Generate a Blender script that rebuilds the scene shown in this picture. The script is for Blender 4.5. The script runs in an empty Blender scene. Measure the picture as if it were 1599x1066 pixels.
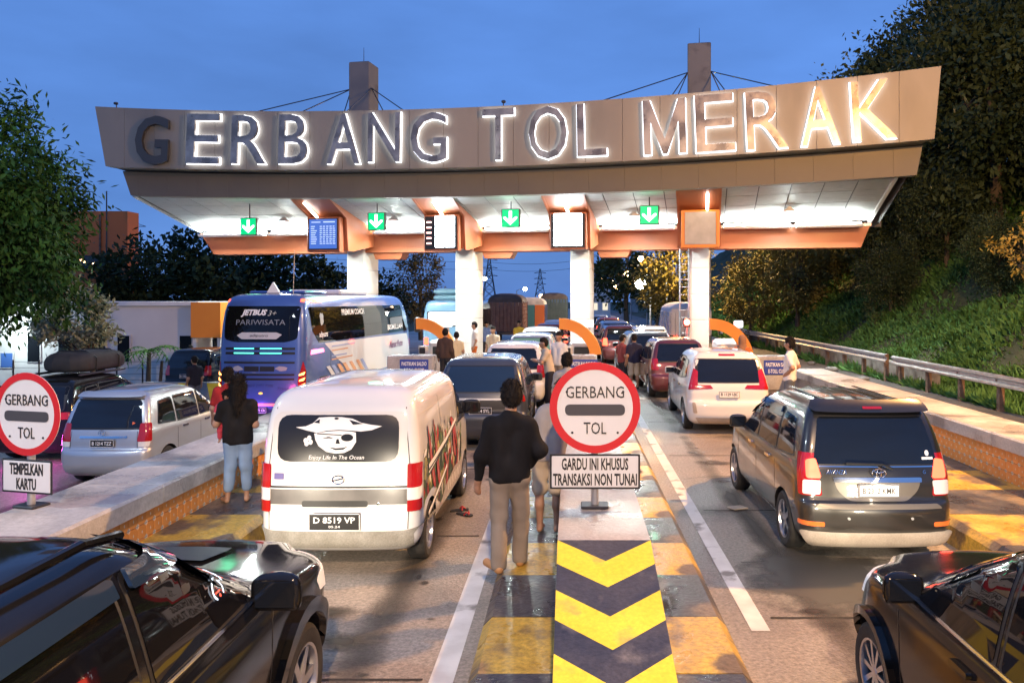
import bpy, bmesh, math, random
import numpy as np
from mathutils import Vector, Matrix
from mathutils.bvhtree import BVHTree
R = math.radians
PI = math.pi
rng = np.random.default_rng(7)
random.seed(7)
SC = bpy.context.scene
COL = SC.collection

# ------------------------------------------------------------------ camera
cam_d = bpy.data.cameras.new('camera')
cam = bpy.data.objects.new('camera', cam_d)
COL.objects.link(cam)
cam.location = (0, 0, 2.8)
cam.rotation_euler = (R(90), 0, 0)
cam_d.lens = 27.02
cam_d.sensor_width = 36
cam_d.shift_x = -93.5 / 1599
cam_d.shift_y = -65 / 1599
cam_d.clip_end = 2000
SC.camera = cam

# ------------------------------------------------------------------ world: dusk sky
W = bpy.data.worlds.new('World')
SC.world = W
W.use_nodes = True
nt = W.node_tree
for n in list(nt.nodes):
    nt.nodes.remove(n)
w_out = nt.nodes.new('ShaderNodeOutputWorld')
w_bg = nt.nodes.new('ShaderNodeBackground')
w_sky = nt.nodes.new('ShaderNodeTexSky')
w_sky.sky_type = 'NISHITA'
w_sky.sun_disc = False
w_sky.sun_elevation = R(2.0)
w_sky.sun_rotation = R(75)
w_sky.air_density = 1.0
w_sky.dust_density = 1.0
w_sky.ozone_density = 3.5
w_tc = nt.nodes.new('ShaderNodeTexCoord')
w_map = nt.nodes.new('ShaderNodeMapping')
w_map.inputs['Scale'].default_value = (1.0, 1.0, 3.2)
w_noise = nt.nodes.new('ShaderNodeTexNoise')
w_noise.inputs['Scale'].default_value = 2.2
w_noise.inputs['Detail'].default_value = 9
w_ramp = nt.nodes.new('ShaderNodeMapRange')
w_ramp.inputs['From Min'].default_value = 0.35
w_ramp.inputs['From Max'].default_value = 0.75
w_ramp.inputs["To Min"].default_value = 0.84
w_ramp.inputs['To Max'].default_value = 1.26
w_mul = nt.nodes.new('ShaderNodeVectorMath')
w_mul.operation = 'SCALE'
w_tint = nt.nodes.new('ShaderNodeMix')
w_tint.data_type = 'RGBA'
w_tint.blend_type = 'MULTIPLY'
w_tint.inputs[0].default_value = 1.0
w_tint.inputs[7].default_value = (0.80, 0.92, 1.25, 1)
nt.links.new(w_tc.outputs['Generated'], w_map.inputs['Vector'])
nt.links.new(w_map.outputs[0], w_noise.inputs['Vector'])
nt.links.new(w_noise.outputs['Fac'], w_ramp.inputs['Value'])
nt.links.new(w_sky.outputs[0], w_tint.inputs[6])
w_blue = nt.nodes.new('ShaderNodeMix')      # thin overcast at dusk evens the sky out towards one blue
w_blue.data_type = 'RGBA'
w_blue.inputs[0].default_value = 0.62
w_blue.inputs[7].default_value = (1.15, 2.7, 7.2, 1)
nt.links.new(w_tint.outputs[2], w_blue.inputs[6])
nt.links.new(w_blue.outputs[2], w_mul.inputs[0])
nt.links.new(w_ramp.outputs[0], w_mul.inputs['Scale'])
nt.links.new(w_mul.outputs[0], w_bg.inputs['Color'])
nt.links.new(w_bg.outputs[0], w_out.inputs['Surface'])
w_bg.inputs['Strength'].default_value = 0.15

SC.view_settings.view_transform = 'Standard'
SC.view_settings.look = 'None'
SC.view_settings.exposure = 0.0
SC.view_settings.gamma = 1.0
SC.cycles.use_denoising = True
SC.cycles.max_bounces = 6
SC.cycles.diffuse_bounces = 3
SC.cycles.glossy_bounces = 3
SC.cycles.sample_clamp_indirect = 4.0
SC.cycles.caustics_reflective = False
SC.cycles.caustics_refractive = False

# ------------------------------------------------------------------ helpers
def link(o, parent=None):
    COL.objects.link(o)
    if parent is not None:
        o.parent = parent
    return o

def tag(o, label=None, cat=None, group=None, kind=None):
    if label: o['label'] = label
    if cat: o['category'] = cat
    if group: o['group'] = group
    if kind: o['kind'] = kind
    return o

def thing(name, label, cat, loc=(0, 0, 0), rotz=0.0, group=None):
    o = bpy.data.objects.new(name, None)
    o.empty_display_size = 0.2
    link(o)
    o.location = loc
    o.rotation_euler = (0, 0, rotz)
    return tag(o, label, cat, group)

class MB:
    """collects polygons of one mesh"""
    def __init__(s):
        s.v = []; s.f = []; s.m = []; s.mi = 0
    def add(s, vs, fs):
        b = len(s.v)
        s.v.extend([tuple(p) for p in vs])
        for f in fs:
            s.f.append(tuple(b + i for i in f)); s.m.append(s.mi)
        return s
    def mat(s, i):
        s.mi = i; return s
    def box(s, c, size, rz=0.0, M=None):
        hx, hy, hz = size[0] / 2, size[1] / 2, size[2] / 2
        vs = [Vector((x, y, z)) for x in (-hx, hx) for y in (-hy, hy) for z in (-hz, hz)]
        if rz:
            Q = Matrix.Rotation(rz, 3, 'Z'); vs = [Q @ p for p in vs]
        if M is not None:
            vs = [M @ p for p in vs]
        c = Vector(c)
        vs = [p + c for p in vs]
        return s.add(vs, [(0, 1, 3, 2), (4, 6, 7, 5), (0, 4, 5, 1), (2, 3, 7, 6), (0, 2, 6, 4), (1, 5, 7, 3)])
    def bbox(s, x0, x1, y0, y1, z0, z1):
        return s.box(((x0 + x1) / 2, (y0 + y1) / 2, (z0 + z1) / 2), (x1 - x0, y1 - y0, z1 - z0))
    def rbox(s, c, size, b=0.02, rz=0.0):
        """box with chamfered vertical and horizontal edges"""
        hx, hy, hz = size[0] / 2, size[1] / 2, size[2] / 2
        b = min(b, hx * .9, hy * .9, hz * .9)
        def ring(ix, z):
            x, y = hx - ix, hy - ix
            return [(-x + b, -y, z), (x - b, -y, z), (x, -y + b, z), (x, y - b, z), (x - b, y, z), (-x + b, y, z), (-x, y - b, z), (-x, -y + b, z)]
        rs = [ring(b, -hz), ring(0, -hz + b), ring(0, hz - b), ring(b, hz)]
        Q = Matrix.Rotation(rz, 3, 'Z'); c = Vector(c)
        vs = [Q @ Vector(p) + c for r in rs for p in r]
        fs = [tuple(range(7, -1, -1)), tuple(range(24, 32))]
        for k in range(3):
            for i in range(8):
                j = (i + 1) % 8
                fs.append((k * 8 + i, k * 8 + j, k * 8 + 8 + j, k * 8 + 8 + i))
        return s.add(vs, fs)
    def tube(s, p0, p1, r0, r1=None, n=8, cap=True):
        r1 = r0 if r1 is None else r1
        p0 = Vector(p0); p1 = Vector(p1)
        d = (p1 - p0)
        if d.length < 1e-6: return s
        d.normalize()
        a = d.orthogonal().normalized(); b = d.cross(a)
        vs = []
        for p, r in ((p0, r0), (p1, r1)):
            for i in range(n):
                t = 2 * PI * i / n
                vs.append(p + (a * math.cos(t) + b * math.sin(t)) * r)
        fs = [(i, (i + 1) % n, n + (i + 1) % n, n + i) for i in range(n)]
        if cap:
            fs += [tuple(range(n - 1, -1, -1)), tuple(range(n, 2 * n))]
        return s.add(vs, fs)
    def path(s, pts, r, n=6):
        for a, b in zip(pts[:-1], pts[1:]):
            s.tube(a, b, r, r, n)
        return s
    def lathe(s, prof, axis='Y', n=24, c=(0, 0, 0), cap=True):
        """prof: list of (radius, offset along axis)"""
        vs = []
        for r, h in prof:
            for i in range(n):
                t = 2 * PI * i / n
                q = (r * math.cos(t), r * math.sin(t))
                p = {'Y': (q[0], h, q[1]), 'Z': (q[0], q[1], h), 'X': (h, q[0], q[1])}[axis]
                vs.append((p[0] + c[0], p[1] + c[1], p[2] + c[2]))
        fs = []
        for k in range(len(prof) - 1):
            for i in range(n):
                j = (i + 1) % n
                fs.append((k * n + i, k * n + j, (k + 1) * n + j, (k + 1) * n + i))
        if cap and prof[0][0] > 1e-5: fs.append(tuple(range(n - 1, -1, -1)))
        if cap and prof[-1][0] > 1e-5: fs.append(tuple((len(prof) - 1) * n + i for i in range(n)))
        return s.add(vs, fs)
    def prism(s, poly, a, b, axis='Y'):
        """2D polygon extruded from a to b; poly is (x,z) for Y, (x,y) for Z, (y,z) for X"""
        def P(q, h):
            return {'Y': (q[0], h, q[1]), 'Z': (q[0], q[1], h), 'X': (h, q[0], q[1])}[axis]
        n = len(poly)
        vs = [P(q, a) for q in poly] + [P(q, b) for q in poly]
        fs = [tuple(range(n - 1, -1, -1)), tuple(range(n, 2 * n))] + [(i, (i + 1) % n, n + (i + 1) % n, n + i) for i in range(n)]
        return s.add(vs, fs)
    def mesh(s, name, mats, smooth=None, fix=True):
        me = bpy.data.meshes.new(name)
        me.from_pydata(s.v, [], s.f)
        for m in (mats if isinstance(mats, (list, tuple)) else [mats]):
            me.materials.append(m)
        if any(s.m):
            me.polygons.foreach_set('material_index', s.m)
        if fix:
            bm = bmesh.new(); bm.from_mesh(me)
            bmesh.ops.recalc_face_normals(bm, faces=bm.faces)
            bm.to_mesh(me); bm.free()
        if smooth is not None:
            me.polygons.foreach_set('use_smooth', [True] * len(me.polygons))
            me.set_sharp_from_angle(angle=R(smooth))
        me.update()
        return me
    def build(s, name, mats, parent=None, smooth=None, loc=None, rot=None, fix=True):
        o = bpy.data.objects.new(name, s.mesh(name, mats, smooth, fix))
        link(o, parent)
        if loc is not None: o.location = loc
        if rot is not None: o.rotation_euler = rot
        return o

def inst(name, me, parent=None, loc=(0, 0, 0), rot=(0, 0, 0), scale=(1, 1, 1)):
    o = bpy.data.objects.new(name, me)
    link(o, parent)
    o.location = loc; o.rotation_euler = rot; o.scale = scale
    return o

def np_mesh(name, verts, faces, mats, smooth=False, matidx=None):
    verts = np.asarray(verts, dtype=np.float32); faces = np.asarray(faces, dtype=np.int32)
    me = bpy.data.meshes.new(name)
    k = faces.shape[1]
    me.vertices.add(len(verts)); me.vertices.foreach_set('co', verts.ravel())
    me.loops.add(faces.size); me.loops.foreach_set('vertex_index', faces.ravel())
    me.polygons.add(len(faces))
    me.polygons.foreach_set('loop_start', np.arange(0, faces.size, k, dtype=np.int32))
    if matidx is not None: me.polygons.foreach_set('material_index', np.asarray(matidx, dtype=np.int32))
    if smooth: me.polygons.foreach_set('use_smooth', np.ones(len(faces), dtype=bool))
    for m in (mats if isinstance(mats, (list, tuple)) else [mats]): me.materials.append(m)
    me.update(calc_edges=True)
    return me

def copy_tree(o, parent=None):
    c = o.copy(); COL.objects.link(c); c.parent = parent
    for ch in list(o.children):
        copy_tree(ch, c)
    return c

# ------------------------------------------------------------------ materials
MATS = {}
def mat(name, col=(.5, .5, .5), rough=.5, metal=0.0, emit=None, es=0.0, coat=0.0, spec=None, alpha=None):
    if name in MATS: return MATS[name]
    m = bpy.data.materials.new(name); m.use_nodes = True
    b = m.node_tree.nodes['Principled BSDF']
    b.inputs['Base Color'].default_value = (*col, 1)
    b.inputs['Roughness'].default_value = rough
    b.inputs['Metallic'].default_value = metal
    if coat:
        b.inputs['Coat Weight'].default_value = coat
        b.inputs['Coat Roughness'].default_value = 0.04
    if spec is not None: b.inputs['Specular IOR Level'].default_value = spec
    if emit:
        b.inputs['Emission Color'].default_value = (*emit, 1)
        b.inputs['Emission Strength'].default_value = es
    MATS[name] = m
    return m

def noisy(name, c1, c2, scale=4.0, rough=(.5, .8), bump=0.0, bscale=40.0, metal=0.0, contrast=(.35, .65), coat=0.0, detail=5, coords='Object', stretch=(1, 1, 1), c3=None, s3=1.0, t3=(.55, .62), grain=0.0, gscale=60.0):
    """two colours mixed by noise (plus an optional third as stains), roughness varied by the same noise, fine bump"""
    if name in MATS: return MATS[name]
    m = bpy.data.materials.new(name); m.use_nodes = True
    t = m.node_tree; N = t.nodes; L = t.links
    b = N['Principled BSDF']
    tc = N.new('ShaderNodeTexCoord'); mp = N.new('ShaderNodeMapping')
    mp.inputs['Scale'].default_value = stretch
    L.new(tc.outputs[coords], mp.inputs['Vector'])
    n1 = N.new('ShaderNodeTexNoise'); n1.inputs['Scale'].default_value = scale; n1.inputs['Detail'].default_value = detail
    L.new(mp.outputs[0], n1.inputs['Vector'])
    r = N.new('ShaderNodeMapRange'); r.inputs['From Min'].default_value = contrast[0]; r.inputs['From Max'].default_value = contrast[1]
    L.new(n1.outputs['Fac'], r.inputs['Value'])
    mx = N.new('ShaderNodeMix'); mx.data_type = 'RGBA'
    mx.inputs[6].default_value = (*c1, 1); mx.inputs[7].default_value = (*c2, 1)
    L.new(r.outputs[0], mx.inputs[0])
    out = mx.outputs[2]
    rr = N.new('ShaderNodeMapRange'); rr.inputs['To Min'].default_value = rough[0]; rr.inputs['To Max'].default_value = rough[1]
    L.new(r.outputs[0], rr.inputs['Value'])
    if c3 is not None:
        n3 = N.new('ShaderNodeTexNoise'); n3.inputs['Scale'].default_value = s3; n3.inputs['Detail'].default_value = 6
        L.new(mp.outputs[0], n3.inputs['Vector'])
        r3 = N.new('ShaderNodeMapRange'); r3.inputs['From Min'].default_value = t3[0]; r3.inputs['From Max'].default_value = t3[1]
        L.new(n3.outputs['Fac'], r3.inputs['Value'])
        m3 = N.new('ShaderNodeMix'); m3.data_type = 'RGBA'
        L.new(r3.outputs[0], m3.inputs[0]); L.new(out, m3.inputs[6]); m3.inputs[7].default_value = (*c3, 1)
        out = m3.outputs[2]
    if grain:
        ng = N.new('ShaderNodeTexNoise'); ng.inputs['Scale'].default_value = gscale; ng.inputs['Detail'].default_value = 3; ng.inputs['Roughness'].default_value = .7
        L.new(mp.outputs[0], ng.inputs['Vector'])
        rg = N.new('ShaderNodeMapRange'); rg.inputs['From Min'].default_value = .3; rg.inputs['From Max'].default_value = .7; rg.inputs['To Min'].default_value = 1 - grain; rg.inputs['To Max'].default_value = 1 + grain
        L.new(ng.outputs['Fac'], rg.inputs['Value'])
        vg = N.new('ShaderNodeVectorMath'); vg.operation = 'SCALE'
        L.new(out, vg.inputs[0]); L.new(rg.outputs[0], vg.inputs['Scale']); out = vg.outputs[0]
    L.new(out, b.inputs['Base Color']); L.new(rr.outputs[0], b.inputs['Roughness'])
    b.inputs['Metallic'].default_value = metal
    if coat: b.inputs['Coat Weight'].default_value = coat
    if bump:
        nb = N.new('ShaderNodeTexNoise'); nb.inputs['Scale'].default_value = bscale; nb.inputs['Detail'].default_value = 4
        L.new(mp.outputs[0], nb.inputs['Vector'])
        bp = N.new('ShaderNodeBump'); bp.inputs['Strength'].default_value = bump; bp.inputs['Distance'].default_value = 0.02
        L.new(nb.outputs['Fac'], bp.inputs['Height']); L.new(bp.outputs[0], b.inputs['Normal'])
    MATS[name] = m
    return m

def emis(name, col, s, base=(.02, .02, .02)):
    return mat(name, base, .4, emit=col, es=s)

def text_mesh(name, s, size, mats, extrude=0.0, bold=0.0, align='CENTER', width=None, res=2, shear=0.0):
    """flat lettering in the XZ plane, reading along +X, facing -Y; centred"""
    cu = bpy.data.curves.new('lettering', 'FONT')
    cu.body = s; cu.size = size; cu.extrude = extrude; cu.offset = bold
    cu.align_x = align; cu.align_y = 'CENTER'; cu.resolution_u = res; cu.shear = shear
    cu.space_line = .95
    ob = bpy.data.objects.new('lettering', cu)
    me = bpy.data.meshes.new_from_object(ob)
    bpy.data.objects.remove(ob); bpy.data.curves.remove(cu)
    me.name = name
    co = np.zeros(len(me.vertices) * 3, dtype=np.float32); me.vertices.foreach_get('co', co); co = co.reshape(-1, 3)
    if len(co):
        x0, x1 = co[:, 0].min(), co[:, 0].max(); y0, y1 = co[:, 1].min(), co[:, 1].max()
        co[:, 1] -= (y0 + y1) / 2
        if align == 'CENTER': co[:, 0] -= (x0 + x1) / 2
        if width: co[:, 0] *= width / (x1 - x0)
        co = np.stack([co[:, 0], -co[:, 2], co[:, 1]], 1)
        me.vertices.foreach_set('co', co.ravel())
    me.materials.clear()
    for m in (mats if isinstance(mats, (list, tuple)) else [mats]): me.materials.append(m)
    me.update()
    return me

def lettering(parent, s, size, m, loc, rot=(0, 0, 0), extrude=.002, bold=0.0, width=None, name='lettering', shear=0.0, align='CENTER'):
    return inst(name, text_mesh(name, s, size, m, extrude, bold, width=width, shear=shear, align=align), parent, loc, rot)

def rpoly(pts, r, n=4):
    """polygon with rounded corners"""
    out = []
    k = len(pts)
    for i in range(k):
        p = Vector(pts[i]); a = Vector(pts[i - 1]); b = Vector(pts[(i + 1) % k])
        rr = r[i] if isinstance(r, (list, tuple)) else r
        da = min(rr, (a - p).length * .45); db = min(rr, (b - p).length * .45)
        if rr <= 0: out.append(tuple(p)); continue
        s_ = p + (a - p).normalized() * da; e_ = p + (b - p).normalized() * db
        for j in range(n + 1):
            t = j / n
            q = s_ * (1 - t) ** 2 + p * 2 * t * (1 - t) + e_ * t * t
            out.append((q.x, q.y))
    return out

def gz(x):
    """ground height: the lanes on the west side lie lower"""
    if x > -5.4: return 0.0
    if x > -8.2: return -0.55 * (-5.4 - x) / 2.8
    return -0.55

def area_light(name, parent, loc, rot, sx, sy, power, col, spread=None):
    d = bpy.data.lights.new(name, 'AREA'); d.shape = 'RECTANGLE'; d.size = sx; d.size_y = sy
    d.energy = power; d.color = col
    if spread: d.spread = spread
    o = bpy.data.objects.new(name, d); link(o, parent); o.location = loc; o.rotation_euler = rot
    return o

def spot(name, parent, loc, target, power, col, angle=60, blend=.6, rad=.05):
    d = bpy.data.lights.new(name, 'SPOT'); d.energy = power; d.color = col; d.spot_size = R(angle); d.spot_blend = blend
    d.shadow_soft_size = rad
    o = bpy.data.objects.new(name, d); link(o, parent); o.location = loc
    v = Vector(target) - Vector(loc)
    o.rotation_euler = v.to_track_quat('-Z', 'Y').to_euler()
    return o

# shared materials
M_white = mat('white_paint', (.8, .8, .78), .45)
M_black = mat('black_plastic', (.012, .012, .013), .45)
M_dark = mat('dark_metal', (.05, .05, .055), .45, .6)
M_steel = noisy('galvanised_steel', (.34, .35, .36), (.48, .48, .49), 9, (.35, .6), .05, metal=.85)
M_rust = noisy('rusty_steel', (.10, .055, .03), (.19, .12, .08), 8, (.7, .9), .2)
M_chrome = mat('chrome', (.75, .75, .76), .12, 1.0)
M_rubber = noisy('tyre_rubber', (.012, .012, .012), (.03, .028, .026), 12, (.7, .9), .2)
M_alloy = mat('alloy', (.5, .5, .52), .28, .9)
M_glass = mat('tinted_glass', (.008, .010, .014), .04, 0, spec=.6)
M_glass2 = mat('blue_tinted_glass', (.015, .03, .06), .05, 0, spec=.7)
M_red_l = emis('tail_lamp_lit', (1, .06, .025), 9.0, (.4, .01, .01))
M_red_d = mat('tail_lamp_red', (.35, .008, .01), .12, coat=1)
M_clear = mat('clear_lens', (.7, .68, .66), .1, coat=1)
M_amber = mat('amber_lens', (.8, .16, .03), .15, coat=1)
M_text = mat('black_lettering', (.02, .02, .02), .5)
M_wtext = mat('white_lettering', (.8, .8, .8), .5)
# ================================================================== SETTING
M_road = noisy('concrete_road', (.19, .165, .14), (.32, .275, .235), .9, (.34, .62), .6, 45, contrast=(.28, .72), detail=12, c3=(.075, .068, .06), s3=.55, t3=(.54, .70), grain=.42, gscale=26)
M_asph = noisy('asphalt', (.05, .05, .052), (.085, .083, .08), 1.4, (.5, .75), .4, 70, detail=8)
M_soil = noisy('hill_soil', (.022, .032, .012), (.045, .055, .022), 1.1, (.9, 1), .8, 6, grain=.5, gscale=9)
M_line = noisy('worn_white_line', (.55, .53, .50), (.72, .71, .68), 3.0, (.45, .7), .15, 40, c3=(.22, .20, .18), s3=2.2, t3=(.58, .66))
M_conc = noisy('grey_concrete', (.30, .29, .275), (.40, .385, .365), 1.6, (.45, .75), .15, 35, detail=8, c3=(.17, .16, .155), s3=1.1, t3=(.58, .72), grain=.2, gscale=30)
M_cap = noisy('barrier_cap_concrete', (.33, .32, .31), (.45, .43, .41), 1.6, (.22, .6), .25, 40, detail=10, c3=(.17, .165, .165), s3=1.1, t3=(.54, .68), grain=.18, gscale=22)
M_kerb = noisy('dark_edge', (.03, .028, .027), (.07, .06, .055), 4, (.6, .9), .2)

def sheet(name, xs, y0, y1, m, dz=0.0, ny=2):
    mb = MB()
    ys = [y0 + (y1 - y0) * i / (ny - 1) for i in range(ny)]
    vs = [(x, y, gz(x) + dz) for y in ys for x in xs]
    n = len(xs)
    fs = [(j * n + i, j * n + i + 1, (j + 1) * n + i + 1, (j + 1) * n + i) for j in range(ny - 1) for i in range(n - 1)]
    mb.add(vs, fs)
    return mb.build(name, m)

tag(sheet('ground', (-420, -60, -30, -8.2, -5.4, 0, 12, 60, 420), -40, 900, M_soil, -.03), 'dark ground stretching to the horizon', kind='structure')
tag(sheet('road', (-17, -12, -8.2, -7, -5.4, -3, 0, 3, 5, 7.3), -20, 240, M_road), 'worn beige concrete road of the toll lanes', kind='structure')
tag(sheet('side_road', (7.3, 9, 10.3, 10.9), -20, 240, M_asph, .004), 'dark asphalt strip beside the steel guardrail', kind='structure')

def strip(name, x0, x1, y0, y1, z=.004, m=M_line):
    mb = MB(); mb.add([(x0, y0, gz(x0) + z), (x1, y0, gz(x1) + z), (x1, y1, gz(x1) + z), (x0, y1, gz(x0) + z)], [(0, 1, 2, 3)])
    return tag(mb.build(name, m), kind='structure')
strip('lane_line', -1.05, -.87, 2.0, 26)
strip('lane_line', 1.52, 1.68, 6.5, 26)
strip('lane_line', 7.0, 7.16, 6, 60, .008)
strip('lane_line', -6.4, -6.25, 3, 19, .006)
M_joint = mat('joint_tar', (.025, .022, .02), .8)
for yj in (6.75, 10.2, 13.8, 17.6, 21.5):
    strip('road_joint', 1.75, 4.3, yj, yj + .035, .005, M_joint)
    strip('road_joint', -3.5, -1.1, yj - 1.1, yj - 1.07, .005, M_joint)
def soft(name, c, rough, edge=(.12, .5), nz=5):
    m = mat(name, c, rough); t = m.node_tree; N = t.nodes; L = t.links
    tc = N.new('ShaderNodeTexCoord'); sb = N.new('ShaderNodeVectorMath'); sb.operation = 'SUBTRACT'; sb.inputs[1].default_value = (.5, .5, 0)
    L.new(tc.outputs['Generated'], sb.inputs[0])
    sx = N.new('ShaderNodeSeparateXYZ'); L.new(sb.outputs[0], sx.inputs[0])
    cb = N.new('ShaderNodeCombineXYZ'); L.new(sx.outputs[0], cb.inputs[0]); L.new(sx.outputs[1], cb.inputs[1])
    ln = N.new('ShaderNodeVectorMath'); ln.operation = 'LENGTH'; L.new(cb.outputs[0], ln.inputs[0])
    nz_ = N.new('ShaderNodeTexNoise'); nz_.inputs['Scale'].default_value = nz; nz_.inputs['Detail'].default_value = 6; L.new(tc.outputs['Object'], nz_.inputs['Vector'])
    ad = N.new('ShaderNodeMath'); ad.operation = 'MULTIPLY_ADD'; ad.inputs[1].default_value = .5; L.new(nz_.outputs['Fac'], ad.inputs[0]); L.new(ln.outputs['Value'], ad.inputs[2])
    mr = N.new('ShaderNodeMapRange'); mr.inputs['From Min'].default_value = edge[0] + .25; mr.inputs['From Max'].default_value = edge[1] + .20; mr.inputs['To Min'].default_value = .85; mr.inputs['To Max'].default_value = 0
    L.new(ad.outputs[0], mr.inputs['Value']); L.new(mr.outputs[0], N['Principled BSDF'].inputs['Alpha'])
    return m
M_patch0 = noisy('tar_patch', (.045, .042, .04), (.10, .092, .085), 2.2, (.25, .55), .3, 60)
def patch(name, cx, cy, rx, ry, m, seed):
    r_ = random.Random(seed); mb = MB(); n = 26
    ph = [r_.uniform(.75, 1.15) for _ in range(n)]
    ph = [(ph[i - 1] + ph[i] + ph[(i + 1) % n]) / 3 for i in range(n)]
    mb.add([(cx + rx * ph[i] * math.cos(2 * PI * i / n), cy + ry * ph[i] * math.sin(2 * PI * i / n), gz(cx) + .006 + .001 * (seed % 5)) for i in range(n)], [tuple(range(n))])
    return tag(mb.build(name, m), kind='structure')
M_patch = soft('tar_patch_soft', (.06, .055, .05), .4, (.25, .5), 3)
M_oil = soft('oil_stain', (.03, .027, .025), .3, (.05, .45), 4)
M_track = soft('tyre_track', (.055, .048, .042), .5, (.0, .46), 1.2)
for i, (x, y, rx, ry) in enumerate(((2.25, 9.5, .26, 8), (3.75, 8.5, .28, 9), (-3.05, 7.5, .26, 8), (-1.65, 8.0, .26, 8.5), (2.3, 22, .3, 9), (-1.7, 20, .3, 9), (-7.2, 9, .3, 9), (-9.0, 10, .3, 9))):
    patch('tyre_track', x, y, rx, ry, M_track, 30 + i)
rq = random.Random(77)
for i in range(26):
    x = rq.choice((rq.uniform(1.9, 4.1), rq.uniform(-3.4, -1.2), rq.uniform(-3.4, -1.2))); y = rq.uniform(4.5, 15)
    patch('oil_drip', x, y, rq.uniform(.03, .16), rq.uniform(.03, .14), M_oil, 50 + i * 5 + rq.randint(0, 4))
def crack(x, y, n, dx, dy, seed):
    r_ = random.Random(seed); mb = MB(); p = Vector((x, y)); ang = math.atan2(dy, dx); pts = [p.copy()]
    for k in range(n):
        ang += r_.uniform(-.5, .5) * .7; ang = ang * .85 + math.atan2(dy, dx) * .15
        p = p + Vector((math.cos(ang), math.sin(ang))) * r_.uniform(.06, .16); pts.append(p.copy())
    for a, b in zip(pts[:-1], pts[1:]):
        t_ = (b - a).normalized(); nn = Vector((-t_.y, t_.x)) * r_.uniform(.003, .008)
        mb.add([(a.x - nn.x, a.y - nn.y, .0055), (b.x - nn.x, b.y - nn.y, .0055), (b.x + nn.x, b.y + nn.y, .0055), (a.x + nn.x, a.y + nn.y, .0055)], [(0, 1, 2, 3)])
    return tag(mb.build('road_crack', M_joint), kind='structure')
for i, c in enumerate(((1.8, 8.2, 16, 1, .2), (2.0, 5.6, 12, 1, -.3), (-3.3, 6.4, 14, 1, .15), (-2.4, 5.2, 10, .3, 1), (1.75, 12.0, 18, 1, .1), (3.2, 6.6, 9, .2, 1))): crack(*c, 100 + i)
patch('road_patch', 2.55, 7.7, 1.0, 1.45, M_patch, 11)
patch('oil_stain', 2.15, 6.9, .22, .10, M_oil, 12)
patch('oil_stain', -2.3, 6.9, .7, .22, M_oil, 13)
patch('oil_stain', -1.9, 6.3, .5, .25, M_oil, 14)
patch('oil_stain', 2.1, 5.6, .16, .1, M_oil, 17)
patch('oil_stain', 2.5, 13.2, .5, .3, M_oil, 18)

# ------------------------------------------------------------------ toll islands
M_yel = noisy('worn_yellow_paint', (.46, .28, .04), (.58, .38, .065), 2.5, (.25, .6), .4, 30, detail=9, c3=(.13, .09, .06), s3=2.1, t3=(.50, .62), grain=.35, gscale=24)
M_nav = noisy('worn_navy_paint', (.035, .036, .045), (.075, .07, .075), 2.5, (.2, .55), .4, 30, detail=9, c3=(.17, .13, .095), s3=2.1, t3=(.52, .66), grain=.4, gscale=24)
M_yel2 = noisy('fresh_yellow_paint', (.76, .57, .03), (.82, .64, .05), 3, (.35, .5), .12, 30, detail=8, c3=(.42, .33, .10), s3=3.2, t3=(.60, .74), grain=.12, gscale=30)
M_nav2 = noisy('fresh_navy_paint', (.032, .035, .05), (.05, .052, .07), 3, (.35, .5), .12, 30, detail=8, c3=(.14, .13, .13), s3=3.6, t3=(.60, .76), grain=.3, gscale=30)
def island(label, x0, x1, y0, y1, h, pitch, first=0):
    t = thing('toll_island', label, 'traffic island', ((x0 + x1) / 2, y0, 0))
    w = x1 - x0; n = int((y1 - y0) / pitch)
    nb = min(n, 26)
    zb = gz((x0 + x1) / 2)
    for half in (0, 1):
        pm = []
        for c in (0, 1):
            mb = MB(); hw = w / 2 - .004
            b = .07
            xs = (-hw, 0) if half == 0 else (.004, hw)
            # kerb profile, sloped outer edge
            if half == 0: prof = [(-hw - .03, zb - .05), (-hw, h - b), (-hw + b, h), (0, h), (0, zb - .05)]
            else: prof = [(.004, zb - .05), (.004, h), (hw - b, h), (hw, h - b), (hw + .03, zb - .05)]
            mb.prism(prof, .004, pitch - .004, 'Y')
            pm.append(mb.mesh('kerb_block', M_yel if c else M_nav))
        for i in range(nb):
            o = inst('kerb_block', pm[(i + first) % 2], t, (0, i * pitch, random.uniform(-.004, .004)))
    if n > nb:
        mb = MB(); mb.bbox(-w / 2, w / 2, nb * pitch + .01, n * pitch, zb - .05, h)
        mb.build('island_slab', M_conc, t)
    return t
IS_C = island('central striped island carrying the chevron block and round sign', -.71, 1.23, 2.4, 30, .28, .93, 0)
IS_L = island('striped island beside the white van and tiled barrier', -5.45, -3.58, 8.0, 30, .28, 1.02, 1)
IS_R = island('striped island beside the black minivan under the tiled barrier', 4.35, 7.0, 5.6, 30, .28, 1.15, 1)

M_cyan = soft('green_reflection_tint', (.16, .42, .36), .25, (.05, .4), 7)  # teal tint painting the green lane signs' reflection onto the wet island
M_wet = soft('standing_water', (.03, .028, .028), .04, (.12, .42), 5)
def blot(parent, name, cx, cy, rx, ry, z, m, seed):
    r_ = random.Random(seed); mb = MB(); n = 22
    ph = [r_.uniform(.55, 1.2) for _ in range(n)]
    ph = [(ph[i - 1] + 2 * ph[i] + ph[(i + 1) % n]) / 4 for i in range(n)]
    mb.add([(cx + rx * ph[i] * math.cos(2 * PI * i / n), cy + ry * ph[i] * math.sin(2 * PI * i / n), z) for i in range(n)], [tuple(range(n))])
    return mb.build(name, m, parent)
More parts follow.
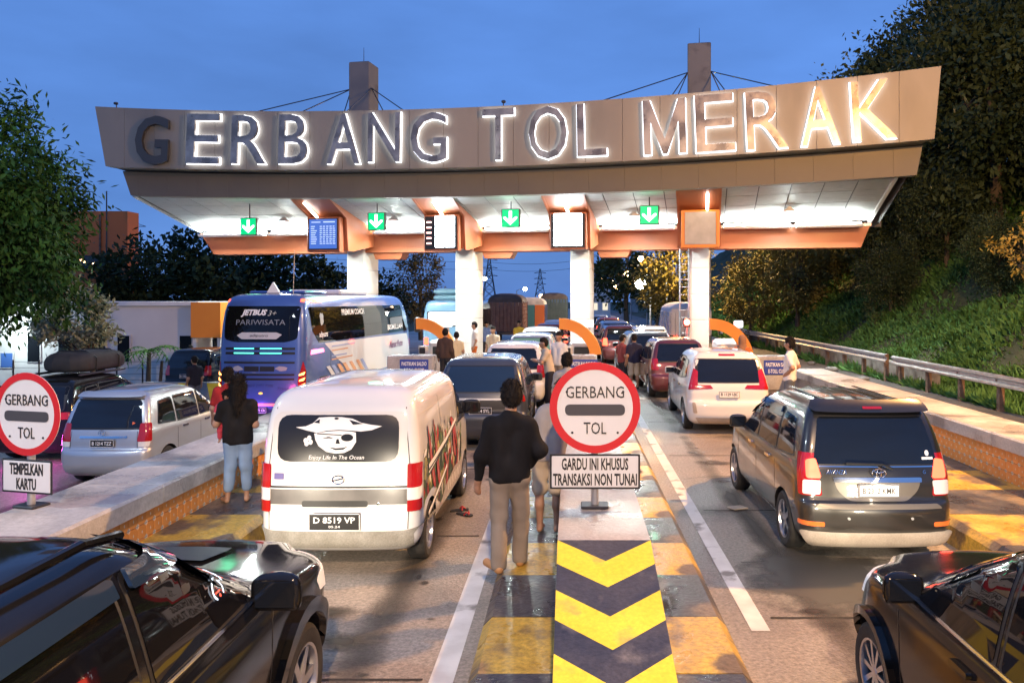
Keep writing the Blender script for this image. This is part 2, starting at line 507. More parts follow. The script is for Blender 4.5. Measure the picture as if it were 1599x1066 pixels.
# island-local coordinates (origin at the island's front, mid width)
blot(IS_C, 'puddle', .52, 4.05, .20, .42, .288, M_wet, 3)
blot(IS_C, 'puddle', .62, 2.35, .2, .35, .290, M_wet, 4)
blot(IS_C, 'puddle', .70, 9.0, .12, .9, .289, M_wet, 6)
blot(IS_C, 'puddle', -.66, 6.8, .14, .9, .289, M_wet, 7)
blot(IS_C, 'puddle', .6, 12.0, .2, 1.2, .289, M_wet, 8)
blot(IS_C, 'painted_reflection', .62, 5.75, .11, .35, .289, M_cyan, 5)
blot(IS_C, 'painted_reflection', .50, 4.6, .15, .12, .287, M_cyan, 9)

# chevron block on the central island
def chevron_block():
    t = thing('chevron_block', 'sloped block with yellow and navy chevrons below the round sign', 'concrete block', (.26, 3.6, 0))
    hw = .375; L = 2.6; z0 = .28; z1 = .86
    mb = MB()
    prof = [(0, z0 - .02), (L, z1), (L + 15, .90), (L + 15, z0 - .02)]
    mb.prism([(p[0], p[1]) for p in prof], -hw, hw, 'X')
    o = mb.build('block', M_cap, t)
    sl = (z1 - z0) / L
    per = .335; drop = .30
    k = 0
    s = L                      # slope position of the edge boundary, decreasing downhill
    def P(x, s_, up=.004):
        return (x, s_, z0 - .0 + sl * s_ + up)
    # top navy triangle
    mb = MB(); mb.add([P(-hw, L), P(0, L - drop), P(hw, L)], [(0, 1, 2)]); mb.build('chevron', M_nav2, t)
    while s > .2:
        e = s - per
        mb = MB()
        def cl(v): return max(v, 0.02)
        mb.add([P(-hw, s), P(-hw, cl(e)), P(0, cl(e - drop)), P(0, cl(s - drop)), P(hw, cl(e)), P(hw, s)], [(0, 1, 2, 3), (3, 2, 4, 5)])
        mb.build('chevron', M_yel2 if k % 2 == 0 else M_nav2, t)
        # painted side flank
        k += 1; s = e
    return t
chevron_block()

# tiled barrier walls
M_tor = noisy('orange_tile', (.62, .22, .04), (.74, .31, .08), 2.0, (.3, .55), .05, coords='Object')
M_twh = noisy('white_tile', (.62, .55, .46), (.75, .70, .62), 5, (.3, .5))
def tile_mesh(sx, sz):
    """square tile in the YZ plane facing +X with cream corners"""
    mb = MB(); a, b = sx / 2 - .004, sz / 2 - .004; c = .42
    o = [(-a + a * c, -b), (a - a * c, -b), (a, -b + b * c), (a, b - b * c), (a - a * c, b), (-a + a * c, b), (-a, b - b * c), (-a, -b + b * c)]
    mb.mat(0)
    mb.add([(.012, *q) for q in o] + [(0, *q) for q in o], [tuple(range(8))] + [(i, i + 8, (i + 1) % 8 + 8, (i + 1) % 8) for i in range(8)])
    mb.mat(1)
    for (sy, sz_) in ((-1, -1), (1, -1), (1, 1), (-1, 1)):
        tri = [(sy * a, sz_ * b), (sy * (a - a * c), sz_ * b), (sy * a, sz_ * (b - b * c))]
        mb.add([(.009, *q) for q in tri], [(0, 1, 2)])
    # little cream star in the middle
    mb.add([(.0135, 0, b * .30), (.0135, a * .13, 0), (.0135, 0, -b * .30), (.0135, -a * .13, 0)], [(0, 1, 2, 3)])
    return mb.mesh('tile', [M_tor, M_twh])
TM = tile_mesh(.16, .148)
def barrier(label, xf, xb, face, y0, y1, zt, tile_y0, tile_y1, zb):
    """xf: x of the tiled face side cap edge, xb: the far edge; face=+1 tiles look to +X"""
    t = thing('barrier_wall', label, 'barrier', ((xf + xb) / 2, y0, 0))
    cx = (xf + xb) / 2; hw = abs(xf - xb) / 2
    g = min(gz(cx - hw), gz(cx + hw))
    mb = MB(); mb.prism([(-hw + .09, g - .1), (hw - .09, g - .1), (hw - .09, zt - .20), (-hw + .09, zt - .20)], .05, y1 - y0 - .05, 'Y')
    mb.build('core', M_conc, t)
    n = int((y1 - y0) / 3.0)
    L = (y1 - y0) / n
    b = .025
    capm = MB().prism([(-hw, zt - .195), (hw, zt - .195), (hw, zt - b), (hw - b, zt), (-hw + b, zt), (-hw, zt - b)], .005, L - .005, 'Y').mesh('cap_block', M_cap)
    for i in range(n):
        inst('cap_block', capm, t, (0, i * L, 0))
    rows = 3
    ny = int((tile_y1 - tile_y0) / .16)
    for r_ in range(rows):
        for i in range(ny):
            o = inst('tile', TM, t, (face * (hw - .088), tile_y0 - y0 + (i + .5) * .16, zb + (r_ + .5) * .148), (0, 0, 0 if face > 0 else PI))
    return t
barrier('pale capped barrier with orange tiles carrying the small round sign', -4.42, -5.38, 1, 4.6, 19.5, .80, 6.2, 14.0, .155)
barrier('pale capped barrier with orange tiles behind the black minivan', 5.95, 6.85, -1, 4.2, 21.0, .93, 7.0, 14.5, .28)

# ------------------------------------------------------------------ toll canopy
TH = R(9.65)
CAN = thing('toll_canopy', 'long grey toll gate canopy with backlit GERBANG TOL MERAK letters', 'toll gate', (.31, 31.0, 0), -TH)
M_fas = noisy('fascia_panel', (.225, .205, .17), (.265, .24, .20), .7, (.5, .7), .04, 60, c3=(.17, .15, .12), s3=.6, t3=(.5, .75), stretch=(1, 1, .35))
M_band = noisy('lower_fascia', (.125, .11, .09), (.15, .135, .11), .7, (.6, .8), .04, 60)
M_org = noisy('orange_panel', (.30, .085, .03), (.35, .105, .04), .8, (.4, .6), .03)
M_org2 = noisy('bright_orange', (.75, .24, .02), (.80, .29, .03), .8, (.35, .5), .03)
M_ceil = noisy('ceiling_slats', (.30, .32, .31), (.46, .48, .47), 3.0, (.5, .7), .1, 25, stretch=(1, 14, 1))
M_colw = noisy('column_tile', (.60, .60, .57), (.68, .68, .65), 1.2, (.3, .5), .02)
M_roof = mat('roof_sheet', (.12, .12, .12), .7)
XM = -2.75
def sm(x, a): return a * ((x - XM) / 15) ** 2
def zt_(x): return 9.45 + sm(x, .65)
def zb_(x): return 7.38 + sm(x, .45)
def zd_(x): return 6.48 + sm(x, .37)
FX0, FX1 = -17.75, 12.25
nseg = 24
# fascia panels, one by one
for i in range(nseg):
    xa = FX0 + (FX1 - FX0) * i / nseg; xb = FX0 + (FX1 - FX0) * (i + 1) / nseg
    g = .006
    xa_b, xb_b = xa, xb
    if i == 0: xa_b = xa + .45
    if i == nseg - 1: xb_b = xb - .2
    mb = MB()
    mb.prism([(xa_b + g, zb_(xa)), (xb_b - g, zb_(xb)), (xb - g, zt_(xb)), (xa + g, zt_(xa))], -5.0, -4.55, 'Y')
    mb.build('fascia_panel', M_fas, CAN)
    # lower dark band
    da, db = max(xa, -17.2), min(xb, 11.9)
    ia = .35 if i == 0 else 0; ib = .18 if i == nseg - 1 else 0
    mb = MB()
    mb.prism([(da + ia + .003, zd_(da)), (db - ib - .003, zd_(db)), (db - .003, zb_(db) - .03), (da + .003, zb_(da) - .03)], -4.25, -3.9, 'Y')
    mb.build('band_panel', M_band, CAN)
# recess soffit between fascia and band, roof deck and underside edge
mb = MB(); n = 12
for i in range(n):
    xa = -17.2 + 29.1 * i / n; xb = -17.2 + 29.1 * (i + 1) / n
    mb.add([(xa, -4.56, zb_(xa) + .02), (xb, -4.56, zb_(xb) + .02), (xb, -3.95, zb_(xb) - .01), (xa, -3.95, zb_(xa) - .01)], [(0, 1, 2, 3)])
    mb.add([(xa, -4.5, zt_(xa) - .25), (xb, -4.5, zt_(xb) - .25), (xb, 1.6, 8.2), (xa, 1.6, 8.2)], [(0, 1, 2, 3)])
    mb.add([(xa, 1.6, 8.2), (xb, 1.6, 8.2), (xb, 1.6, 5.7), (xa, 1.6, 5.7)], [(0, 1, 2, 3)])
for xs, sgn in ((-17.2, 1), (11.9, -1)):
    mb.add([(xs, -4.5, zt_(xs) - .25), (xs, 1.6, 8.2), (xs + sgn * .4, 1.6, 5.7), (xs + sgn * .4, .1, 5.7), (xs + sgn * .4, -3.95, zd_(xs))], [(0, 1, 2, 3, 4)])
mb.build('roof_deck', M_roof, CAN)
# ceiling tiles
def zc_(x, y):
    t = (y + 3.95) / 4.1
    return (zd_(x) + .06) * (1 - t) + 5.80 * t
CXB0, CXB1 = -16.9, 11.1
COLX = [-9.62, -4.83, 0.0, 4.76]
nx, ny = 26, 4
for i in range(nx):
    for j in range(ny):
        xa = CXB0 + (CXB1 - CXB0) * i / nx; xb = CXB0 + (CXB1 - CXB0) * (i + 1) / nx
        ya = -3.95 + 4.1 * j / ny; yb = -3.95 + 4.1 * (j + 1) / ny
        g = .018
        q = [(xa + g, ya + g), (xb - g, ya + g), (xb - g, yb - g), (xa + g, yb - g)]
        mb = MB(); vs = [(x, y, zc_(x, y)) for x, y in q] + [(x, y, zc_(x, y) + .03) for x, y in q]
        mb.add(vs, [(3, 2, 1, 0), (4, 5, 6, 7), (0, 1, 5, 4), (1, 2, 6, 5), (2, 3, 7, 6), (3, 0, 4, 7)])
        mb.build('ceiling_tile', M_ceil, CAN, fix=False)
mb = MB()
mb.add([(CXB0, -3.95, zc_(CXB0, -3.95) + .035), (CXB1, -3.95, zc_(CXB1, -3.95) + .035), (CXB1, .15, 5.84), (CXB0, .15, 5.84)], [(0, 1, 2, 3)])
mb.build('ceiling_backing', M_dark, CAN)
for xe in (CXB0, CXB1):
    mb = MB(); s_ = 1 if xe > 0 else -1
    mb.add([(xe, -3.95, zc_(xe, -3.95) - .07), (xe + s_ * .12, -3.95, zc_(xe, -3.95) - .07), (xe + s_ * .12, .3, 5.70), (xe, .3, 5.70),
            (xe, -3.95, zc_(xe, -3.95) + .1), (xe + s_ * .12, -3.95, zc_(xe, -3.95) + .1), (xe + s_ * .12, .3, 5.92), (xe, .3, 5.92)],
           [(0, 1, 2, 3), (4, 7, 6, 5), (0, 4, 5, 1), (1, 5, 6, 2), (2, 6, 7, 3), (3, 7, 4, 0)])
    mb.build('edge_trim', M_colw, CAN)
# orange rear beam
edges = [-16.95] + COLX + [11.2]
for a, b in zip(edges[:-1], edges[1:]):
    l_in = .62 if a == edges[0] else 0; r_in = .35 if b == edges[-1] else 0
    mb = MB()
    mb.prism([(a + .004 + l_in, 4.80), (b - .004 - r_in, 4.80), (b - .004, 5.68), (a + .004, 5.68)], .12, .95, 'Y')
    mb.build('beam_panel', M_org, CAN)
    mb = MB(); mb.bbox(a + .004, b - .004, .02, .12, 5.60, 5.70)
    mb.build('beam_lit_edge', mat('beam_lit_edge', (.62, .30, .18), .5), CAN)  # paler strip, the light on the beam's top edge put into colour
# stubs below the beam just right of the columns
for x in COLX[1:3] + [COLX[0]]:
    mb = MB(); mb.prism([(x + .8, 4.52), (x + 1.9, 4.52), (x + 2.05, 4.795), (x + .7, 4.795)], .2, .9, 'Y')
    mb.build('bracket', M_org, CAN)
M_tube = emis('fluorescent_tube', (.93, 1.0, .97), 30)
M_tube2 = emis('fluorescent_tube_dim', (1.0, .95, .92), 14)
M_fix = mat('fixture_white', (.8, .8, .8), .4)
# columns with tile panels
for ci, x in enumerate(COLX):
    mb = MB(); mb.bbox(x - .35, x + .35, .02, 1.45, -.6, 5.0); mb.build('column_core', M_conc, CAN)
    zz = -.02; k = 0
    while zz < 4.95:
        zh = min(zz + 1.02, 4.98)
        mb = MB(); mb.rbox((x, -.012, (zz + zh) / 2), (.74, .05, zh - zz - .012), .006); mb.build('column_panel', M_colw, CAN)
        for sx in (-1, 1):
            mb = MB(); mb.rbox((x + sx * .362, .74, (zz + zh) / 2), (.03, 1.42, zh - zz - .012), .006); mb.build('column_panel', M_colw, CAN)
        zz = zh; k += 1
# coffers with tube light in front of every column
for ci, x in enumerate(COLX):
    mb = MB()
    for sx in (-1, 1):
        a, b = (x + sx * .78, x + sx * .70)
        a, b = min(a, b), max(a, b)
        mb.prism([(-3.93, zc_(x, -3.9) - .03), (-2.45, 5.98), (-2.3, 4.72), (-1.9, 4.72), (.1, 5.05), (.1, 5.78)], a, b, 'X')
    mb.build('coffer_side', M_org, CAN)
    mb = MB()
    mb.add([(x - .7, -3.93, zc_(x, -3.9) - .02), (x + .7, -3.93, zc_(x, -3.9) - .02), (x + .7, -2.35, 6.02), (x - .7, -2.35, 6.02)], [(0, 1, 2, 3)])
    mb.add([(x - .7, -2.35, 6.02), (x + .7, -2.35, 6.02), (x + .7, -2.35, 4.75), (x - .7, -2.35, 4.75)], [(0, 1, 2, 3)])
    mb.build('coffer_lining', M_org, CAN)
    fx = x + (-.32 if ci == 0 else .30 if ci == 3 else 0)
    mb = MB(); mb.tube((fx, -3.7, zc_(x, -3.7) - .12), (fx, -2.5, 5.93), .045, n=8)
    mb.build('tube_lamp', M_tube2 if ci in (0, 3) else M_tube, CAN)
# row of tubes along the rear of the ceiling: fixtures between the columns
segs = [(-16.6, -13.6), (-13.4, -10.7), (-8.6, -5.8), (-3.9, -.95), (.95, 3.8), (5.7, 8.2), (8.4, 10.8)]
for a, b in segs:
    # cove trough throwing its light up onto the rear of the ceiling
    mb = MB(); mb.prism([(-.62, 5.60), (-.56, 5.53), (-.20, 5.53), (-.14, 5.74), (-.17, 5.74), (-.22, 5.56), (-.55, 5.56), (-.60, 5.62)], a, b, 'X')
    mb.build('lamp_trough', M_fix, CAN)
    mb = MB(); mb.tube((a + .05, -.38, 5.60), (b - .05, -.38, 5.60), .03, n=8)
    mb.build('tube_lamp', M_tube, CAN)
    area_light('canopy_lamp', CAN, ((a + b) / 2, -.40, 5.645), (R(180 - 22), 0, 0), b - a, .12, 560 * (b - a) / 3, (.92, 1.0, .97))
    area_light('canopy_downlamp', CAN, ((a + b) / 2, -.40, 5.52), (R(-12), 0, 0), b - a, .1, 170 * (b - a) / 3, (.92, 1.0, .97), R(120))
for x in (-11.9, -7.2, -2.4, 2.35, 8.0):
    mb = MB(); mb.lathe([(.22, 0), (.24, .05), (.10, .16), (.05, .22)], 'Z', 16, (x, -1.75, zc_(x, -1.75) - .26))
    f = mb.build('flood_lamp', M_fix, CAN)
    mb = MB(); mb.lathe([(.0, -.16), (.12, -.13), (.2, -.05), (.22, .012)], 'Z', 16, (x, -1.75, zc_(x, -1.75) - .275))
    mb.build('lamp_glass', emis('flood_glass', (.9, 1, .96), 160), CAN)
    area_light('canopy_flood', CAN, (x, -1.75, zc_(x, -1.75) - .46), (R(-14), 0, 0), .4, .4, 380, (.90, 1.0, .96))
# towers with stays and lightning rods
M_tow = noisy('tower_concrete', (.12, .125, .135), (.16, .165, .175), 1.2, (.6, .85), .08, 30, c3=(.09, .092, .10), s3=.8)
for ci in (0, 3):
    x = COLX[ci]
    mb = MB(); mb.rbox((x, .8, 9.4), (.92, 1.0, 7.2), .03); tw = mb.build('tower', M_tow, CAN)
    mb = MB(); mb.tube((x, .8, 13.0), (x, .8, 13.75), .018, .008, 6); mb.build('lightning_rod', M_dark, CAN)
    for (dx, dy, dzz) in ((-4.2, -4.3, 9.4), (4.2, -4.3, 9.4), (-1.2, -4.3, 9.3), (1.25, -4.3, 9.3), (-2.2, 1.4, 8.2), (2.2, 1.4, 8.2)):
        mb = MB(); sx = .46 if dx > 0 else -.46
        mb.tube((x + sx, .55, 11.9), (x + dx, dy, dzz), .022, n=5); mb.build('stay_cable', M_dark, CAN)
# fixed ladder frame beside the east column
mb = MB()
for dx in (0, .34): mb.tube((COLX[3] - .75 + dx, -.1, 0), (COLX[3] - .75 + dx, -.1, 4.8), .035, n=6)
for k in range(15): mb.tube((COLX[3] - .75, -.1, .3 + k * .3), (COLX[3] - .41, -.1, .3 + k * .3), .015, n=5)
mb.build('ladder', M_steel, CAN)
# two small birds / lamps on the roof edge: little floodlight stubs
for x in (-17.0, -1.9):
    mb = MB(); mb.tube((x, -4.8, zt_(x)), (x, -4.8, zt_(x) + .14), .02, n=5); mb.rbox((x + .02, -4.85, zt_(x) + .18), (.14, .12, .09), .02)
    mb.build('roof_lamp', M_dark, CAN)

# letters: mirror faces, white halo rim; the first letter is dark
M_mir = noisy('mirror_letter', (.20, .165, .13), (.42, .365, .30), 1.3, (.24, .36), .15, 1.6, metal=.6, contrast=(.4, .6))
M_unlit = mat('unlit_letter', (.10, .085, .07), .45, .6)
M_halo = emis('letter_halo', (.88, .91, 1.0), 4.8)
def fascia_x(px):
    # local x of a pixel column on the fascia plane
    a = px - 893
    return (26.07 * a + 636) / (1183 + .168 * a)
LET = [('G', 243, 183, 258), ('E', 322, 180, 257), ('R', 393, 182, 257), ('B', 462, 181, 257), ('A', 540, 180, 257), ('N', 603, 178, 254), ('G', 672, 178, 255),
       ('T', 780, 172, 251), ('O', 857, 168, 250), ('L', 925, 164, 245), ('M', 1038, 158, 242), ('E', 1116, 150, 238), ('R', 1196, 145, 234), ('A', 1278, 138, 228), ('K', 1362, 128, 220)]
WPX = {'G': 58, 'E': 56, 'R': 58, 'B': 48, 'A': 54, 'N': 52, 'T': 50, 'O': 60, 'L': 46, 'M': 62, 'K': 60}
for i, (ch, px, y0, y1) in enumerate(LET):
    x = fascia_x(px)
    dep = 26.07 - .168 * x
    z0 = 2.8 + (468 - y1) * dep / 1200; z1 = 2.8 + (468 - y0) * dep / 1200
    hgt = z1 - z0
    wdt = WPX[ch] * dep / 1200 * (1.06 if i > 9 else 1.0)
    slope = (zt_(x + .1) - zt_(x - .1)) / .2 * .8
    def make(m, ex, bold, name, y, grow=0.0):
        me = text_mesh(name, ch, 1.0, m, ex, bold, res=3)
        co = np.zeros(len(me.vertices) * 3, dtype=np.float32); me.vertices.foreach_get('co', co); co = co.reshape(-1, 3)
        w_, h_ = np.ptp(co[:, 0]), np.ptp(co[:, 2])
        co[:, 0] *= (wdt + grow) / w_; co[:, 2] *= (hgt + grow) / h_
        me.vertices.foreach_set('co', co.ravel()); me.update()
        return inst(name, me, CAN, (x, y, (z0 + z1) / 2), (0, -math.atan(slope), 0))
    if ch == 'M':
        for nm, m_, g_, ya, yb in (('letter', M_mir, 0.0, -5.22, -5.12), ('letter_halo', M_halo, .045, -5.105, -5.065)):
            W_, H_, s_ = wdt + g_, hgt + g_, wdt * .17 + g_
            pm = [(0, 0), (0, H_), (s_, H_), (W_ / 2, H_ * .27), (W_ - s_, H_), (W_, H_), (W_, 0), (W_ - s_, 0), (W_ - s_, H_ * .60), (W_ / 2 + s_ * .3, 0), (W_ / 2 - s_ * .3, 0), (s_, H_ * .60), (s_, 0)]
            MB().prism([(a_ - W_ / 2, b_ - H_ / 2) for a_, b_ in pm], ya, yb, 'Y').build(nm, m_, CAN, loc=(x, 0, (z0 + z1) / 2), rot=(0, -math.atan(slope), 0))
        continue
    make(M_unlit if i == 0 else M_mir, .05, .0 if i else .016, 'letter', -5.17)
    if i > 0:
        make(M_halo, .02, .003 if ch == 'M' else .009, 'letter_halo', -5.085, .03 if ch == 'M' else .05)

# ------------------------------------------------------------------ hanging lane arrows
M_gbox = mat('sign_box', (.06, .07, .065), .5)
M_green = emis('green_panel', (.0, .62, .20), 1.2, (.0, .3, .1))
M_arw = emis('arrow_white', (.85, 1, .92), 3.2)
names = ['leftmost green down-arrow lane sign under the canopy', 'green down-arrow lane sign just right of the blue fare display',
         'green down-arrow lane sign between the two glowing white displays', 'rightmost green down-arrow lane sign, beside the blank panel']
def canopy_pt(lx, ly, lz=0):
    c, s = math.cos(-TH), math.sin(-TH)
    return (.31 + lx * c - ly * s, 31.0 + lx * s + ly * c, lz)
ARW = [(390, 354), (589, 346), (798, 341), (1014, 336)]
for i, (px, py) in enumerate(ARW):
    # on the local plane y=-3.2
    a = px - 893
    ox, oy = .31 - 3.2 * .1676, 31 - 3.2 * .986
    lx = (oy * a - 1200 * ox) / (1183 + .168 * a)
    wx, wy, _ = canopy_pt(lx, -3.2)
    z = 2.8 + (468 - py) * wy / 1200
    t = thing('lane_arrow_sign', names[i], 'lane sign', (wx, wy, z), -TH, 'green lane signs hanging under the canopy')
    MB().rbox((0, 0, 0), (.70, .16, .68), .02).build('housing', M_gbox, t)
    f = MB().rbox((0, -.085, 0), (.62, .02, .62), .005).build('panel', M_green, t)
    mb = MB(); mb.prism([(-.055, .26), (.055, .26), (.055, -.06), (.19, .05), (.25, .05), (.25, -.02), (0, -.25), (-.25, -.02), (-.25, .05), (-.19, .05), (-.055, -.06)], -.102, -.094, 'Y')
    mb.build('arrow', M_arw, t)
    mb = MB(); mb.tube((0, 0, .34), (0, 0, zc_(lx, -3.2) - z), .022, n=6); mb.build('hanger', M_dark, t)
    area_light('lane_sign_glow', t, (0, -.14, 0), (R(-90), 0, 0), .6, .6, 9, (.1, 1, .45))

# ------------------------------------------------------------------ display boxes
M_scr = emis('screen_blue', (.06, .16, .62), 1.1)
M_scr2 = emis('screen_line', (.55, .68, 1.0), 1.3)
M_led = emis('led_white', (.80, .92, 1.0), 16)
M_led2 = emis('led_red', (1, .45, .40), 5)
DL = ['blue fare table display in an orange frame under the canopy', 'glowing white LED display with red marks on its left edge',
      'glowing white LED display over the central island', 'blank grey panel in an orange frame under the canopy']
for i, x in enumerate(COLX):
    wx, wy, _ = canopy_pt(x + (-.05 if i < 2 else .05 if i == 3 else 0), -2.62)
    t = thing('display_box', DL[i], 'display', (wx, wy, 4.68), -TH)
    MB().rbox((0, .06, .66), (1.36, .34, 1.36), .02).build('case', M_org if i != 3 else M_org2, t)
    if i == 0:
        MB().rbox((0, -.115, .68), (1.22, .03, 1.22), .01).build('bezel', M_black, t)
        s = MB().rbox((0, -.135, .68), (1.14, .02, 1.14), .004).build('screen', M_scr, t)
        rr = random.Random(3)
        for r_ in range(11):
            zz = 1.12 - r_ * .083
            if r_ in (1,): continue
            mb = MB()
            if r_ == 0:
                mb.bbox(-.48, -.1, -.150, -.146, zz, zz + .035); mb.bbox(.02, .50, -.150, -.146, zz, zz + .045)
            else:
                mb.bbox(-.50, -.50 + rr.uniform(.14, .27), -.150, -.146, zz, zz + .034)
                for c in range(5):
                    w_ = rr.uniform(.07, .11); xx = -.13 + c * .135
                    mb.bbox(xx, xx + w_, -.150, -.146, zz, zz + .034)
            mb.build('row_lettering', M_scr2, t)
    elif i < 3:
        MB().rbox((0, -.115, .66), (1.26, .03, 1.24), .01).build('bezel', M_black, t)
        for c in range(2):
            for r_ in range(3):
                if i == 1: xx = -.10 + c * .40
                else: xx = -.27 + c * .54
                MB().rbox((xx + (0 if i == 2 else .06), -.135, .30 + r_ * .40), (.37 if i == 1 else .52, .03, .385), .02).build('led_panel', M_led, t)
        if i == 1:
            for r_ in range(5):
                MB().rbox((-.47, -.135, .26 + r_ * .2), (.2, .02, .06), .01).build('led_row', M_led2, t)
        area_light('display_glow', t, (0, -.18, .66), (R(-90), 0, 0), 1.1, 1.1, 60, (.85, .94, 1.0))
    else:
        MB().rbox((0, -.12, .68), (1.10, .03, 1.16), .01).build('panel', noisy('blank_panel', (.42, .41, .38), (.52, .51, .48), 3, (.5, .7)), t)
        MB().bbox(-.68, .68, -.16, -.05, .0, .06).build('frame_sill', M_org2, t)
        for sx in (-1, 1): MB().bbox(sx * .62 - .05, sx * .62 + .05, -.17, -.05, .06, 1.32).build('frame_side', M_org2, t)
# ================================================================== ROADSIDE SIGNS
M_sface = noisy('sign_white', (.70, .70, .69), (.76, .76, .75), 2, (.25, .4))
M_sred = mat('sign_red', (.60, .025, .03), .3)
M_sbar = mat('sign_bar', (.07, .07, .075), .35)
M_pole = noisy('sign_pole', (.42, .42, .42), (.55, .55, .55), 8, (.3, .5), metal=.6)
def disc(r0, r1, y, n=48):
    mb = MB()
    if r0 == 0:
        mb.prism([(r1 * math.cos(2 * PI * i / n), r1 * math.sin(2 * PI * i / n)) for i in range(n)], y, y + .006, 'Y')
    else:
        mb.lathe([(r0, y), (r1, y), (r1, y + .006), (r0, y + .006), (r0, y)], 'Y', n, cap=False)
    return mb
def toll_sign(label, loc, rotz, dia, zc, plate, plate_w, plate_h, plate_z, pole_top, tsize):
    t = thing('round_toll_sign', label, 'road sign', loc, rotz, 'round GERBANG TOL signs')
    MB().rbox((0, 0, .012), (.26, .20, .024), .008).build('base_plate', M_dark, t)
    MB().tube((0, 0, .02), (0, 0, pole_top), .036, n=12).build('pole', M_pole, t, smooth=40)
    r = dia / 2
    d = disc(0, r, -.050).build('disc', M_sface, t, loc=(0, 0, zc))
    disc(r * .835, r, -.0545).build('ring', M_sred, t, loc=(0, 0, zc))
    bw, bh = r * 1.32, r * .245
    p = rpoly([(-bw / 2, -bh / 2), (bw / 2, -bh / 2), (bw / 2, bh / 2), (-bw / 2, bh / 2)], bh * .49, 6)
    MB().prism(p, -.0545, -.0505, 'Y').build('bar', M_sbar, t, loc=(0, 0, zc - r * .05))
    lettering(t, 'GERBANG', tsize, M_text, (0, -.0535, zc + r * .34), width=r * 1.28, bold=.0)
    lettering(t, 'TOL', tsize * 1.02, M_text, (0, -.0535, zc - r * .45), width=r * .50)
    for (bx, bz) in ((-.62, .35), (.62, .35), (-.5, -.55), (.5, -.55)):
        MB().lathe([(.0, -.056), (.010, -.056), (.012, -.052)], 'Y', 8, (bx * r, 0, bz * r)).build('bolt', M_dark, t, loc=(0, 0, zc))
    MB().rbox((0, -.042, plate_z), (plate_w, .012, plate_h), .004).build('plate_border', M_text, t)
    MB().rbox((0, -.047, plate_z), (plate_w - .035, .012, plate_h - .035), .004).build('plate', M_sface, t)
    n = len(plate)
    for k, (s, w) in enumerate(plate):
        zz = plate_z + ((n - 1) / 2 - k) * plate_h * .44
        lettering(t, s, plate_h * .46, M_text, (0, -.0545, zz), width=w, bold=.004)
    return t
toll_sign('large round red-ringed GERBANG TOL sign on the chevron block', (.215, 7.2, .868), 0, .845, .93, [('GARDU INI KHUSUS', .62), ('TRANSAKSI NON TUNAI', .78)], .84, .325, .335, .62, .155)
toll_sign('smaller round GERBANG TOL sign with a TEMPELKAN KARTU plate, on the barrier', (-5.24, 7.45, .80), R(-14), .80, .90, [('TEMPELKAN', .40), ('KARTU', .235)], .60, .325, .30, .62, .15)

# ================================================================== BOOTHS AND ISLAND FURNITURE
M_bw = noisy('booth_white', (.66, .66, .64), (.74, .74, .72), 1.5, (.3, .5))
M_blue = mat('sign_blue', (.03, .06, .32), .4)
def arc_poly(r0, r1, a0, a1, n=14):
    o = [(r1 * math.cos(R(a0 + (a1 - a0) * i / n)), r1 * math.sin(R(a0 + (a1 - a0) * i / n))) for i in range(n + 1)]
    i_ = [(r0 * math.cos(R(a1 + (a0 - a1) * i / n)), r0 * math.sin(R(a1 + (a0 - a1) * i / n))) for i in range(n + 1)]
    return o + i_
def booth(label, x, y, z0):
    t = thing('toll_booth', label, 'toll booth', (x, y, z0), -TH * .5)
    MB().rbox((.05, 1.2, .58), (.85, 1.9, 1.16), .10).build('body', M_bw, t, 40)
    MB().rbox((.05, .22, .80), (.5, .04, .3), .02).build('reader_panel', M_black, t)
    MB().rbox((.30, .30, 1.35), (.09, .09, .6), .02).build('post', M_steel, t)
    MB().rbox((.30, .28, 1.72), (.30, .12, .24), .03).build('small_screen', emis('machine_screen', (.9, .95, 1), 1.6), t)
    p = arc_poly(1.0, 1.36, 8, 92)
    MB().prism([(q[0] - .62, q[1] + .55) for q in p], -.16, .05, 'Y').build('orange_arch', M_org2, t, smooth=30)
    MB().tube((-.35, -.35, 0), (-.35, -.35, 1.0), .16, n=16).build('card_reader', M_bw, t, smooth=40)
    MB().rbox((-.35, -.52, .86), (.2, .05, .2), .02).build('reader_screen', M_black, t)
    return t
booth('white booth with orange arch left of the queue of cars', -4.5, 25.6, .28)
booth('white booth with orange arch behind the large round sign', .25, 25.4, .28)
booth('white booth with orange arch beside the grassy bank', 5.15, 25.0, .28)
def saldo(label, x, y, z0, w, h, m):
    t = thing('sign_cabinet', label, 'cabinet', (x, y, z0), 0)
    MB().rbox((0, .3, h / 2), (w, .6, h), .03).build('cabinet', m, t)
    MB().rbox((.12, -.012, h * .68), (.80, .02, .40), .005).build('blue_plate', M_blue, t)
    lettering(t, 'PASTIKAN SALDO', .15, M_wtext, (.12, -.025, h * .68 + .08), width=.70, bold=.003)
    lettering(t, 'E-TOLL CUKUP', .15, M_wtext, (.12, -.025, h * .68 - .10), width=.56, bold=.003)
    return t
saldo('grey cabinet with blue PASTIKAN SALDO plate beside the bus', -4.55, 21.6, .28, 1.3, .95, M_cap)
saldo('grey cabinet with blue PASTIKAN SALDO plate behind the large round sign', .2, 21.6, .28, .95, .95, M_cap)
saldo('cabinet with blue PASTIKAN SALDO plate beside the man in white', 5.6, 21.3, .28, 1.25, .95, M_cap)

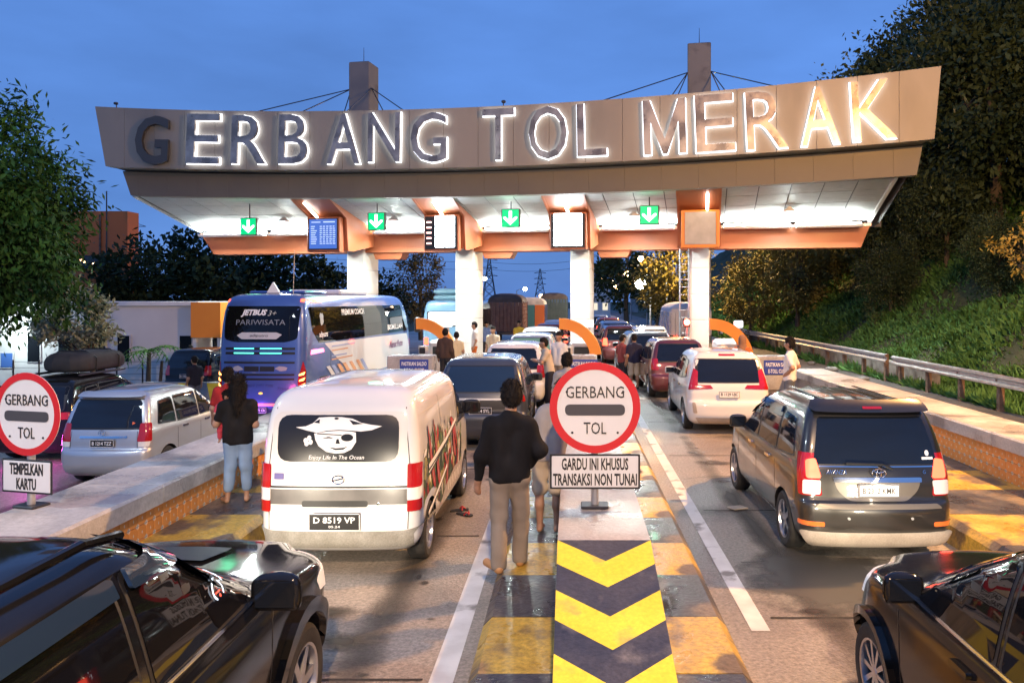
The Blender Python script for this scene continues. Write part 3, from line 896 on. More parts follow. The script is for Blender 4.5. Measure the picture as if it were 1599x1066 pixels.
# ================================================================== GUARDRAIL, WALL
def guardrail(label, x0, y0, x1, y1, zr, npost):
    t = thing('guardrail', label, 'guardrail', (x0, y0, 0), 0)
    L = math.hypot(x1 - x0, y1 - y0); ang = math.atan2(x1 - x0, y1 - y0)
    t.rotation_euler = (0, 0, -ang)
    prof = [(-.01, -.155), (-.085, -.125), (-.085, -.075), (-.015, -.03), (-.015, .03), (-.085, .075), (-.085, .125), (-.01, .155),
            (.0, .155), (-.07, .12), (-.07, .08), (0, .035), (0, -.035), (-.07, -.08), (-.07, -.12), (0, -.155)]
    n = max(1, int(L / 4))
    seg = L / n
    me = MB().prism([(a, b + zr) for a, b in prof], 0, seg + .12, 'Y').mesh('rail', M_steel)
    for i in range(n): inst('rail', me, t, (-.003 * (i % 2), i * seg, 0))
    pm = MB().rbox((.09, 0, zr / 2 - .02), (.13, .16, zr + .32), .01).mesh('post', M_rust)
    cm = MB().rbox((.03, 0, zr), (.08, .12, .22), .01).mesh('spacer', M_rust)
    for i in range(npost):
        y = .3 + (L - .6) * i / (npost - 1)
        inst('post', pm, t, (0, y, 0)); 
        inst('spacer', cm, t, (-.005, y, 0))
    return t
guardrail('near steel guardrail segment with a bent end beside the grass', 10.55, 9.0, 10.75, 25.6, .78, 9)
guardrail('far steel guardrail segment running past the toll booths', 10.75, 26.2, 10.95, 62, .80, 18)
M_stone = noisy('stone_wall', (.13, .125, .12), (.24, .235, .22), 3.5, (.7, .9), .5, 12)
tw = thing('retaining_wall', 'low grey stone wall behind the far guardrail', 'wall', (11.35, 24, 0))
for i in range(16):
    MB().rbox((random.uniform(-.03, .03), i * 2.4 + 1.2, .22), (.35, 2.37, .85 + random.uniform(-.05, .05)), .03).build('wall_block', M_stone, tw)
for i, (x, y, s) in enumerate(((10.2, 30.2, .2), (10.1, 26.6, .16), (10.35, 33.2, .17))):
    mb = MB(); mb.rbox((0, 0, s * .4), (s * 2.2, s * 1.7, s * .9), s * .3, .5 * i); tag(mb.build('rubble_stone', M_stone, loc=(x, y, 0)), ['brown rubble stone at the foot of the rail, nearest the road bend', 'small brown rubble stone where the two rails meet', 'brown rubble stone farthest along the steel rail'][i], 'stone')

# ================================================================== HILL WITH GRASS
def hill_z(x, y):
    d = x - 11.6
    base = np.where(d > 0, np.minimum(d * .80, 9 + d * .12), d * .02)
    wob = .35 * np.sin(x * .9 + y * .35) + .3 * np.sin(y * .55 - x * .3) + .18 * np.sin(x * 2.3 + y * 1.7)
    return base + wob * np.clip(d / 2.5, 0, 1)
xs = np.concatenate([np.linspace(11.0, 24, 40), np.linspace(25, 60, 16)])
ys = np.linspace(-5, 130, 110)
X, Y = np.meshgrid(xs, ys)
Z = hill_z(X, Y)
V = np.stack([X, Y, Z], -1).reshape(-1, 3)
nx_ = len(xs)
F = [(j * nx_ + i, j * nx_ + i + 1, (j + 1) * nx_ + i + 1, (j + 1) * nx_ + i) for j in range(len(ys) - 1) for i in range(nx_ - 1)]
hill = link(bpy.data.objects.new('hill', np_mesh('hill', V, F, M_soil, True)))
tag(hill, 'steep dark hillside beyond the guardrail', kind='structure')

def leaf_mat(name, c1, c2, scale=.8, rough=.55, trans=.25):
    m = noisy(name, c1, c2, scale, (rough, rough + .15), contrast=(.35, .65), coords='Object')
    b = m.node_tree.nodes['Principled BSDF']
    b.inputs['Specular IOR Level'].default_value = .15
    return m
M_grass = leaf_mat('grass_blades', (.045, .125, .03), (.11, .24, .07), .5)
M_weed = leaf_mat('weed_leaves', (.026, .075, .02), (.07, .16, .045), .9)

def quads_from(centers, dirs, ups, ln, wd):
    """leaf quads (a diamond-like strip): centre base, direction of length, width axis"""
    n = len(centers)
    side = np.cross(dirs, ups); side /= np.linalg.norm(side, axis=1)[:, None] + 1e-9
    a = centers; b = centers + dirs * (ln * .5)[:, None] + side * (wd * .5)[:, None]
    c = centers + dirs * ln[:, None]; d = centers + dirs * (ln * .5)[:, None] - side * (wd * .5)[:, None]
    v = np.stack([a, b, c, d], 1).reshape(-1, 3)
    f = np.arange(n * 4).reshape(-1, 4)
    return v, f
def unit(a): return a / (np.linalg.norm(a, axis=1)[:, None] + 1e-9)

def scatter_grass(name, n, xr, yr, ln, wd, m, label, seed):
    g = np.random.default_rng(seed)
    # denser near the camera
    u = g.random(n) ** 1.5
    y = yr[0] + (yr[1] - yr[0]) * u
    x = xr[0] + (xr[1] - xr[0]) * g.random(n) ** 1.3
    clump = np.sin(x * 1.9 + 1.3 * np.sin(y * .8)) + np.sin(y * 1.3 + x * .6)
    keep = clump + g.normal(0, .9, n) > (-.5 if name == 'grass' else -1.6)
    x, y = x[keep], y[keep]; k = len(x)
    z = hill_z(x, y) - .03
    d = unit(np.stack([g.normal(-.25, .5, k), g.normal(0, .5, k), np.abs(g.normal(.8, .3, k))], 1))
    up = unit(g.normal(0, 1, (k, 3)))
    sc = (.6 + .8 * g.random(k)) * (1 + .25 * clump[keep])
    l_ = ln * sc * (1 + y / 70); w_ = wd * sc * (1 + y / 50)
    v, f = quads_from(np.stack([x, y, z], 1), d, up, l_, w_)
    o = link(bpy.data.objects.new(name, np_mesh(name, v, f, m)))
    return tag(o, label, kind='stuff')
scatter_grass('grass', 120000, (11.2, 24), (10, 75), .19, .032, M_grass, 'green grass covering the steep bank', 1)
scatter_grass('undergrowth', 130000, (11.6, 28), (10, 85), .17, .09, M_weed, 'dark leafy undergrowth on the bank', 2)
scatter_grass('verge_grass', 26000, (10.9, 12.6), (8, 60), .2, .032, M_grass, 'bright verge grass behind the guardrail', 3)

# ================================================================== TREES
M_bark = noisy('bark', (.05, .038, .028), (.10, .08, .06), 6, (.8, .95), .5, 14, stretch=(1, 1, .25))
def tree_meshes(seed, H, crown_c, crown_r, n_clump, n_leaf, lsize, lmat, trunk_r=.14, droop=.0, lw=.38, clump_r=.28, fork=.45, lean=(0, 0)):
    """returns (trunk mesh, crown mesh); crown built from many small leaves in clumps"""
    g = np.random.default_rng(seed); rr = random.Random(seed)
    cc = np.array(crown_c); cr = np.array(crown_r)
    # clump centres: uneven shell + inner
    P = unit(g.normal(0, 1, (n_clump, 3)))
    rad = .45 + .6 * g.random(n_clump) ** .6
    lob = 1 + .22 * np.sin(P[:, 0] * 5 + seed) * np.cos(P[:, 2] * 4 + seed * 2) + .12 * g.normal(0, 1, n_clump)
    C = cc + P * cr * (rad * lob)[:, None]
    mb = MB()
    top = Vector((cc[0], cc[1], cc[2] - cr[2] * .25))
    base = Vector((lean[0], lean[1], -.3)); fk = Vector((cc[0] * .35 + lean[0] * .65, cc[1] * .35 + lean[1] * .65, H * fork))
    mid = (base + fk) / 2 + Vector((rr.uniform(-.1, .1), rr.uniform(-.1, .1), 0)) * trunk_r * 6
    mb.tube(base, mid, trunk_r * 1.35, trunk_r, 9); mb.tube(mid, fk, trunk_r, trunk_r * .85, 9)
    nl = 7
    order = list(range(n_clump)); rr.shuffle(order)
    for i in range(nl):
        q = Vector(C[order[i % n_clump]])
        m1 = fk.lerp(q, .5) + Vector((rr.uniform(-.15, .15), rr.uniform(-.15, .15), .12)) * cr[0] * .5
        mb.tube(fk, m1, trunk_r * .62, trunk_r * .36, 7); mb.tube(m1, q, trunk_r * .36, trunk_r * .1, 6)
        for j in range(3):
            q2 = Vector(C[order[(i * 3 + j + nl) % n_clump]])
            if (q2 - m1).length < cr[0] * 1.1:
                mb.tube(m1, q2, trunk_r * .22, trunk_r * .05, 5)
    tr = mb.mesh('trunk', M_bark, 40)
    # leaves
    idx = np.repeat(np.arange(n_clump), n_leaf); k = len(idx)
    off = g.normal(0, 1, (k, 3)) * clump_r * cr.mean() * .55
    pos = C[idx] + off
    out = unit(pos - cc)
    d = unit(out * .6 + g.normal(0, .8, (k, 3)) + np.array([0, 0, -droop]))
    up = unit(g.normal(0, .6, (k, 3)) + np.array([0, 0, 1.0]))
    l_ = lsize * (.6 + .8 * g.random(k)); w_ = l_ * lw
    v, f = quads_from(pos, d, up, l_, w_)
    cm = np_mesh('crown', v, f, lmat)
    return tr, cm
def tree(name, label, cat, loc, meshes, scale=1.0, rz=0.0, group=None):
    t = thing(name, label, cat, loc, rz, group)
    t.scale = (scale,) * 3
    inst('trunk', meshes[0], t); inst('crown', meshes[1], t)
    return t
L_mango = leaf_mat('mango_leaves', (.010, .034, .008), (.04, .11, .02), .9)
L_dark = leaf_mat('dark_leaves', (.012, .025, .012), (.03, .05, .022), .5)
L_pale = leaf_mat('pale_leaves', (.20, .24, .15), (.34, .38, .26), 1.4)
L_olive = leaf_mat('olive_leaves', (.10, .10, .03), (.19, .17, .05), .6)
L_hill = leaf_mat('hill_leaves', (.02, .036, .015), (.05, .072, .03), .4)
L_brown = leaf_mat('brown_leaves', (.07, .06, .025), (.13, .105, .045), .5)
mango = tree_meshes(11, 6.5, (0, 0, 4.6), (2.7, 2.6, 2.55), 130, 260, .23, L_mango, .22, droop=.7, lw=.36, clump_r=.25)
tree('mango_tree', 'large dense mango tree beside the white building', 'tree', (-13.85, 17.6, .95), mango, .79)
pale = tree_meshes(12, 3.4, (-.1, 0, 2.75), (1.0, 1.0, .95), 46, 90, .15, L_pale, .06, lw=.5, clump_r=.24, lean=(.75, 0), fork=.42)
tree('small_tree', 'small pale-leaved leaning tree in front of the white building', 'tree', (-14.3, 22.2, -.55), pale, 1.0)
broad = [tree_meshes(20 + i, 8, (0, 0, 5.2), (3.2, 3.0, 2.7), 60, 80, .42, L_dark, .22, lw=.55, clump_r=.26) for i in range(2)]
for i, (x, y, s, k) in enumerate(((-23.5, 43, .84, 0), (-20.2, 44, .88, 1), (-16.6, 46, .80, 0), (-13.4, 52, .62, 1))):
    tree('broadleaf_tree', ['dark tree behind the white building, leftmost of the row', 'tallest dark tree behind the white building', 'dark tree behind the bus roof, left of the antenna', 'low dark tree behind the bus, beside the first column'][i], 'tree', (x, y, -.5), broad[k], s, i * 1.3, 'dark trees behind the buildings')
con = tree_meshes(31, 9, (0, 0, 5.2), (1.8, 1.8, 3.8), 60, 70, .4, L_brown, .18, lw=.3, clump_r=.24, droop=.3)
tree('tall_tree', 'tall narrow brownish tree between the first two columns', 'tree', (-11.4, 58, 0), con, .78)
olive = [tree_meshes(40 + i, 8, (0, 0, 4.8), (2.6, 2.4, 3.2), 70, 90, .32, L_olive, .16, lw=.45, clump_r=.25, fork=.28) for i in range(2)]
for i, (x, y, s, k) in enumerate(((7.2, 54, .98, 0), (10.9, 47, .70, 1), (12.6, 43, .72, 0), (14.6, 45, .84, 1))):
    tree('roadside_tree', ['yellow-lit tree just left of the east column', 'olive tree just right of the east column, by the guardrail', 'broad olive shrub-like tree at the foot of the bank', 'olive tree on the bank under the canopy corner'][i], 'tree', (x, y, float(hill_z(np.array(x), np.array(float(y)))) if x > 11 else 0), olive[k], s, i * 1.7, 'lamp-lit trees along the road')
tree('distant_tree', 'large dark spreading tree beyond the street lamps', 'tree', (6.0, 84, 0), broad[1], 1.15)
tree('distant_tree', 'dark rounded tree under the street lamps, by the far cars', 'tree', (8.4, 76, 0), broad[0], .62, .6)
hillt = [tree_meshes(60 + i, 11, (0, 0, 6.4), (3.6, 3.4, 4.0), 110, 210, .27, L_hill, .24, lw=.5, clump_r=.26, fork=.35) for i in range(3)]
HT = [(19.4, 43.0, 1.15, 1, 'tall hillside tree just right of the fascia end'), (24.5, 47.0, 1.2, 2, 'tall dark hillside tree behind the others'), (16.6, 37.2, .78, 0, 'hillside tree below the fascia end, up the bank'), (21.5, 36.0, 1.0, 1, 'broad hillside tree filling the upper right'), (18.2, 33.0, 1.05, 0, 'tallest hillside tree, cut by the top right corner'), (20.5, 30.0, .9, 1, 'hillside tree on the right edge below the tallest one'), (15.6, 38.5, .60, 2, 'hillside tree just right of the canopy end'),
      (17.6, 44, .66, 0, 'hillside tree behind the canopy end, higher up'), (14.9, 51, .62, 1, 'hillside tree seen under the canopy soffit'), (19.5, 52, .8, 2, 'hillside tree above the olive trees'),
      (22.0, 40, .8, 0, 'hillside tree in the dark gap right of the fascia'), (17.0, 60, .75, 1, 'hillside tree beyond the olive trees, far up the bank'), (23.5, 33.5, .95, 2, 'hillside tree halfway up the right edge'), (15.6, 28.0, .32, 1, 'small bushy hillside tree above the near guardrail'), (21.5, 26.0, .5, 2, 'bushy hillside tree on the right edge above the grass'),
      (13.9, 33.5, .34, 0, 'bushy low tree on the bank below the canopy corner'), (18.6, 28.2, .45, 0, 'dark bushy tree on the bank near the right edge'), (16.2, 33.2, .45, 1, 'dark bushy tree in the middle of the bank')]
for i, (x, y, s, k, lb) in enumerate(HT):
    tree('hillside_tree', lb, 'tree', (x, y, float(hill_z(np.array(x), np.array(float(y)))) - .3), hillt[k], s, i * 1.1, 'dark trees on the hillside')
tw_ = tree_meshes(77, 3.4, (0, 0, 2.0), (1.3, 1.2, .9), 26, 26, .16, leaf_mat('yellow_twig_leaves', (.30, .22, .04), (.42, .30, .07), .9), .05, lw=.4, clump_r=.22, fork=.25)
tree('yellow_shrub', 'sparse yellow-leaved shrub on the bank at the right edge', 'shrub', (15.2, 25.3, float(hill_z(np.array(15.2), np.array(25.3))) - .1), tw_, .95)

# palm
def palm():
    t = thing('palm', 'small green palm in front of the white building', 'palm', (-14.9, 27.0, -.55))
    mb = MB(); mb.tube((0, 0, 0), (.05, 0, 1.5), .09, .07, 8); mb.tube((.35, .1, 0), (.45, .1, 1.2), .07, .05, 8); mb.build('trunk', M_bark, t)
    rr = random.Random(5)
    fm = leaf_mat('palm_leaves', (.05, .14, .03), (.10, .22, .05), 2)
    for i in range(13):
        a = i * 2 * PI / 13 + rr.uniform(-.2, .2); L = rr.uniform(.9, 1.25); up = rr.uniform(.25, 1.0)
        mb = MB(); prev = None; o = Vector((.05, 0, 1.5))
        pts = []
        for k in range(9):
            s_ = k / 8
            r_ = L * s_ * math.cos(up * (1 - s_)); z_ = L * (.75 * up * s_ - (.75 + .2 * up) * s_ * s_ * .9)
            pts.append(o + Vector((math.cos(a) * r_, math.sin(a) * r_, z_ + .15 * s_)))
        side = Vector((-math.sin(a), math.cos(a), 0))
        for k in range(1, 9):
            p = pts[k]; dr = (pts[k] - pts[k - 1]).normalized()
            for sgn in (-1, 1):
                tip = p + side * sgn * .34 * (1 - .55 * k / 8) + dr * .16 + Vector((0, 0, -.12))
                mb.add([p - dr * .035, p + dr * .035, tip], [(0, 1, 2)])
        mb.path(pts, .012, 4)
        mb.build('frond', fm, t, fix=False)
palm()

# ================================================================== BUILDINGS
M_wall = noisy('white_wall', (.52, .52, .52), (.60, .60, .60), .5, (.6, .8), .03, c3=(.36, .36, .36), s3=.35, t3=(.56, .72))
def office():
    t = thing('white_building', 'low white building with narrow windows and an orange porch', 'building', (-14.6, 30.0, -.55))
    x0 = -16.5
    MB().bbox(x0, 0, 0, 8, 0, 3.12).build('wall', M_wall, t)
    r_ = MB().bbox(x0 - .1, .06, -.10, 8.1, 3.12, 3.28).build('roof_edge', M_bw, t)
    for i, px in enumerate((12, 54, 102, 156, 194, 252, 291)):
        x = (px - 893) / 1200 * 30.0 + 14.6
        lit = i == 2
        hh = (1.0 if i in (1, 2, 4, 6) else .55 if i == 0 else 1.75); zc = 1.45 if i in (1, 2, 4, 6) else 1.0 if i == 0 else 1.0
        if i == 3: hh, zc = 2.0, 1.05
        if i == 5: continue
        w_ = .46
        f = MB().rbox((x, -.02, zc), (w_ + .1, .06, hh + .1), .01).build('window' if i not in (3,) else 'door', M_wall, t)
        MB().rbox((x, -.055, zc), (w_, .02, hh), .005).build('pane', M_glass if i else mat('notice_blue', (.05, .12, .35), .4), f)
        if lit:
            MB().rbox((x - .02, -.07, zc - .25), (.05, .02, .09), .005).build('lamp', emis('warm_bulb', (1, .5, .2), 12), f)
            MB().rbox((x + .55, -.07, zc - .12), (.1, .03, .1), .01).build('wall_lamp', emis('cool_bulb', (.85, 1, .95), 25), t)
    # orange porch at the right end
    MB().bbox(.02, 1.15, -.6, 1.2, 1.9, 3.25).build('porch_beam', M_org2, t)
    for x in (.12, 1.05): MB().bbox(x - .06, x + .06, -.5, -.38, 0, 1.9).build('porch_post', M_bw, t)
    MB().bbox(.10, 1.1, 1.0, 1.06, 0, 1.9).build('glass_door', M_glass2, t)
    area_light('wall_fill_light', t, (-6.9, -1.2, 2.4), (R(60), 0, 0), .3, .3, 90, (.85, 1, .95))  # bodiless light added in front to brighten the white wall
    return t
office()
def orange_block():
    t = thing('orange_building', 'tall orange building half hidden behind the mango tree', 'building', (-26.6, 46, -.5))
    MB().bbox(-14, 0, 0, 1.2, 0, 8.6).build('wall', noisy('orange_wall', (.55, .13, .025), (.60, .16, .035), .4, (.5, .7), .02), t)
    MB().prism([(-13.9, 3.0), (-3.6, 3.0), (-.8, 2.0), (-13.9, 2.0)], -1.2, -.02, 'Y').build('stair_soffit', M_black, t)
    MB().rbox((-1.6, -.06, 4.2), (.10, .1, 8.4), .01).build('drainpipe', M_rust, t)
    for i in range(7):
        MB().rbox((-3.6 + i * .28 + random.uniform(-.08, .08), -.1, 5.55 + random.uniform(-.25, .25)), (.09, .05, .09), .01).build('bulb', emis('warm_bulb2', (1, .55, .28), 18), t)
    MB().rbox((-2.7, -.04, 5.55), (2.6, .06, .8), .02).build('window', M_glass, t)
    return t
orange_block()
tf = thing('wire_fence', 'dark wire fence in front of the white building', 'fence', (-20.5, 28.2, -.55))
mb = MB()
for i in range(8): MB().tube((i * .95, 0, 0), (i * .95, 0, 1.15), .03, n=6).build('fence_post', M_dark, tf)
for k in range(5): MB().tube((0, 0, .2 + k * .22), (6.65, 0, .2 + k * .22), .009, n=4).build('fence_wire', M_dark, tf)
th = thing('hedge', 'low dark hedge below the white building at the left edge', 'hedge', (-18.8, 23.5, -.55))
hm = tree_meshes(90, .6, (0, 0, .35), (1.6, .6, .42), 40, 60, .13, L_mango, .03, lw=.5, clump_r=.2)
inst('trunk', hm[0], th); inst('crown', hm[1], th)
ty = thing('striped_barrier', 'grey concrete barrier with yellow stripes beyond the silver minivan', 'barrier', (-14.2, 25.4, -.55))
MB().prism([(0, 0), (3.0, 0), (3.0, .62), (0, .62)], 0, .3, 'Y').build('concrete', M_conc, ty)
for i in range(3): MB().prism([(.35 + i * .95, .02), (.72 + i * .95, .02), (.60 + i * .95, .60), (.23 + i * .95, .60)], -.006, 0, 'Y').build('stripe', M_yel2, ty)

# ================================================================== PYLONS, POLES, STREET LAMPS
def pylon(label, x, y, H, w):
    t = thing('transmission_tower', label, 'pylon', (x, y, 0))
    def corner(k, s): 
        ww = w * (1 - s) ** 1.2 + .35
        return Vector(((-1 if k in (0, 3) else 1) * ww / 2, (-1 if k < 2 else 1) * ww / 2, H * s))
    lv = [0, .2, .38, .53, .66, .77, .87, 1.0]
    for k in range(4):
        mb = MB(); mb.path([corner(k, s) for s in lv], .10, 4); mb.build('leg', M_dark, t)
    for a, b in zip(lv[:-1], lv[1:]):
        mb = MB()
        for k in range(4):
            j = (k + 1) % 4
            mb.tube(corner(k, a), corner(j, b), .06, n=3); mb.tube(corner(j, a), corner(k, b), .06, n=3); mb.tube(corner(k, b), corner(j, b), .06, n=3)
        mb.build('lattice', M_dark, t)
    for s in (.62, .76, .90):
        mb = MB(); z = H * s; a = H * .15
        mb.tube((-a, 0, z), (a, 0, z), .09, n=4); mb.tube((-a, 0, z), (0, 0, z + H * .05), .06, n=4); mb.tube((a, 0, z), (0, 0, z + H * .05), .06, n=4)
        mb.build('cross_arm', M_dark, t)
    return t
pylon('lattice pylon left of the canopy, beside the orange building', -86, 150, 19, 5)
pylon('slim lattice pylon seen between the second and third columns', -21.5, 200, 14.5, 4)
pylon('faint lattice pylon left of the third column', -9.5, 230, 12, 4)
pylon('lattice pylon right of the third column', 4.5, 190, 15, 4)
for i, (a, b) in enumerate((((-130, 150, 14.5), (-21.5, 200, 12.6)), ((-130, 150, 12.4), (-21.5, 200, 10.7)), ((-21.5, 200, 12.6), (4.5, 190, 13)), ((-21.5, 200, 10.7), (4.5, 190, 11.2)))):
    mb = MB(); A, B = Vector(a), Vector(b); pts = []
    for k in range(13):
        s = k / 12; p = A.lerp(B, s); p.z -= 6 * s * (1 - s) * .6; pts.append(p)
    mb.path(pts, .05, 4); tag(mb.build('power_line', M_dark), ['upper power line sagging behind the bus', 'lower power line sagging behind the bus', 'upper power line between the middle columns', 'lower power line between the middle columns'][i], 'power line', 'power lines in the sky')
mb = MB(); mb.tube((0, 0, 0), (0, 0, 9.6), .05, .035, 6)
tag(mb.build('mast', M_dark, loc=(-27.0, 44.6, -.5)), 'thin dark mast rising in front of the orange building', 'mast')

M_sod = emis('sodium_lamp', (1.0, .62, .28), 40)
M_merc = emis('mercury_lamp', (.85, .97, 1.0), 40)
def street_lamp(label, x, y, z, arm, m, r=.16, power=0, col=(1, .62, .28), group='street lamps along the road'):
    t = thing('street_lamp', label, 'street lamp', (x, y, 0), 0, group)
    MB().tube((0, 0, 0), (0, 0, z - .25), .09, .06, 8).build('pole', M_steel, t)
    mb = MB(); mb.path([Vector((arm * s, 0, z - .25 + .3 * math.sin(s * PI / 2))) for s in (0, .25, .5, .75, 1.0)], .045, 6); mb.build('arm', M_steel, t)
    MB().rbox((arm, .05, z + .08 + r * .6), (.55, .26, .14), .05).build('lamp_head', M_dark, t)
    MB().lathe([(0, -r), (r * .5, -r * .87), (r * .87, -r * .5), (r, 0), (r * .87, r * .5), (r * .5, r * .8), (0, r * .85)], 'Z', 16, (arm, 0, z)).build('lamp_glass', m, t, smooth=60)
    if power:
        d = bpy.data.lights.new('street_light', 'POINT'); d.energy = power; d.color = col; d.shadow_soft_size = .2
        o = bpy.data.objects.new('street_light', d); link(o, t); o.location = (arm, 0, z - r - .06)
    return t
def px(x_, y_, D): return ((x_ - 893) / 1200 * D, D, 2.8 + (468 - y_) / 1200 * D)
LAMPS = [(757, 435, 95, M_merc, .25, 'small white street lamp right of the second column', -1.2), (820, 451, 110, M_merc, .28, 'white street lamp over the brown truck', -1.2), (845, 462, 120, M_sod, .30, 'low orange street lamp left of the third column', 1.2),
         (1001, 404, 66, M_sod, .26, 'highest orange street lamp, left of the yellow-lit tree', 2.2), (979, 427, 84, M_sod, .32, 'second orange street lamp in the row receding right of the third column', 2.2), (961, 449, 108, M_sod, .36, 'third orange street lamp in the row, behind the far cars', 2.2), (951, 462, 135, M_sod, .40, 'farthest orange street lamp of the row', 2.2)]
for (x_, y_, D, m, r_, lb, arm) in LAMPS:
    X_, Y_, Z_ = px(x_, y_, D)
    street_lamp(lb, X_ + arm, Y_, Z_, -arm, m, r_)
# bright floodlight and the warning lamp
X_, Y_, Z_ = px(1000, 443, 60)
fl = street_lamp('dazzling white floodlight left of the yellow-lit tree', X_ + .8, Y_, Z_, -.8, emis('flood_white', (1, .97, .88), 150), .42, 2500, (1, .93, .78))
# street lamps whose poles stand outside the picture light the near road
street_lamp('orange street lamp on the side road, lighting the bank', 10.2, 12.0, 9.6, -1.2, M_sod, .2, 13500, (1.0, .50, .15))
street_lamp('orange street lamp behind the viewpoint', 2.2, -5.5, 9.0, -1.4, M_sod, .2, 12000, (1.0, .68, .42))
street_lamp('pale street lamp over the lower lanes', -11.8, 5.0, 8.6, 1.4, M_merc, .2, 1700, (.75, .92, 1.0))
# orange lamp glow on the roadside trees comes from the lamp row
street_lamp('orange street lamp hidden behind the east column', 8.9, 49.5, 9.2, -1.0, M_sod, .2, 13000, (1.0, .58, .20))
wl = thing('warning_lamp', 'glowing red lamp on a post beside the east column', 'warning lamp', (4.42, 29.6, 0))
MB().tube((0, 0, 0), (0, 0, 1.75), .05, n=8).build('post', M_steel, wl)
MB().rbox((0, 0, 1.92), (.26, .2, .36), .03).build('housing', M_black, wl)
MB().lathe([(0, -.15), (.09, -.14), (.12, -.10)], 'Y', 14, (0, 0, 1.94)).build('lens', emis('red_signal', (1, .10, .06), 25), wl)
dl = bpy.data.lights.new('warning_light', 'POINT'); dl.energy = 130; dl.color = (1, .06, .04); dl.shadow_soft_size = .1
o = bpy.data.objects.new('warning_light', dl); link(o, wl); o.location = (0, -.35, 1.94)
# far overpass closing the road
ov = thing('overpass', 'distant dark overpass with small lights closing the road', 'bridge', (4, 170, 0))
MB().bbox(-1.5, 30, 0, 6, 5.0, 6.0).build('deck', M_roof, ov); MB().bbox(-1.5, 30, -.3, 0, 6.0, 6.6).build('parapet', M_conc, ov)
for x in (0, 10, 20): MB().bbox(x - .7, x + .7, 1, 5, 0, 5).build('pier', M_conc, ov)
for i in range(6): MB().rbox((0 + i * 2.6, -.5, 7.0 + .5 * (i % 2)), (.35, .2, .35), .05).build('lamp', M_sod, ov)
wb = thing('white_hut', 'small white roadside hut right of the third column', 'hut', (4.4, 120, 0))
MB().bbox(-1.6, 1.6, 0, 3, 0, 4.8).build('wall', M_bw, wb); MB().bbox(-2.6, 4.2, -.4, 3.2, 3.0, 3.5).build('awning', M_wall, wb)
for x in (-.8, .8): MB().bbox(x - .4, x + .4, -.05, -.01, 1.2, 2.3).build('window', emis('hut_window', (1, .9, .7), 1.0), wb)
from mathutils.interpolate import poly_3d_calc
# ================================================================== VEHICLES
def mono(keys, sub):
    """monotone cubic through rows of key values"""
    K = np.array(keys, dtype=float); n = len(K)
    D = np.diff(K, axis=0); Mt = np.zeros_like(K)
    for i in range(1, n - 1):
        a, b = D[i - 1], D[i]
        Mt[i] = np.where(a * b > 0, 2 * a * b / (a + b + 1e-12 * np.sign(a + b + 1e-15)), 0)
    Mt[0] = D[0]; Mt[-1] = D[-1]
    rows = []
    for i in range(n - 1):
        for s in range(sub):
            t = s / sub
            h00 = 2 * t ** 3 - 3 * t ** 2 + 1; h10 = t ** 3 - 2 * t ** 2 + t; h01 = -2 * t ** 3 + 3 * t ** 2; h11 = t ** 3 - t ** 2
            rows.append(h00 * K[i] + h10 * Mt[i] + h01 * K[i + 1] + h11 * Mt[i + 1])
    rows.append(K[-1])
    return rows

def half_ring(z, xr, xf, w, rr, rf, br, bf, NR=6, NC=6, NS=22):
    pts = []
    for i in range(NR):
        y = (w - rr) * i / NR; pts.append((xr + br * (y / w) ** 2, y))
    for i in range(NC):
        t = PI / 2 * i / NC; cx = xr + br + rr * .9; 
        pts.append((cx - rr * .9 * math.cos(t) - br * .15 * (1 - i / NC), w - rr + rr * math.sin(t)))
    x0 = xr + br + rr * .9; x1 = xf - bf - rf
    for i in range(NS): pts.append((x0 + (x1 - x0) * i / NS, w))
    for i in range(NC):
        t = PI / 2 * i / NC; pts.append((x1 + rf * math.sin(t) + bf * .15 * (i / NC), w - rf + rf * math.cos(t)))
    for i in range(NR + 1):
        y = (w - rf) * (1 - i / NR); pts.append((xf - bf * (y / w) ** 2, y))
    out = []
    for x, y in pts:
        f = min(1, max(0, (x - xr) / (xf - xr)))
        out.append((x, y * (1 - .035 * abs(2 * f - 1) ** 3), z))
    return out

def loft(keys, sub=3, **kw):
    rows = mono(keys, sub); mb = MB(); M_ = None; vs = []; fs = []
    for r in rows:
        h = half_ring(*r, **kw)
        ring = h + [(x, -y, z) for x, y, z in reversed(h[1:-1])]
        M_ = len(ring); vs += ring
    for k in range(len(rows) - 1):
        for i in range(M_):
            j = (i + 1) % M_
            fs.append((k * M_ + i, k * M_ + j, (k + 1) * M_ + j, (k + 1) * M_ + i))
    b = len(vs); r0, r1 = rows[0], rows[-1]
    vs.append(((r0[1] + r0[2]) / 2, 0, r0[0])); vs.append(((r1[1] + r1[2]) / 2, 0, r1[0] + .006))
    for i in range(M_):
        j = (i + 1) % M_; fs.append((b, j, i)); o = (len(rows) - 1) * M_; fs.append((b + 1, o + i, o + j))
    mb.add(vs, fs)
    return mb

def boolean_cut(me, cutter):
    a = link(bpy.data.objects.new('body', me)); b = link(bpy.data.objects.new('cut', cutter))
    md = a.modifiers.new('cut', 'BOOLEAN'); md.operation = 'DIFFERENCE'; md.object = b; md.solver = 'EXACT'
    dg = bpy.context.evaluated_depsgraph_get(); dg.update()
    out = bpy.data.meshes.new_from_object(a.evaluated_get(dg))
    bpy.data.objects.remove(a); bpy.data.objects.remove(b)
    return out

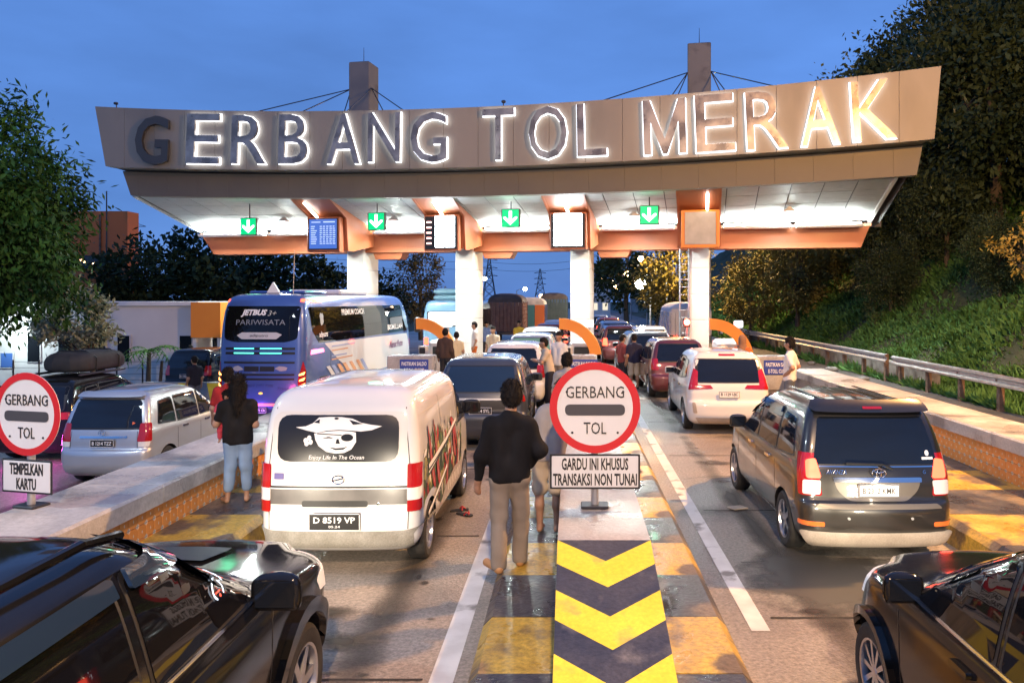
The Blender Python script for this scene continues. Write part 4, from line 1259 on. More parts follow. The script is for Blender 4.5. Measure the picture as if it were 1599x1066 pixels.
class Surf:
    """a body surface that answers rays with smoothly interpolated normals"""
    def __init__(s, me):
        bm = bmesh.new(); bm.from_mesh(me); bmesh.ops.triangulate(bm, faces=bm.faces); bm.normal_update()
        s.co = [v.co.copy() for v in bm.verts]; s.no = [v.normal.copy() for v in bm.verts]
        s.tri = [tuple(v.index for v in f.verts) for f in bm.faces]; bm.free()
        s.t = BVHTree.FromPolygons(s.co, s.tri, all_triangles=True)
    def fix(s, h):
        if h[0] is None: return h
        a, b, c = s.tri[h[2]]
        w = poly_3d_calc([s.co[a], s.co[b], s.co[c]], h[0])
        n = (s.no[a] * w[0] + s.no[b] * w[1] + s.no[c] * w[2]).normalized()
        return (h[0], n, h[2], h[3])
    def ray_cast(s, o, d): return s.fix(s.t.ray_cast(o, d))
    def find_nearest(s, p): return s.fix(s.t.find_nearest(p))
BODY_CACHE = {}
def car_body(kind, keys, arches, paint, sub=4):
    """arches: list of (x, z, r, halfwidth inner, halfwidth outer)"""
    if kind not in BODY_CACHE:
        mb = loft(keys, sub)
        me = mb.mesh('body', [paint, M_black], 32)
        bvh = Surf(me)
        if arches:
            cb = MB(); cb.mat(1)
            for (x, z, r, wi, wo) in arches:
                for s in (-1, 1):
                    cb.tube((x, s * wi, z), (x, s * wo, z), r, r, 28)
            cm = cb.mesh('cut', [paint, M_black])
            me = boolean_cut(me, cm)
            me.polygons.foreach_set('use_smooth', [True] * len(me.polygons))
            vn = [bvh.find_nearest(v.co)[1] for v in me.vertices]
            ln = []
            for p in me.polygons:
                for vi in p.vertices: ln.append(vn[vi] if p.material_index == 0 else p.normal.copy())
            me.normals_split_custom_set(ln)
        BODY_CACHE[kind] = (me, bvh)
    return BODY_CACHE[kind]

def conform(bvh, name, poly, deg, mats, parent, off=.005, th=.012, grid=.09, cen=(0, 0), mesh_only=False):
    """cut a 2D outline (a = viewer's right, b = height) out of a body surface seen along a heading in degrees"""
    d = Vector((math.cos(R(deg)), math.sin(R(deg)), 0)); right = Vector((d.y, -d.x, 0)); c = Vector((cen[0], cen[1], 0))
    bm = bmesh.new()
    vs = [bm.verts.new((a, b, 0)) for a, b in poly]
    bm.faces.new(vs)
    xs = [p[0] for p in poly]; ys = [p[1] for p in poly]
    for ax, lo, hi in ((0, min(xs), max(xs)), (1, min(ys), max(ys))):
        k = int((hi - lo) / grid)
        for i in range(1, k + 1):
            co = [0, 0, 0]; no = [0, 0, 0]; co[ax] = lo + (hi - lo) * i / (k + 1); no[ax] = 1
            bmesh.ops.bisect_plane(bm, geom=bm.verts[:] + bm.edges[:] + bm.faces[:], plane_co=co, plane_no=no)
    bmesh.ops.triangulate(bm, faces=bm.faces)
    nor = {}
    for v in bm.verts:
        o = c + right * v.co.x + Vector((0, 0, v.co.y)) - d * 14
        hit = bvh.ray_cast(o, d)
        if hit[0] is None:
            hit = bvh.find_nearest(c + right * v.co.x + Vector((0, 0, v.co.y)) - d * 1.0)
        n = hit[1]
        if n.dot(d) > 0: n = -n
        v.co = hit[0] + n * off; nor[v] = n.copy()
    be = [e for e in bm.edges if e.is_boundary]
    ext = bmesh.ops.extrude_edge_only(bm, edges=be)
    newv = [g for g in ext['geom'] if isinstance(g, bmesh.types.BMVert)]
    for v in newv:
        for e in v.link_edges:
            o_ = e.other_vert(v)
            if o_ in nor and (o_.co - v.co).length < 1e-7: nor[v] = nor[o_]
    for v in newv: v.co = v.co + d * th
    cn = [tuple(nor.get(v, -d)) for v in bm.verts]
    me = bpy.data.meshes.new(name)
    bmesh.ops.recalc_face_normals(bm, faces=bm.faces)
    # make the front look back at the viewer
    bm.normal_update()
    tot = sum(f.normal.dot(d) * f.calc_area() for f in bm.faces)
    if tot > 0: bmesh.ops.reverse_faces(bm, faces=bm.faces)
    bm.to_mesh(me); bm.free()
    for m in (mats if isinstance(mats, (list, tuple)) else [mats]): me.materials.append(m)
    me.polygons.foreach_set('use_smooth', [True] * len(me.polygons)); me.normals_split_custom_set_from_vertices(cn)
    if mesh_only: return me
    return inst(name, me, parent)

def conform_text(bvh, s, size, m, deg, a, b, parent, off=.010, width=None, bold=0.0, shear=0.0, name='lettering'):
    me = text_mesh(name, s, size, m, 0.0, bold, width=width, shear=shear)
    d = Vector((math.cos(R(deg)), math.sin(R(deg)), 0)); right = Vector((d.y, -d.x, 0))
    for v in me.vertices:
        o = right * (v.co.x + a) + Vector((0, 0, v.co.z + b)) - d * 14
        hit = bvh.ray_cast(o, d)
        if hit[0] is not None: v.co = hit[0] - d * off
        else: v.co = o + d * 14
    return inst(name, me, parent)

WH = {}
def wheel(parent, x, y, r, w, side, style=0, rimc=None):
    """side=+1 left (outer face at +y)"""
    key = (round(r, 3), round(w, 3), style)
    if key not in WH:
        t = MB(); h = w / 2
        t.lathe([(r * .66, h * .92), (r * .70, h), (r * .90, h * 1.02), (r * .975, h * .86), (r, h * .6), (r, -h * .6), (r * .975, -h * .86), (r * .9, -h * 1.02), (r * .68, -h * .9), (r * .66, -h * .3)], 'Y', 36, cap=False)
        rm = MB(); ri = r * .67
        rm.mat(1); rm.lathe([(ri * .98, h * .2), (0.0, h * .2)], 'Y', 30)
        rm.mat(0)
        rm.lathe([(ri * .90, h * .55), (ri * .93, h * .95), (ri, h * .99), (ri, h * .3)], 'Y', 36, cap=False)
        rm.lathe([(.0, h * .86), (ri * .17, h * .84), (ri * .22, h * .62), (ri * .22, h * .3)], 'Y', 16)
        ns = (5, 6, 10)[style]
        for k in range(ns):
            t0 = 2 * PI * k / ns
            wa, wb = ((.20, .15), (.15, .12), (.08, .08))[style]
            a0 = Vector((math.cos(t0), 0, math.sin(t0))); s0 = Vector((-math.sin(t0), 0, math.cos(t0)))
            p = [a0 * ri * .12 + s0 * wa * ri * .8, a0 * ri * .94 + s0 * wb * ri, a0 * ri * .94 - s0 * wb * ri, a0 * ri * .12 - s0 * wa * ri * .8]
            yo = [h * .82, h * .80, h * .80, h * .82]
            vs = [Vector((q.x, yy, q.z)) for q, yy in zip(p, yo)] + [Vector((q.x, h * .45, q.z)) for q in p]
            rm.add(vs, [(0, 1, 2, 3), (0, 4, 5, 1), (1, 5, 6, 2), (2, 6, 7, 3), (3, 7, 4, 0)])
        WH[key] = (t.mesh('wheel', M_rubber, 35), rm.mesh('rim', [rimc or M_alloy, M_black], 35))
    tm, rmm = WH[key]
    wo = inst('wheel', tm, parent, (x, y, r), (0, 0, 0 if side > 0 else PI))
    inst('rim', rmm, wo)
    return wo

def paint(name, c, metal=0.0, rough=.32, dirt=.12):
    if name in MATS: return MATS[name]
    m = noisy(name, c, tuple(min(1, v * (1 - dirt) + dirt * .18) for v in c), 1.3, (rough, rough + .10), metal=metal, coat=1.0, detail=6)
    m.node_tree.nodes['Principled BSDF'].inputs['Coat Roughness'].default_value = .05
    return m

def mirror(parent, x, y, z, side, m, s=1.0):
    km = [(-.085, -.02, .03, .07, .02, .03, .0, .02), (-.075, -.045, .055, .105, .03, .06, .0, .03), (-.03, -.05, .075, .12, .035, .07, .0, .04), (.03, -.05, .075, .12, .035, .07, .0, .04), (.07, -.045, .055, .105, .03, .06, .0, .03), (.085, -.02, .03, .07, .02, .03, .0, .02)]
    km = [tuple(v * s for v in r_) for r_ in km]
    me = loft(km, 3, NR=3, NC=4, NS=3).mesh('mirror', m, 60)
    o = inst('mirror', me, parent, (x, y + side * .11 * s, z))
    g = MB(); g.rbox((-.051 * s, 0, 0), (.006, .19 * s, .125 * s), .003); g.build('mirror_glass', M_glass, o)
    a = MB(); a.rbox((.02, -side * .12 * s, -.04 * s), (.05, .12, .04), .01); a.build('mirror_arm', M_black, o)
    return o

def plate_at(parent, x, z, text, small='', bright=False, w=.43, h=.135, y=0.0):
    m = mat('plate_white', (.75, .75, .74), .35) if bright else mat('plate_black', (.015, .015, .016), .4)
    p = MB().rbox((0, 0, 0), (.012, w, h), .004).build('number_plate', m, parent, loc=(x, y, z))
    b = MB(); t_ = .006
    for (yy, zz, sy, sz) in ((0, h / 2 - .006, w - .01, t_), (0, -h / 2 + .006, w - .01, t_), (w / 2 - .008, 0, t_, h - .01), (-w / 2 + .008, 0, t_, h - .01)):
        b.box((-.0075, yy, zz), (.003, sy, sz))
    tm = M_text if bright else M_wtext
    b.build('plate_border', tm, p)
    inst('plate_lettering', text_mesh('plate_lettering', text, .085, tm, .001, .001, width=w * .80), p, (-.009, 0, .02 if small else 0), (0, 0, R(-90)))
    if small: inst('plate_lettering', text_mesh('plate_lettering', small, .032, tm, .001, width=w * .22), p, (-.009, 0, -.045), (0, 0, R(-90)))
    return p

def side_windows(bvh, car, polys, m=M_glass, names=None, sides=(90, -90), rim=True):
    for deg in sides:
        s = 1 if deg == 90 else -1
        for k, p in enumerate(polys):
            q = [(s * a, b) for a, b in p]
            if rim:
                c = (sum(a for a, b in q) / len(q), sum(b for a, b in q) / len(q))
                big = [(c[0] + (a - c[0]) * 1.0 + .022 * (1 if a > c[0] else -1), c[1] + (b - c[1]) + .022 * (1 if b > c[1] else -1)) for a, b in q]
                conform(bvh, 'window_seal', big, deg, M_black, car, .003, .01, .12)
            conform(bvh, 'side_window', q, deg, m, car, .007, .008, .12)

def seam(bvh, car, pts, deg, w=.008, m=None, name='panel_gap'):
    """thin dark shut line along a polyline on the body"""
    poly_l = []; poly_r = []
    for i, p in enumerate(pts):
        a = Vector(pts[max(0, i - 1)]); b = Vector(pts[min(len(pts) - 1, i + 1)])
        t = (b - a).normalized(); n = Vector((-t.y, t.x)) * w / 2
        poly_l.append((p[0] + n.x, p[1] + n.y)); poly_r.append((p[0] - n.x, p[1] - n.y))
    poly = poly_l + poly_r[::-1]
    return conform(bvh, name, poly, deg, m or M_black, car, .0025, .004, .15)

def ellipse(cx, cy, rx, ry, n=20): return [(cx + rx * math.cos(2 * PI * i / n), cy + ry * math.sin(2 * PI * i / n)) for i in range(n)]
def rect(x0, x1, y0, y1, r=.0): 
    p = [(x0, y0), (x1, y0), (x1, y1), (x0, y1)]
    return rpoly(p, r) if r else p
def scaled(keys, sl=1.0, sw=1.0, sh=1.0):
    return [(z * sh, a * sl, b * sl, w * sw, rr, rf, br, bf) for (z, a, b, w, rr, rf, br, bf) in keys]

K_MPV = [(.20, .16, 3.98, .70, .12, .25, .05, .25), (.28, .05, 4.12, .785, .15, .32, .06, .30), (.42, .0, 4.18, .82, .17, .38, .07, .30), (.57, .0, 4.19, .83, .17, .38, .07, .30), (.655, .025, 4.17, .83, .16, .38, .06, .30),
         (.70, .07, 4.15, .83, .15, .38, .05, .30), (.85, .085, 4.09, .83, .14, .38, .05, .30), (.95, .10, 3.95, .825, .13, .40, .05, .28), (1.00, .11, 3.62, .815, .12, .36, .05, .24), (1.05, .125, 3.25, .80, .11, .28, .05, .20),
         (1.20, .165, 2.95, .77, .10, .25, .05, .18), (1.40, .235, 2.58, .722, .10, .22, .05, .16), (1.555, .31, 2.28, .665, .10, .20, .05, .14), (1.63, .37, 2.10, .60, .12, .20, .05, .12), (1.672, .52, 1.92, .47, .14, .2, .04, .10), (1.69, .85, 1.6, .22, .1, .1, .03, .05)]
W_MPV = [rpoly([(.46, 1.10), (1.05, 1.06), (1.05, 1.50), (.62, 1.48)], .05), rpoly([(1.13, 1.055), (1.93, 1.05), (1.93, 1.51), (1.13, 1.51)], .04), rpoly([(2.0, 1.05), (2.98, 1.06), (2.52, 1.46), (2.40, 1.51), (2.0, 1.515)], .04)]

def basic_car(name, label, loc, yaw, kind, keys, wins, paint_m, wheel_r, wx, rear_glass, lit=False, plate='B 1472 UKE', group=None, mirror_z=1.10, mirror_x=2.85, lamp=None, wheel_style=0, cat='car', gl=M_glass, bright=False, plate_z=.80):
    car = thing(name, label, cat, loc, R(90) + yaw, group)
    wmax = max(k[3] for k in keys)
    arches = [(x, wheel_r - .01, wheel_r * 1.16, wmax - .24, wmax + .12) for x in wx]
    me, bvh = car_body(kind, keys, arches, paint_m)
    bo = inst('body', me, car)
    if me.materials[0] != paint_m:
        bo.material_slots[0].link = 'OBJECT'; bo.material_slots[0].material = paint_m
    for x in wx:
        for s in (-1, 1): wheel(car, x, s * (wmax - .115), wheel_r, .20, s, wheel_style)
    side_windows(bvh, car, wins, gl)
    conform(bvh, 'window_seal', rear_glass[0], 0, M_black, car, .003, .01, .12)
    conform(bvh, 'rear_window', rear_glass[1], 0, gl, car, .007, .008, .12)
    # windscreen
    conform(bvh, 'windscreen', rpoly([(-.66, keys[9][0] + .07), (.66, keys[9][0] + .07), (.55, keys[9][0] + .50), (-.55, keys[9][0] + .50)], .06), 180, gl, car, .006, .008, .12)
    for s in (-1, 1): mirror(car, mirror_x, s * (wmax - .06), mirror_z, s, paint_m if paint_m.name != 'paint_black' else M_black)
    for deg in (90, -90):
        s = 1 if deg == 90 else -1
        for a, b in ((1.09, .36), (1.98, .33)):
            seam(bvh, car, [(s * a, b + .05 if a < 1.5 else b), (s * a, 1.04)], deg)
        seam(bvh, car, [(s * 3.0, .35), (s * 3.05, .8), (s * 3.0, 1.03)], deg)
        seam(bvh, car, [(s * .95, .30 + .03), (s * 3.0, .33)], deg, .02)
        for a in (1.28, 2.15):
            conform(bvh, 'door_handle', rpoly([(s * a, .905), (s * (a + .17), .905), (s * (a + .17), .94), (s * a, .94)], .012), deg, M_chrome, car, .028, .03, .1)
    plate_at(car, .055, plate_z, plate, '', bright)
    lamp = lamp or [rpoly([(.60, .82), (.84, .82), (.84, 1.14), (.66, 1.14)], .03)]
    for s in (-1, 1):
        for p in lamp:
            q = [(s * (a * .95), b) for a, b in p]
            conform(bvh, 'tail_lamp', q, 30 * s, M_red_l if lit else M_red_d, car, .012, .03, .06)
    return car, bvh

RG_MPV = (rect(-.70, .70, 1.03, 1.555, .06), rpoly([(-.66, 1.06), (.66, 1.06), (.56, 1.535), (-.56, 1.535)], .05))
P_black = paint('paint_black', (.006, .006, .007), 0, .07, .03)
P_black.node_tree.nodes['Principled BSDF'].inputs['Coat Weight'].default_value = 0
P_black.node_tree.nodes['Principled BSDF'].inputs['Specular IOR Level'].default_value = .38
P_brown = paint('paint_dark_bronze', (.030, .027, .024), .55, .30, .06)
P_white = paint('paint_white', (.66, .66, .65), 0, .35, .07)
P_silver = paint('paint_silver', (.50, .51, .52), .65, .33, .06)
P_grey = paint('paint_dark_grey', (.06, .065, .075), .5, .32, .06)
P_maroon = paint('paint_maroon', (.12, .02, .025), .4, .32, .06)
P_blue = paint('paint_blue', (.06, .12, .36), .3, .30, .05)

# ---------------------------------------------------------------- black minivan (right lane)
AVA_R = [rpoly([(.615, .905), (.80, .905), (.86, 1.16), (.70, 1.16)], .02)]
ava, bv = basic_car('minivan', 'glossy black minivan with lit brake lamps and a bright number plate', (3.22, 8.0, 0), 0, 'mpv', K_MPV, W_MPV, P_brown, .315, (.76, 3.41), RG_MPV, True, 'B 2312 KMK', plate_z=.80, bright=True, lamp=[rpoly([(.60, .915), (.75, .915), (.77, 1.10), (.67, 1.12)], .03)])
for s in (-1, 1):
    conform(bv, 'lamp_housing', rpoly([(s * .555, .735), (s * .80, .735), (s * .84, 1.17), (s * .63, 1.17)], .03), 30 * s, M_red_d, ava, .006, .03, .06)
    conform(bv, 'reversing_lamp', rpoly([(s * .575, .75), (s * .745, .75), (s * .745, .895), (s * .575, .895)], .02), 30 * s, M_clear, ava, .014, .03, .06)
    conform(bv, 'reflector', rect(s * .52 if s > 0 else -.80, s * .80 if s > 0 else -.52, .43, .475, .015), 30 * s, M_amber, ava, .010, .03, .07)
    conform(bv, 'parking_sensor', ellipse(s * .33, .52, .014, .014, 10), 0, M_steel, ava, .008, .01)
M_bump = noisy('bumper_guard', (.33, .28, .23), (.42, .36, .30), 4, (.5, .7), grain=.15)
conform(bv, 'bumper_guard', rpoly([(-.70, .24), (.70, .24), (.78, .38), (-.78, .38)], .05), 0, M_bump, ava, .045, .06, .07)
conform(bv, 'bumper_step', rpoly([(-.66, .615), (.66, .615), (.62, .655), (-.62, .655)], .02), 0, mat('bumper_step', (.17, .145, .115), .35, .3), ava, .02, .03, .08)
conform(bv, 'plate_recess', rpoly([(-.46, .90), (.46, .90), (.42, .79), (.30, .685), (-.30, .685), (-.42, .79)], .05), 0, paint('lit_recess_paint', (.16, .14, .115), .3, .35), ava, .006, .01, .07)  # recess coloured lighter than the body, its lit centre painted in
conform(bv, 'chrome_strip', rect(-.46, .46, .88, .925, .01), 0, M_chrome, ava, .022, .03, .07)
conform(bv, 'chrome_strip', rect(-.60, .60, 1.03, 1.042), 0, M_chrome, ava, .010, .01, .07)
conform(bv, 'roof_spoiler', rpoly([(-.60, 1.545), (.60, 1.545), (.55, 1.625), (-.55, 1.625)], .03), 0, P_brown, ava, .10, .14, .07)
conform(bv, 'brake_light', rect(-.10, .10, 1.575, 1.595, .008), 0, M_red_d, ava, .106, .02, .07)
MB().tube((.06, -.04, 1.075), (.075, .34, 1.085), .011, n=6).build('wiper', M_black, ava)
MB().tube((.05, -.04, 1.075), (.05, -.14, 1.03), .014, n=6).build('wiper_arm', M_black, ava)
# oval emblem of three ellipses
em = MB()
def ering(mb, rx, rz, cx, cz, t=.010, x=.055):
    n = 24
    for i in range(n):
        a, b = 2 * PI * i / n, 2 * PI * (i + 1) / n
        mb.tube((x, cx + rx * math.cos(a), cz + rz * math.sin(a)), (x, cx + rx * math.cos(b), cz + rz * math.sin(b)), t * .6, n=5, cap=False)
ering(em, .072, .050, 0, .985); ering(em, .024, .046, 0, .982); ering(em, .050, .019, 0, 1.008)
em.build('emblem', M_chrome, ava)
conform_text(bv, 'AVANZA', .062, M_chrome, 0, -.43, .985, ava, .012, width=.21, shear=.25)
conform_text(bv, 'G', .05, M_chrome, 0, .50, .985, ava, .012)
conform(bv, 'sticker', ellipse(.55, 1.17, .022, .03, 12), 0, M_wtext, ava, .012, .004)
conform(bv, 'sticker', rect(.49, .61, 1.105, 1.13), 0, M_wtext, ava, .012, .004)
for k in range(5):
    MB().rbox((1.15, -.40 + k * .20, 1.690), (1.5, .05, .010), .004).build('roof_rib', P_brown, ava)
for s in (-1, 1):
    conform(bv, 'rain_visor', rpoly([(s * 1.15, 1.46), (s * 1.93, 1.46), (s * 1.93, 1.53), (s * 1.15, 1.53)], .01), 90 * s, M_glass2, ava, .03, .02, .1)
    conform(bv, 'rain_visor', rpoly([(s * 2.0, 1.46), (s * 2.56, 1.42), (s * 2.42, 1.51), (s * 2.0, 1.53)], .01), 90 * s, M_glass2, ava, .03, .02, .1)
area_light('plate_lamp', ava, (-.02, 0, .90), (0, R(-20), 0), .3, .03, .8, (1, .86, .66))
seam(bv, ava, [(-.60, .70), (-.60, .88), (-.585, 1.0)], 0); seam(bv, ava, [(.60, .70), (.60, .88), (.585, 1.0)], 0); seam(bv, ava, [(-.78, .685), (.78, .685)], 0)

# ---------------------------------------------------------------- silver minivan (lower lane)
sil, bv = basic_car('minivan', 'silver minivan in the lower lane beyond the tiled barrier', (-8.35, 13.6, -.55), 0, 'mpv', K_MPV, W_MPV, P_silver, .315, (.76, 3.41), RG_MPV, False, 'B 1214 TZZ', plate_z=.80)
for s in (-1, 1):
    conform(bv, 'reversing_lamp', rpoly([(s * .59, .73), (s * .75, .73), (s * .78, .82), (s * .59, .82)], .02), 30 * s, M_clear, sil, .014, .03, .06)
conform(bv, 'chrome_strip', rect(-.42, .42, .885, .92, .01), 0, M_chrome, sil, .02, .03, .07)
conform(bv, 'roof_spoiler', rpoly([(-.58, 1.555), (.58, 1.555), (.52, 1.62), (-.52, 1.62)], .03), 0, P_silver, sil, .08, .12, .07)
conform(bv, 'sticker', ellipse(.50, 1.14, .035, .03, 3), 0, M_amber, sil, .012, .004)
em = MB(); ering(em, .065, .045, 0, .985); ering(em, .03, .04, 0, .98, .010); em.build('emblem', M_chrome, sil)
seam(bv, sil, [(-.60, .70), (-.585, 1.0)], 0); seam(bv, sil, [(.60, .70), (.585, 1.0)], 0)

# ---------------------------------------------------------------- white van
K_VAN = [(.24, .14, 3.88, .72, .12, .25, .04, .18), (.33, .03, 4.0, .80, .14, .3, .05, .2), (.45, .0, 4.04, .825, .15, .32, .05, .2), (.58, .005, 4.05, .83, .15, .32, .05, .2), (.66, .03, 4.05, .832, .13, .32, .04, .2),
         (.90, .04, 4.02, .832, .12, .32, .04, .2), (1.05, .05, 3.92, .83, .12, .30, .04, .2), (1.14, .055, 3.80, .826, .12, .28, .04, .18), (1.25, .06, 3.62, .82, .12, .26, .04, .18), (1.50, .085, 3.25, .795, .11, .24, .04, .16), (1.68, .13, 2.98, .765, .11, .22, .04, .14),
         (1.79, .19, 2.80, .725, .12, .22, .04, .12), (1.855, .27, 2.64, .65, .14, .2, .04, .1), (1.89, .42, 2.45, .50, .16, .2, .03, .08), (1.905, .8, 2.1, .25, .1, .1, .02, .05)]
van = thing('cargo_van', 'white cargo van with a pirate decal on its black rear window', 'van', (-2.36, 7.72, 0), R(90), None)
me, bv = car_body('van', K_VAN, [(x, .30, .36, .59, .95) for x in (.66, 3.32)], P_white)
inst('body', me, van)
for x in (.66, 3.32):
    for s in (-1, 1): wheel(van, x, s * .715, .31, .20, s, 1)
M_vin = mat('vinyl_black', (.012, .012, .014), .3)
M_dec = mat('decal_white', (.78, .78, .77), .45)
conform(bv, 'window_surround', rect(-.685, .685, 1.125, 1.66, .12), 0, paint('paint_warm_white', (.66, .63, .58), 0, .4), van, .004, .01, .09)
rw = conform(bv, 'rear_window', rect(-.625, .60, 1.165, 1.625, .13), 0, M_vin, van, .012, .012, .08)
hat = [(-.44, 1.505), (-.34, 1.515), (-.27, 1.545), (-.21, 1.60), (-.10, 1.607), (.02, 1.605), (.13, 1.59), (.22, 1.55), (.32, 1.53), (.43, 1.515), (.33, 1.478), (.22, 1.465), (.12, 1.475), (0, 1.482), (-.12, 1.474), (-.22, 1.452), (-.33, 1.475)]
dz = lambda pts, name, m, off: conform(bv, name, pts, 0, m, van, off, .004, .05)
dz(hat, 'hat_decal', M_dec, .016)
dz([(-.25, 1.445), (-.11, 1.466), (0, 1.472), (.11, 1.466), (.17, 1.455), (.175, 1.36), (.13, 1.29), (.06, 1.255), (-.03, 1.248), (-.12, 1.265), (-.20, 1.32), (-.235, 1.38)], 'face_decal', M_dec, .016)
dz(ellipse(.085, 1.405, .062, .036), 'eyepatch_decal', M_vin, .019)
dz([(-.22, 1.44), (.03, 1.425), (.03, 1.433), (-.22, 1.449)], 'strap_decal', M_vin, .019)
dz(rpoly([(-.17, 1.395), (-.10, 1.415), (-.05, 1.395), (-.10, 1.40)], .01), 'eye_decal', M_vin, .019)
dz([(-.02, 1.39), (.0, 1.39), (.015, 1.345), (-.03, 1.345)], 'nose_decal', M_vin, .019)
dz([(-.10, 1.312), (-.03, 1.30), (.05, 1.305), (.10, 1.322), (.05, 1.288), (-.03, 1.282)], 'mouth_decal', M_vin, .019)
dz(ellipse(-.03, 1.592, .022, .010), 'hat_spot_decal', M_vin, .019)
dz([(-.26, 1.553), (-.20, 1.585), (-.20, 1.545)], 'hat_spot_decal', M_vin, .019)
dz([(.10, 1.578), (.24, 1.540), (.14, 1.532)], 'hat_spot_decal', M_vin, .019)
for k, (a, b) in enumerate(((-.30, 1.40), (-.335, 1.375), (-.285, 1.36), (-.325, 1.345))): dz(ellipse(a, b, .022, .026, 10), 'braid_decal', M_dec, .016)
conform_text(bv, 'Enjoy Life In The Ocean', .058, M_dec, 0, -.02, 1.205, van, .018, width=.56, shear=.2)
conform(bv, 'grey_band', rect(-.735, .735, .735, .885, .01), 0, noisy('van_band', (.10, .095, .09), (.15, .14, .13), 3, (.3, .45)), van, .006, .008, .09)
conform(bv, 'trim_line', rect(-.74, .74, .90, .918), 0, M_black, van, .006, .008, .09)
conform(bv, 'handle_recess', rect(-.36, .30, .715, .775, .02), 0, M_black, van, .022, .03, .09)
conform(bv, 'lock', ellipse(.40, .742, .012, .012, 10), 0, M_chrome, van, .014, .01)
conform(bv, 'bumper', rpoly([(-.82, .31), (.82, .31), (.82, .50), (.66, .475), (-.66, .475), (-.82, .50)], .03), 0, noisy('bumper_grey', (.22, .21, .18), (.30, .29, .26), 5, (.3, .45), grain=.2), van, .018, .05, .08)
seam(bv, van, [(-.70, .485), (-.72, 1.05), (-.66, 1.70)], 0); seam(bv, van, [(.70, .485), (.72, 1.05), (.66, 1.70)], 0)
plate_at(van, -.018, .575, 'D 8519 VP', '05.24', w=.52, h=.175, y=0.02)
for s in (-1, 1):
    for (b0, b1, m) in ((.90, 1.135, M_red_d), (.775, .895, M_clear), (.66, .77, M_red_d)):
        conform(bv, 'tail_lamp', rpoly([(s * .69, b0), (s * .80, b0), (s * .80, b1), (s * .69, b1)], .012), 0, m, van, .02, .06, .05)
    conform(bv, 'lamp_side', rpoly([(s * -.02 + .10 if s > 0 else -.10, .66), (.17 * s, .66), (.17 * s, 1.135), (s * .10, 1.135)], .01), 90 * s, M_red_d, van, .006, .03, .08)
em = MB(); ering(em, .060, .042, 0, .985, .010, .035); em.tube((.035, .05, .975), (.035, -.05, .998), .007, n=5); em.build('emblem', M_chrome, van)
conform(bv, 'sticker', rect(-.655, -.555, .985, 1.045), 0, mat('sticker_violet', (.12, .10, .28), .4), van, .010, .004)
side_windows(bv, van, [rpoly([(2.62, 1.17), (3.42, 1.17), (3.05, 1.60), (2.72, 1.66), (2.62, 1.66)], .05)])
conform(bv, 'windscreen', rpoly([(-.70, 1.2), (.70, 1.2), (.62, 1.70), (-.62, 1.70)], .06), 180, M_glass, van, .006, .008, .12)
for s in (-1, 1): mirror(van, 3.3, s * .80, 1.28, s, M_black, 1.1)
for s in (90, -90):
    k = 1 if s == 90 else -1
    seam(bv, van, [(k * 1.35, .42), (k * 1.35, 1.68)], s); seam(bv, van, [(k * 2.52, .40), (k * 2.52, 1.70)], s)
    for (x0, x1) in ((.28, 1.25), (1.44, 2.42)):
        for (q0, q1, z0, z1) in ((x0, x1, 1.60, 1.612), (x0, x1, 1.20, 1.212), (x0, x0 + .012, 1.2, 1.61), (x1 - .012, x1, 1.2, 1.61)):
            conform(bv, 'pressing', rect(min(k * q0, k * q1), max(k * q0, k * q1), z0, z1), s, mat('paint_crease', (.50, .48, .45), .4), van, .003, .004, .15)
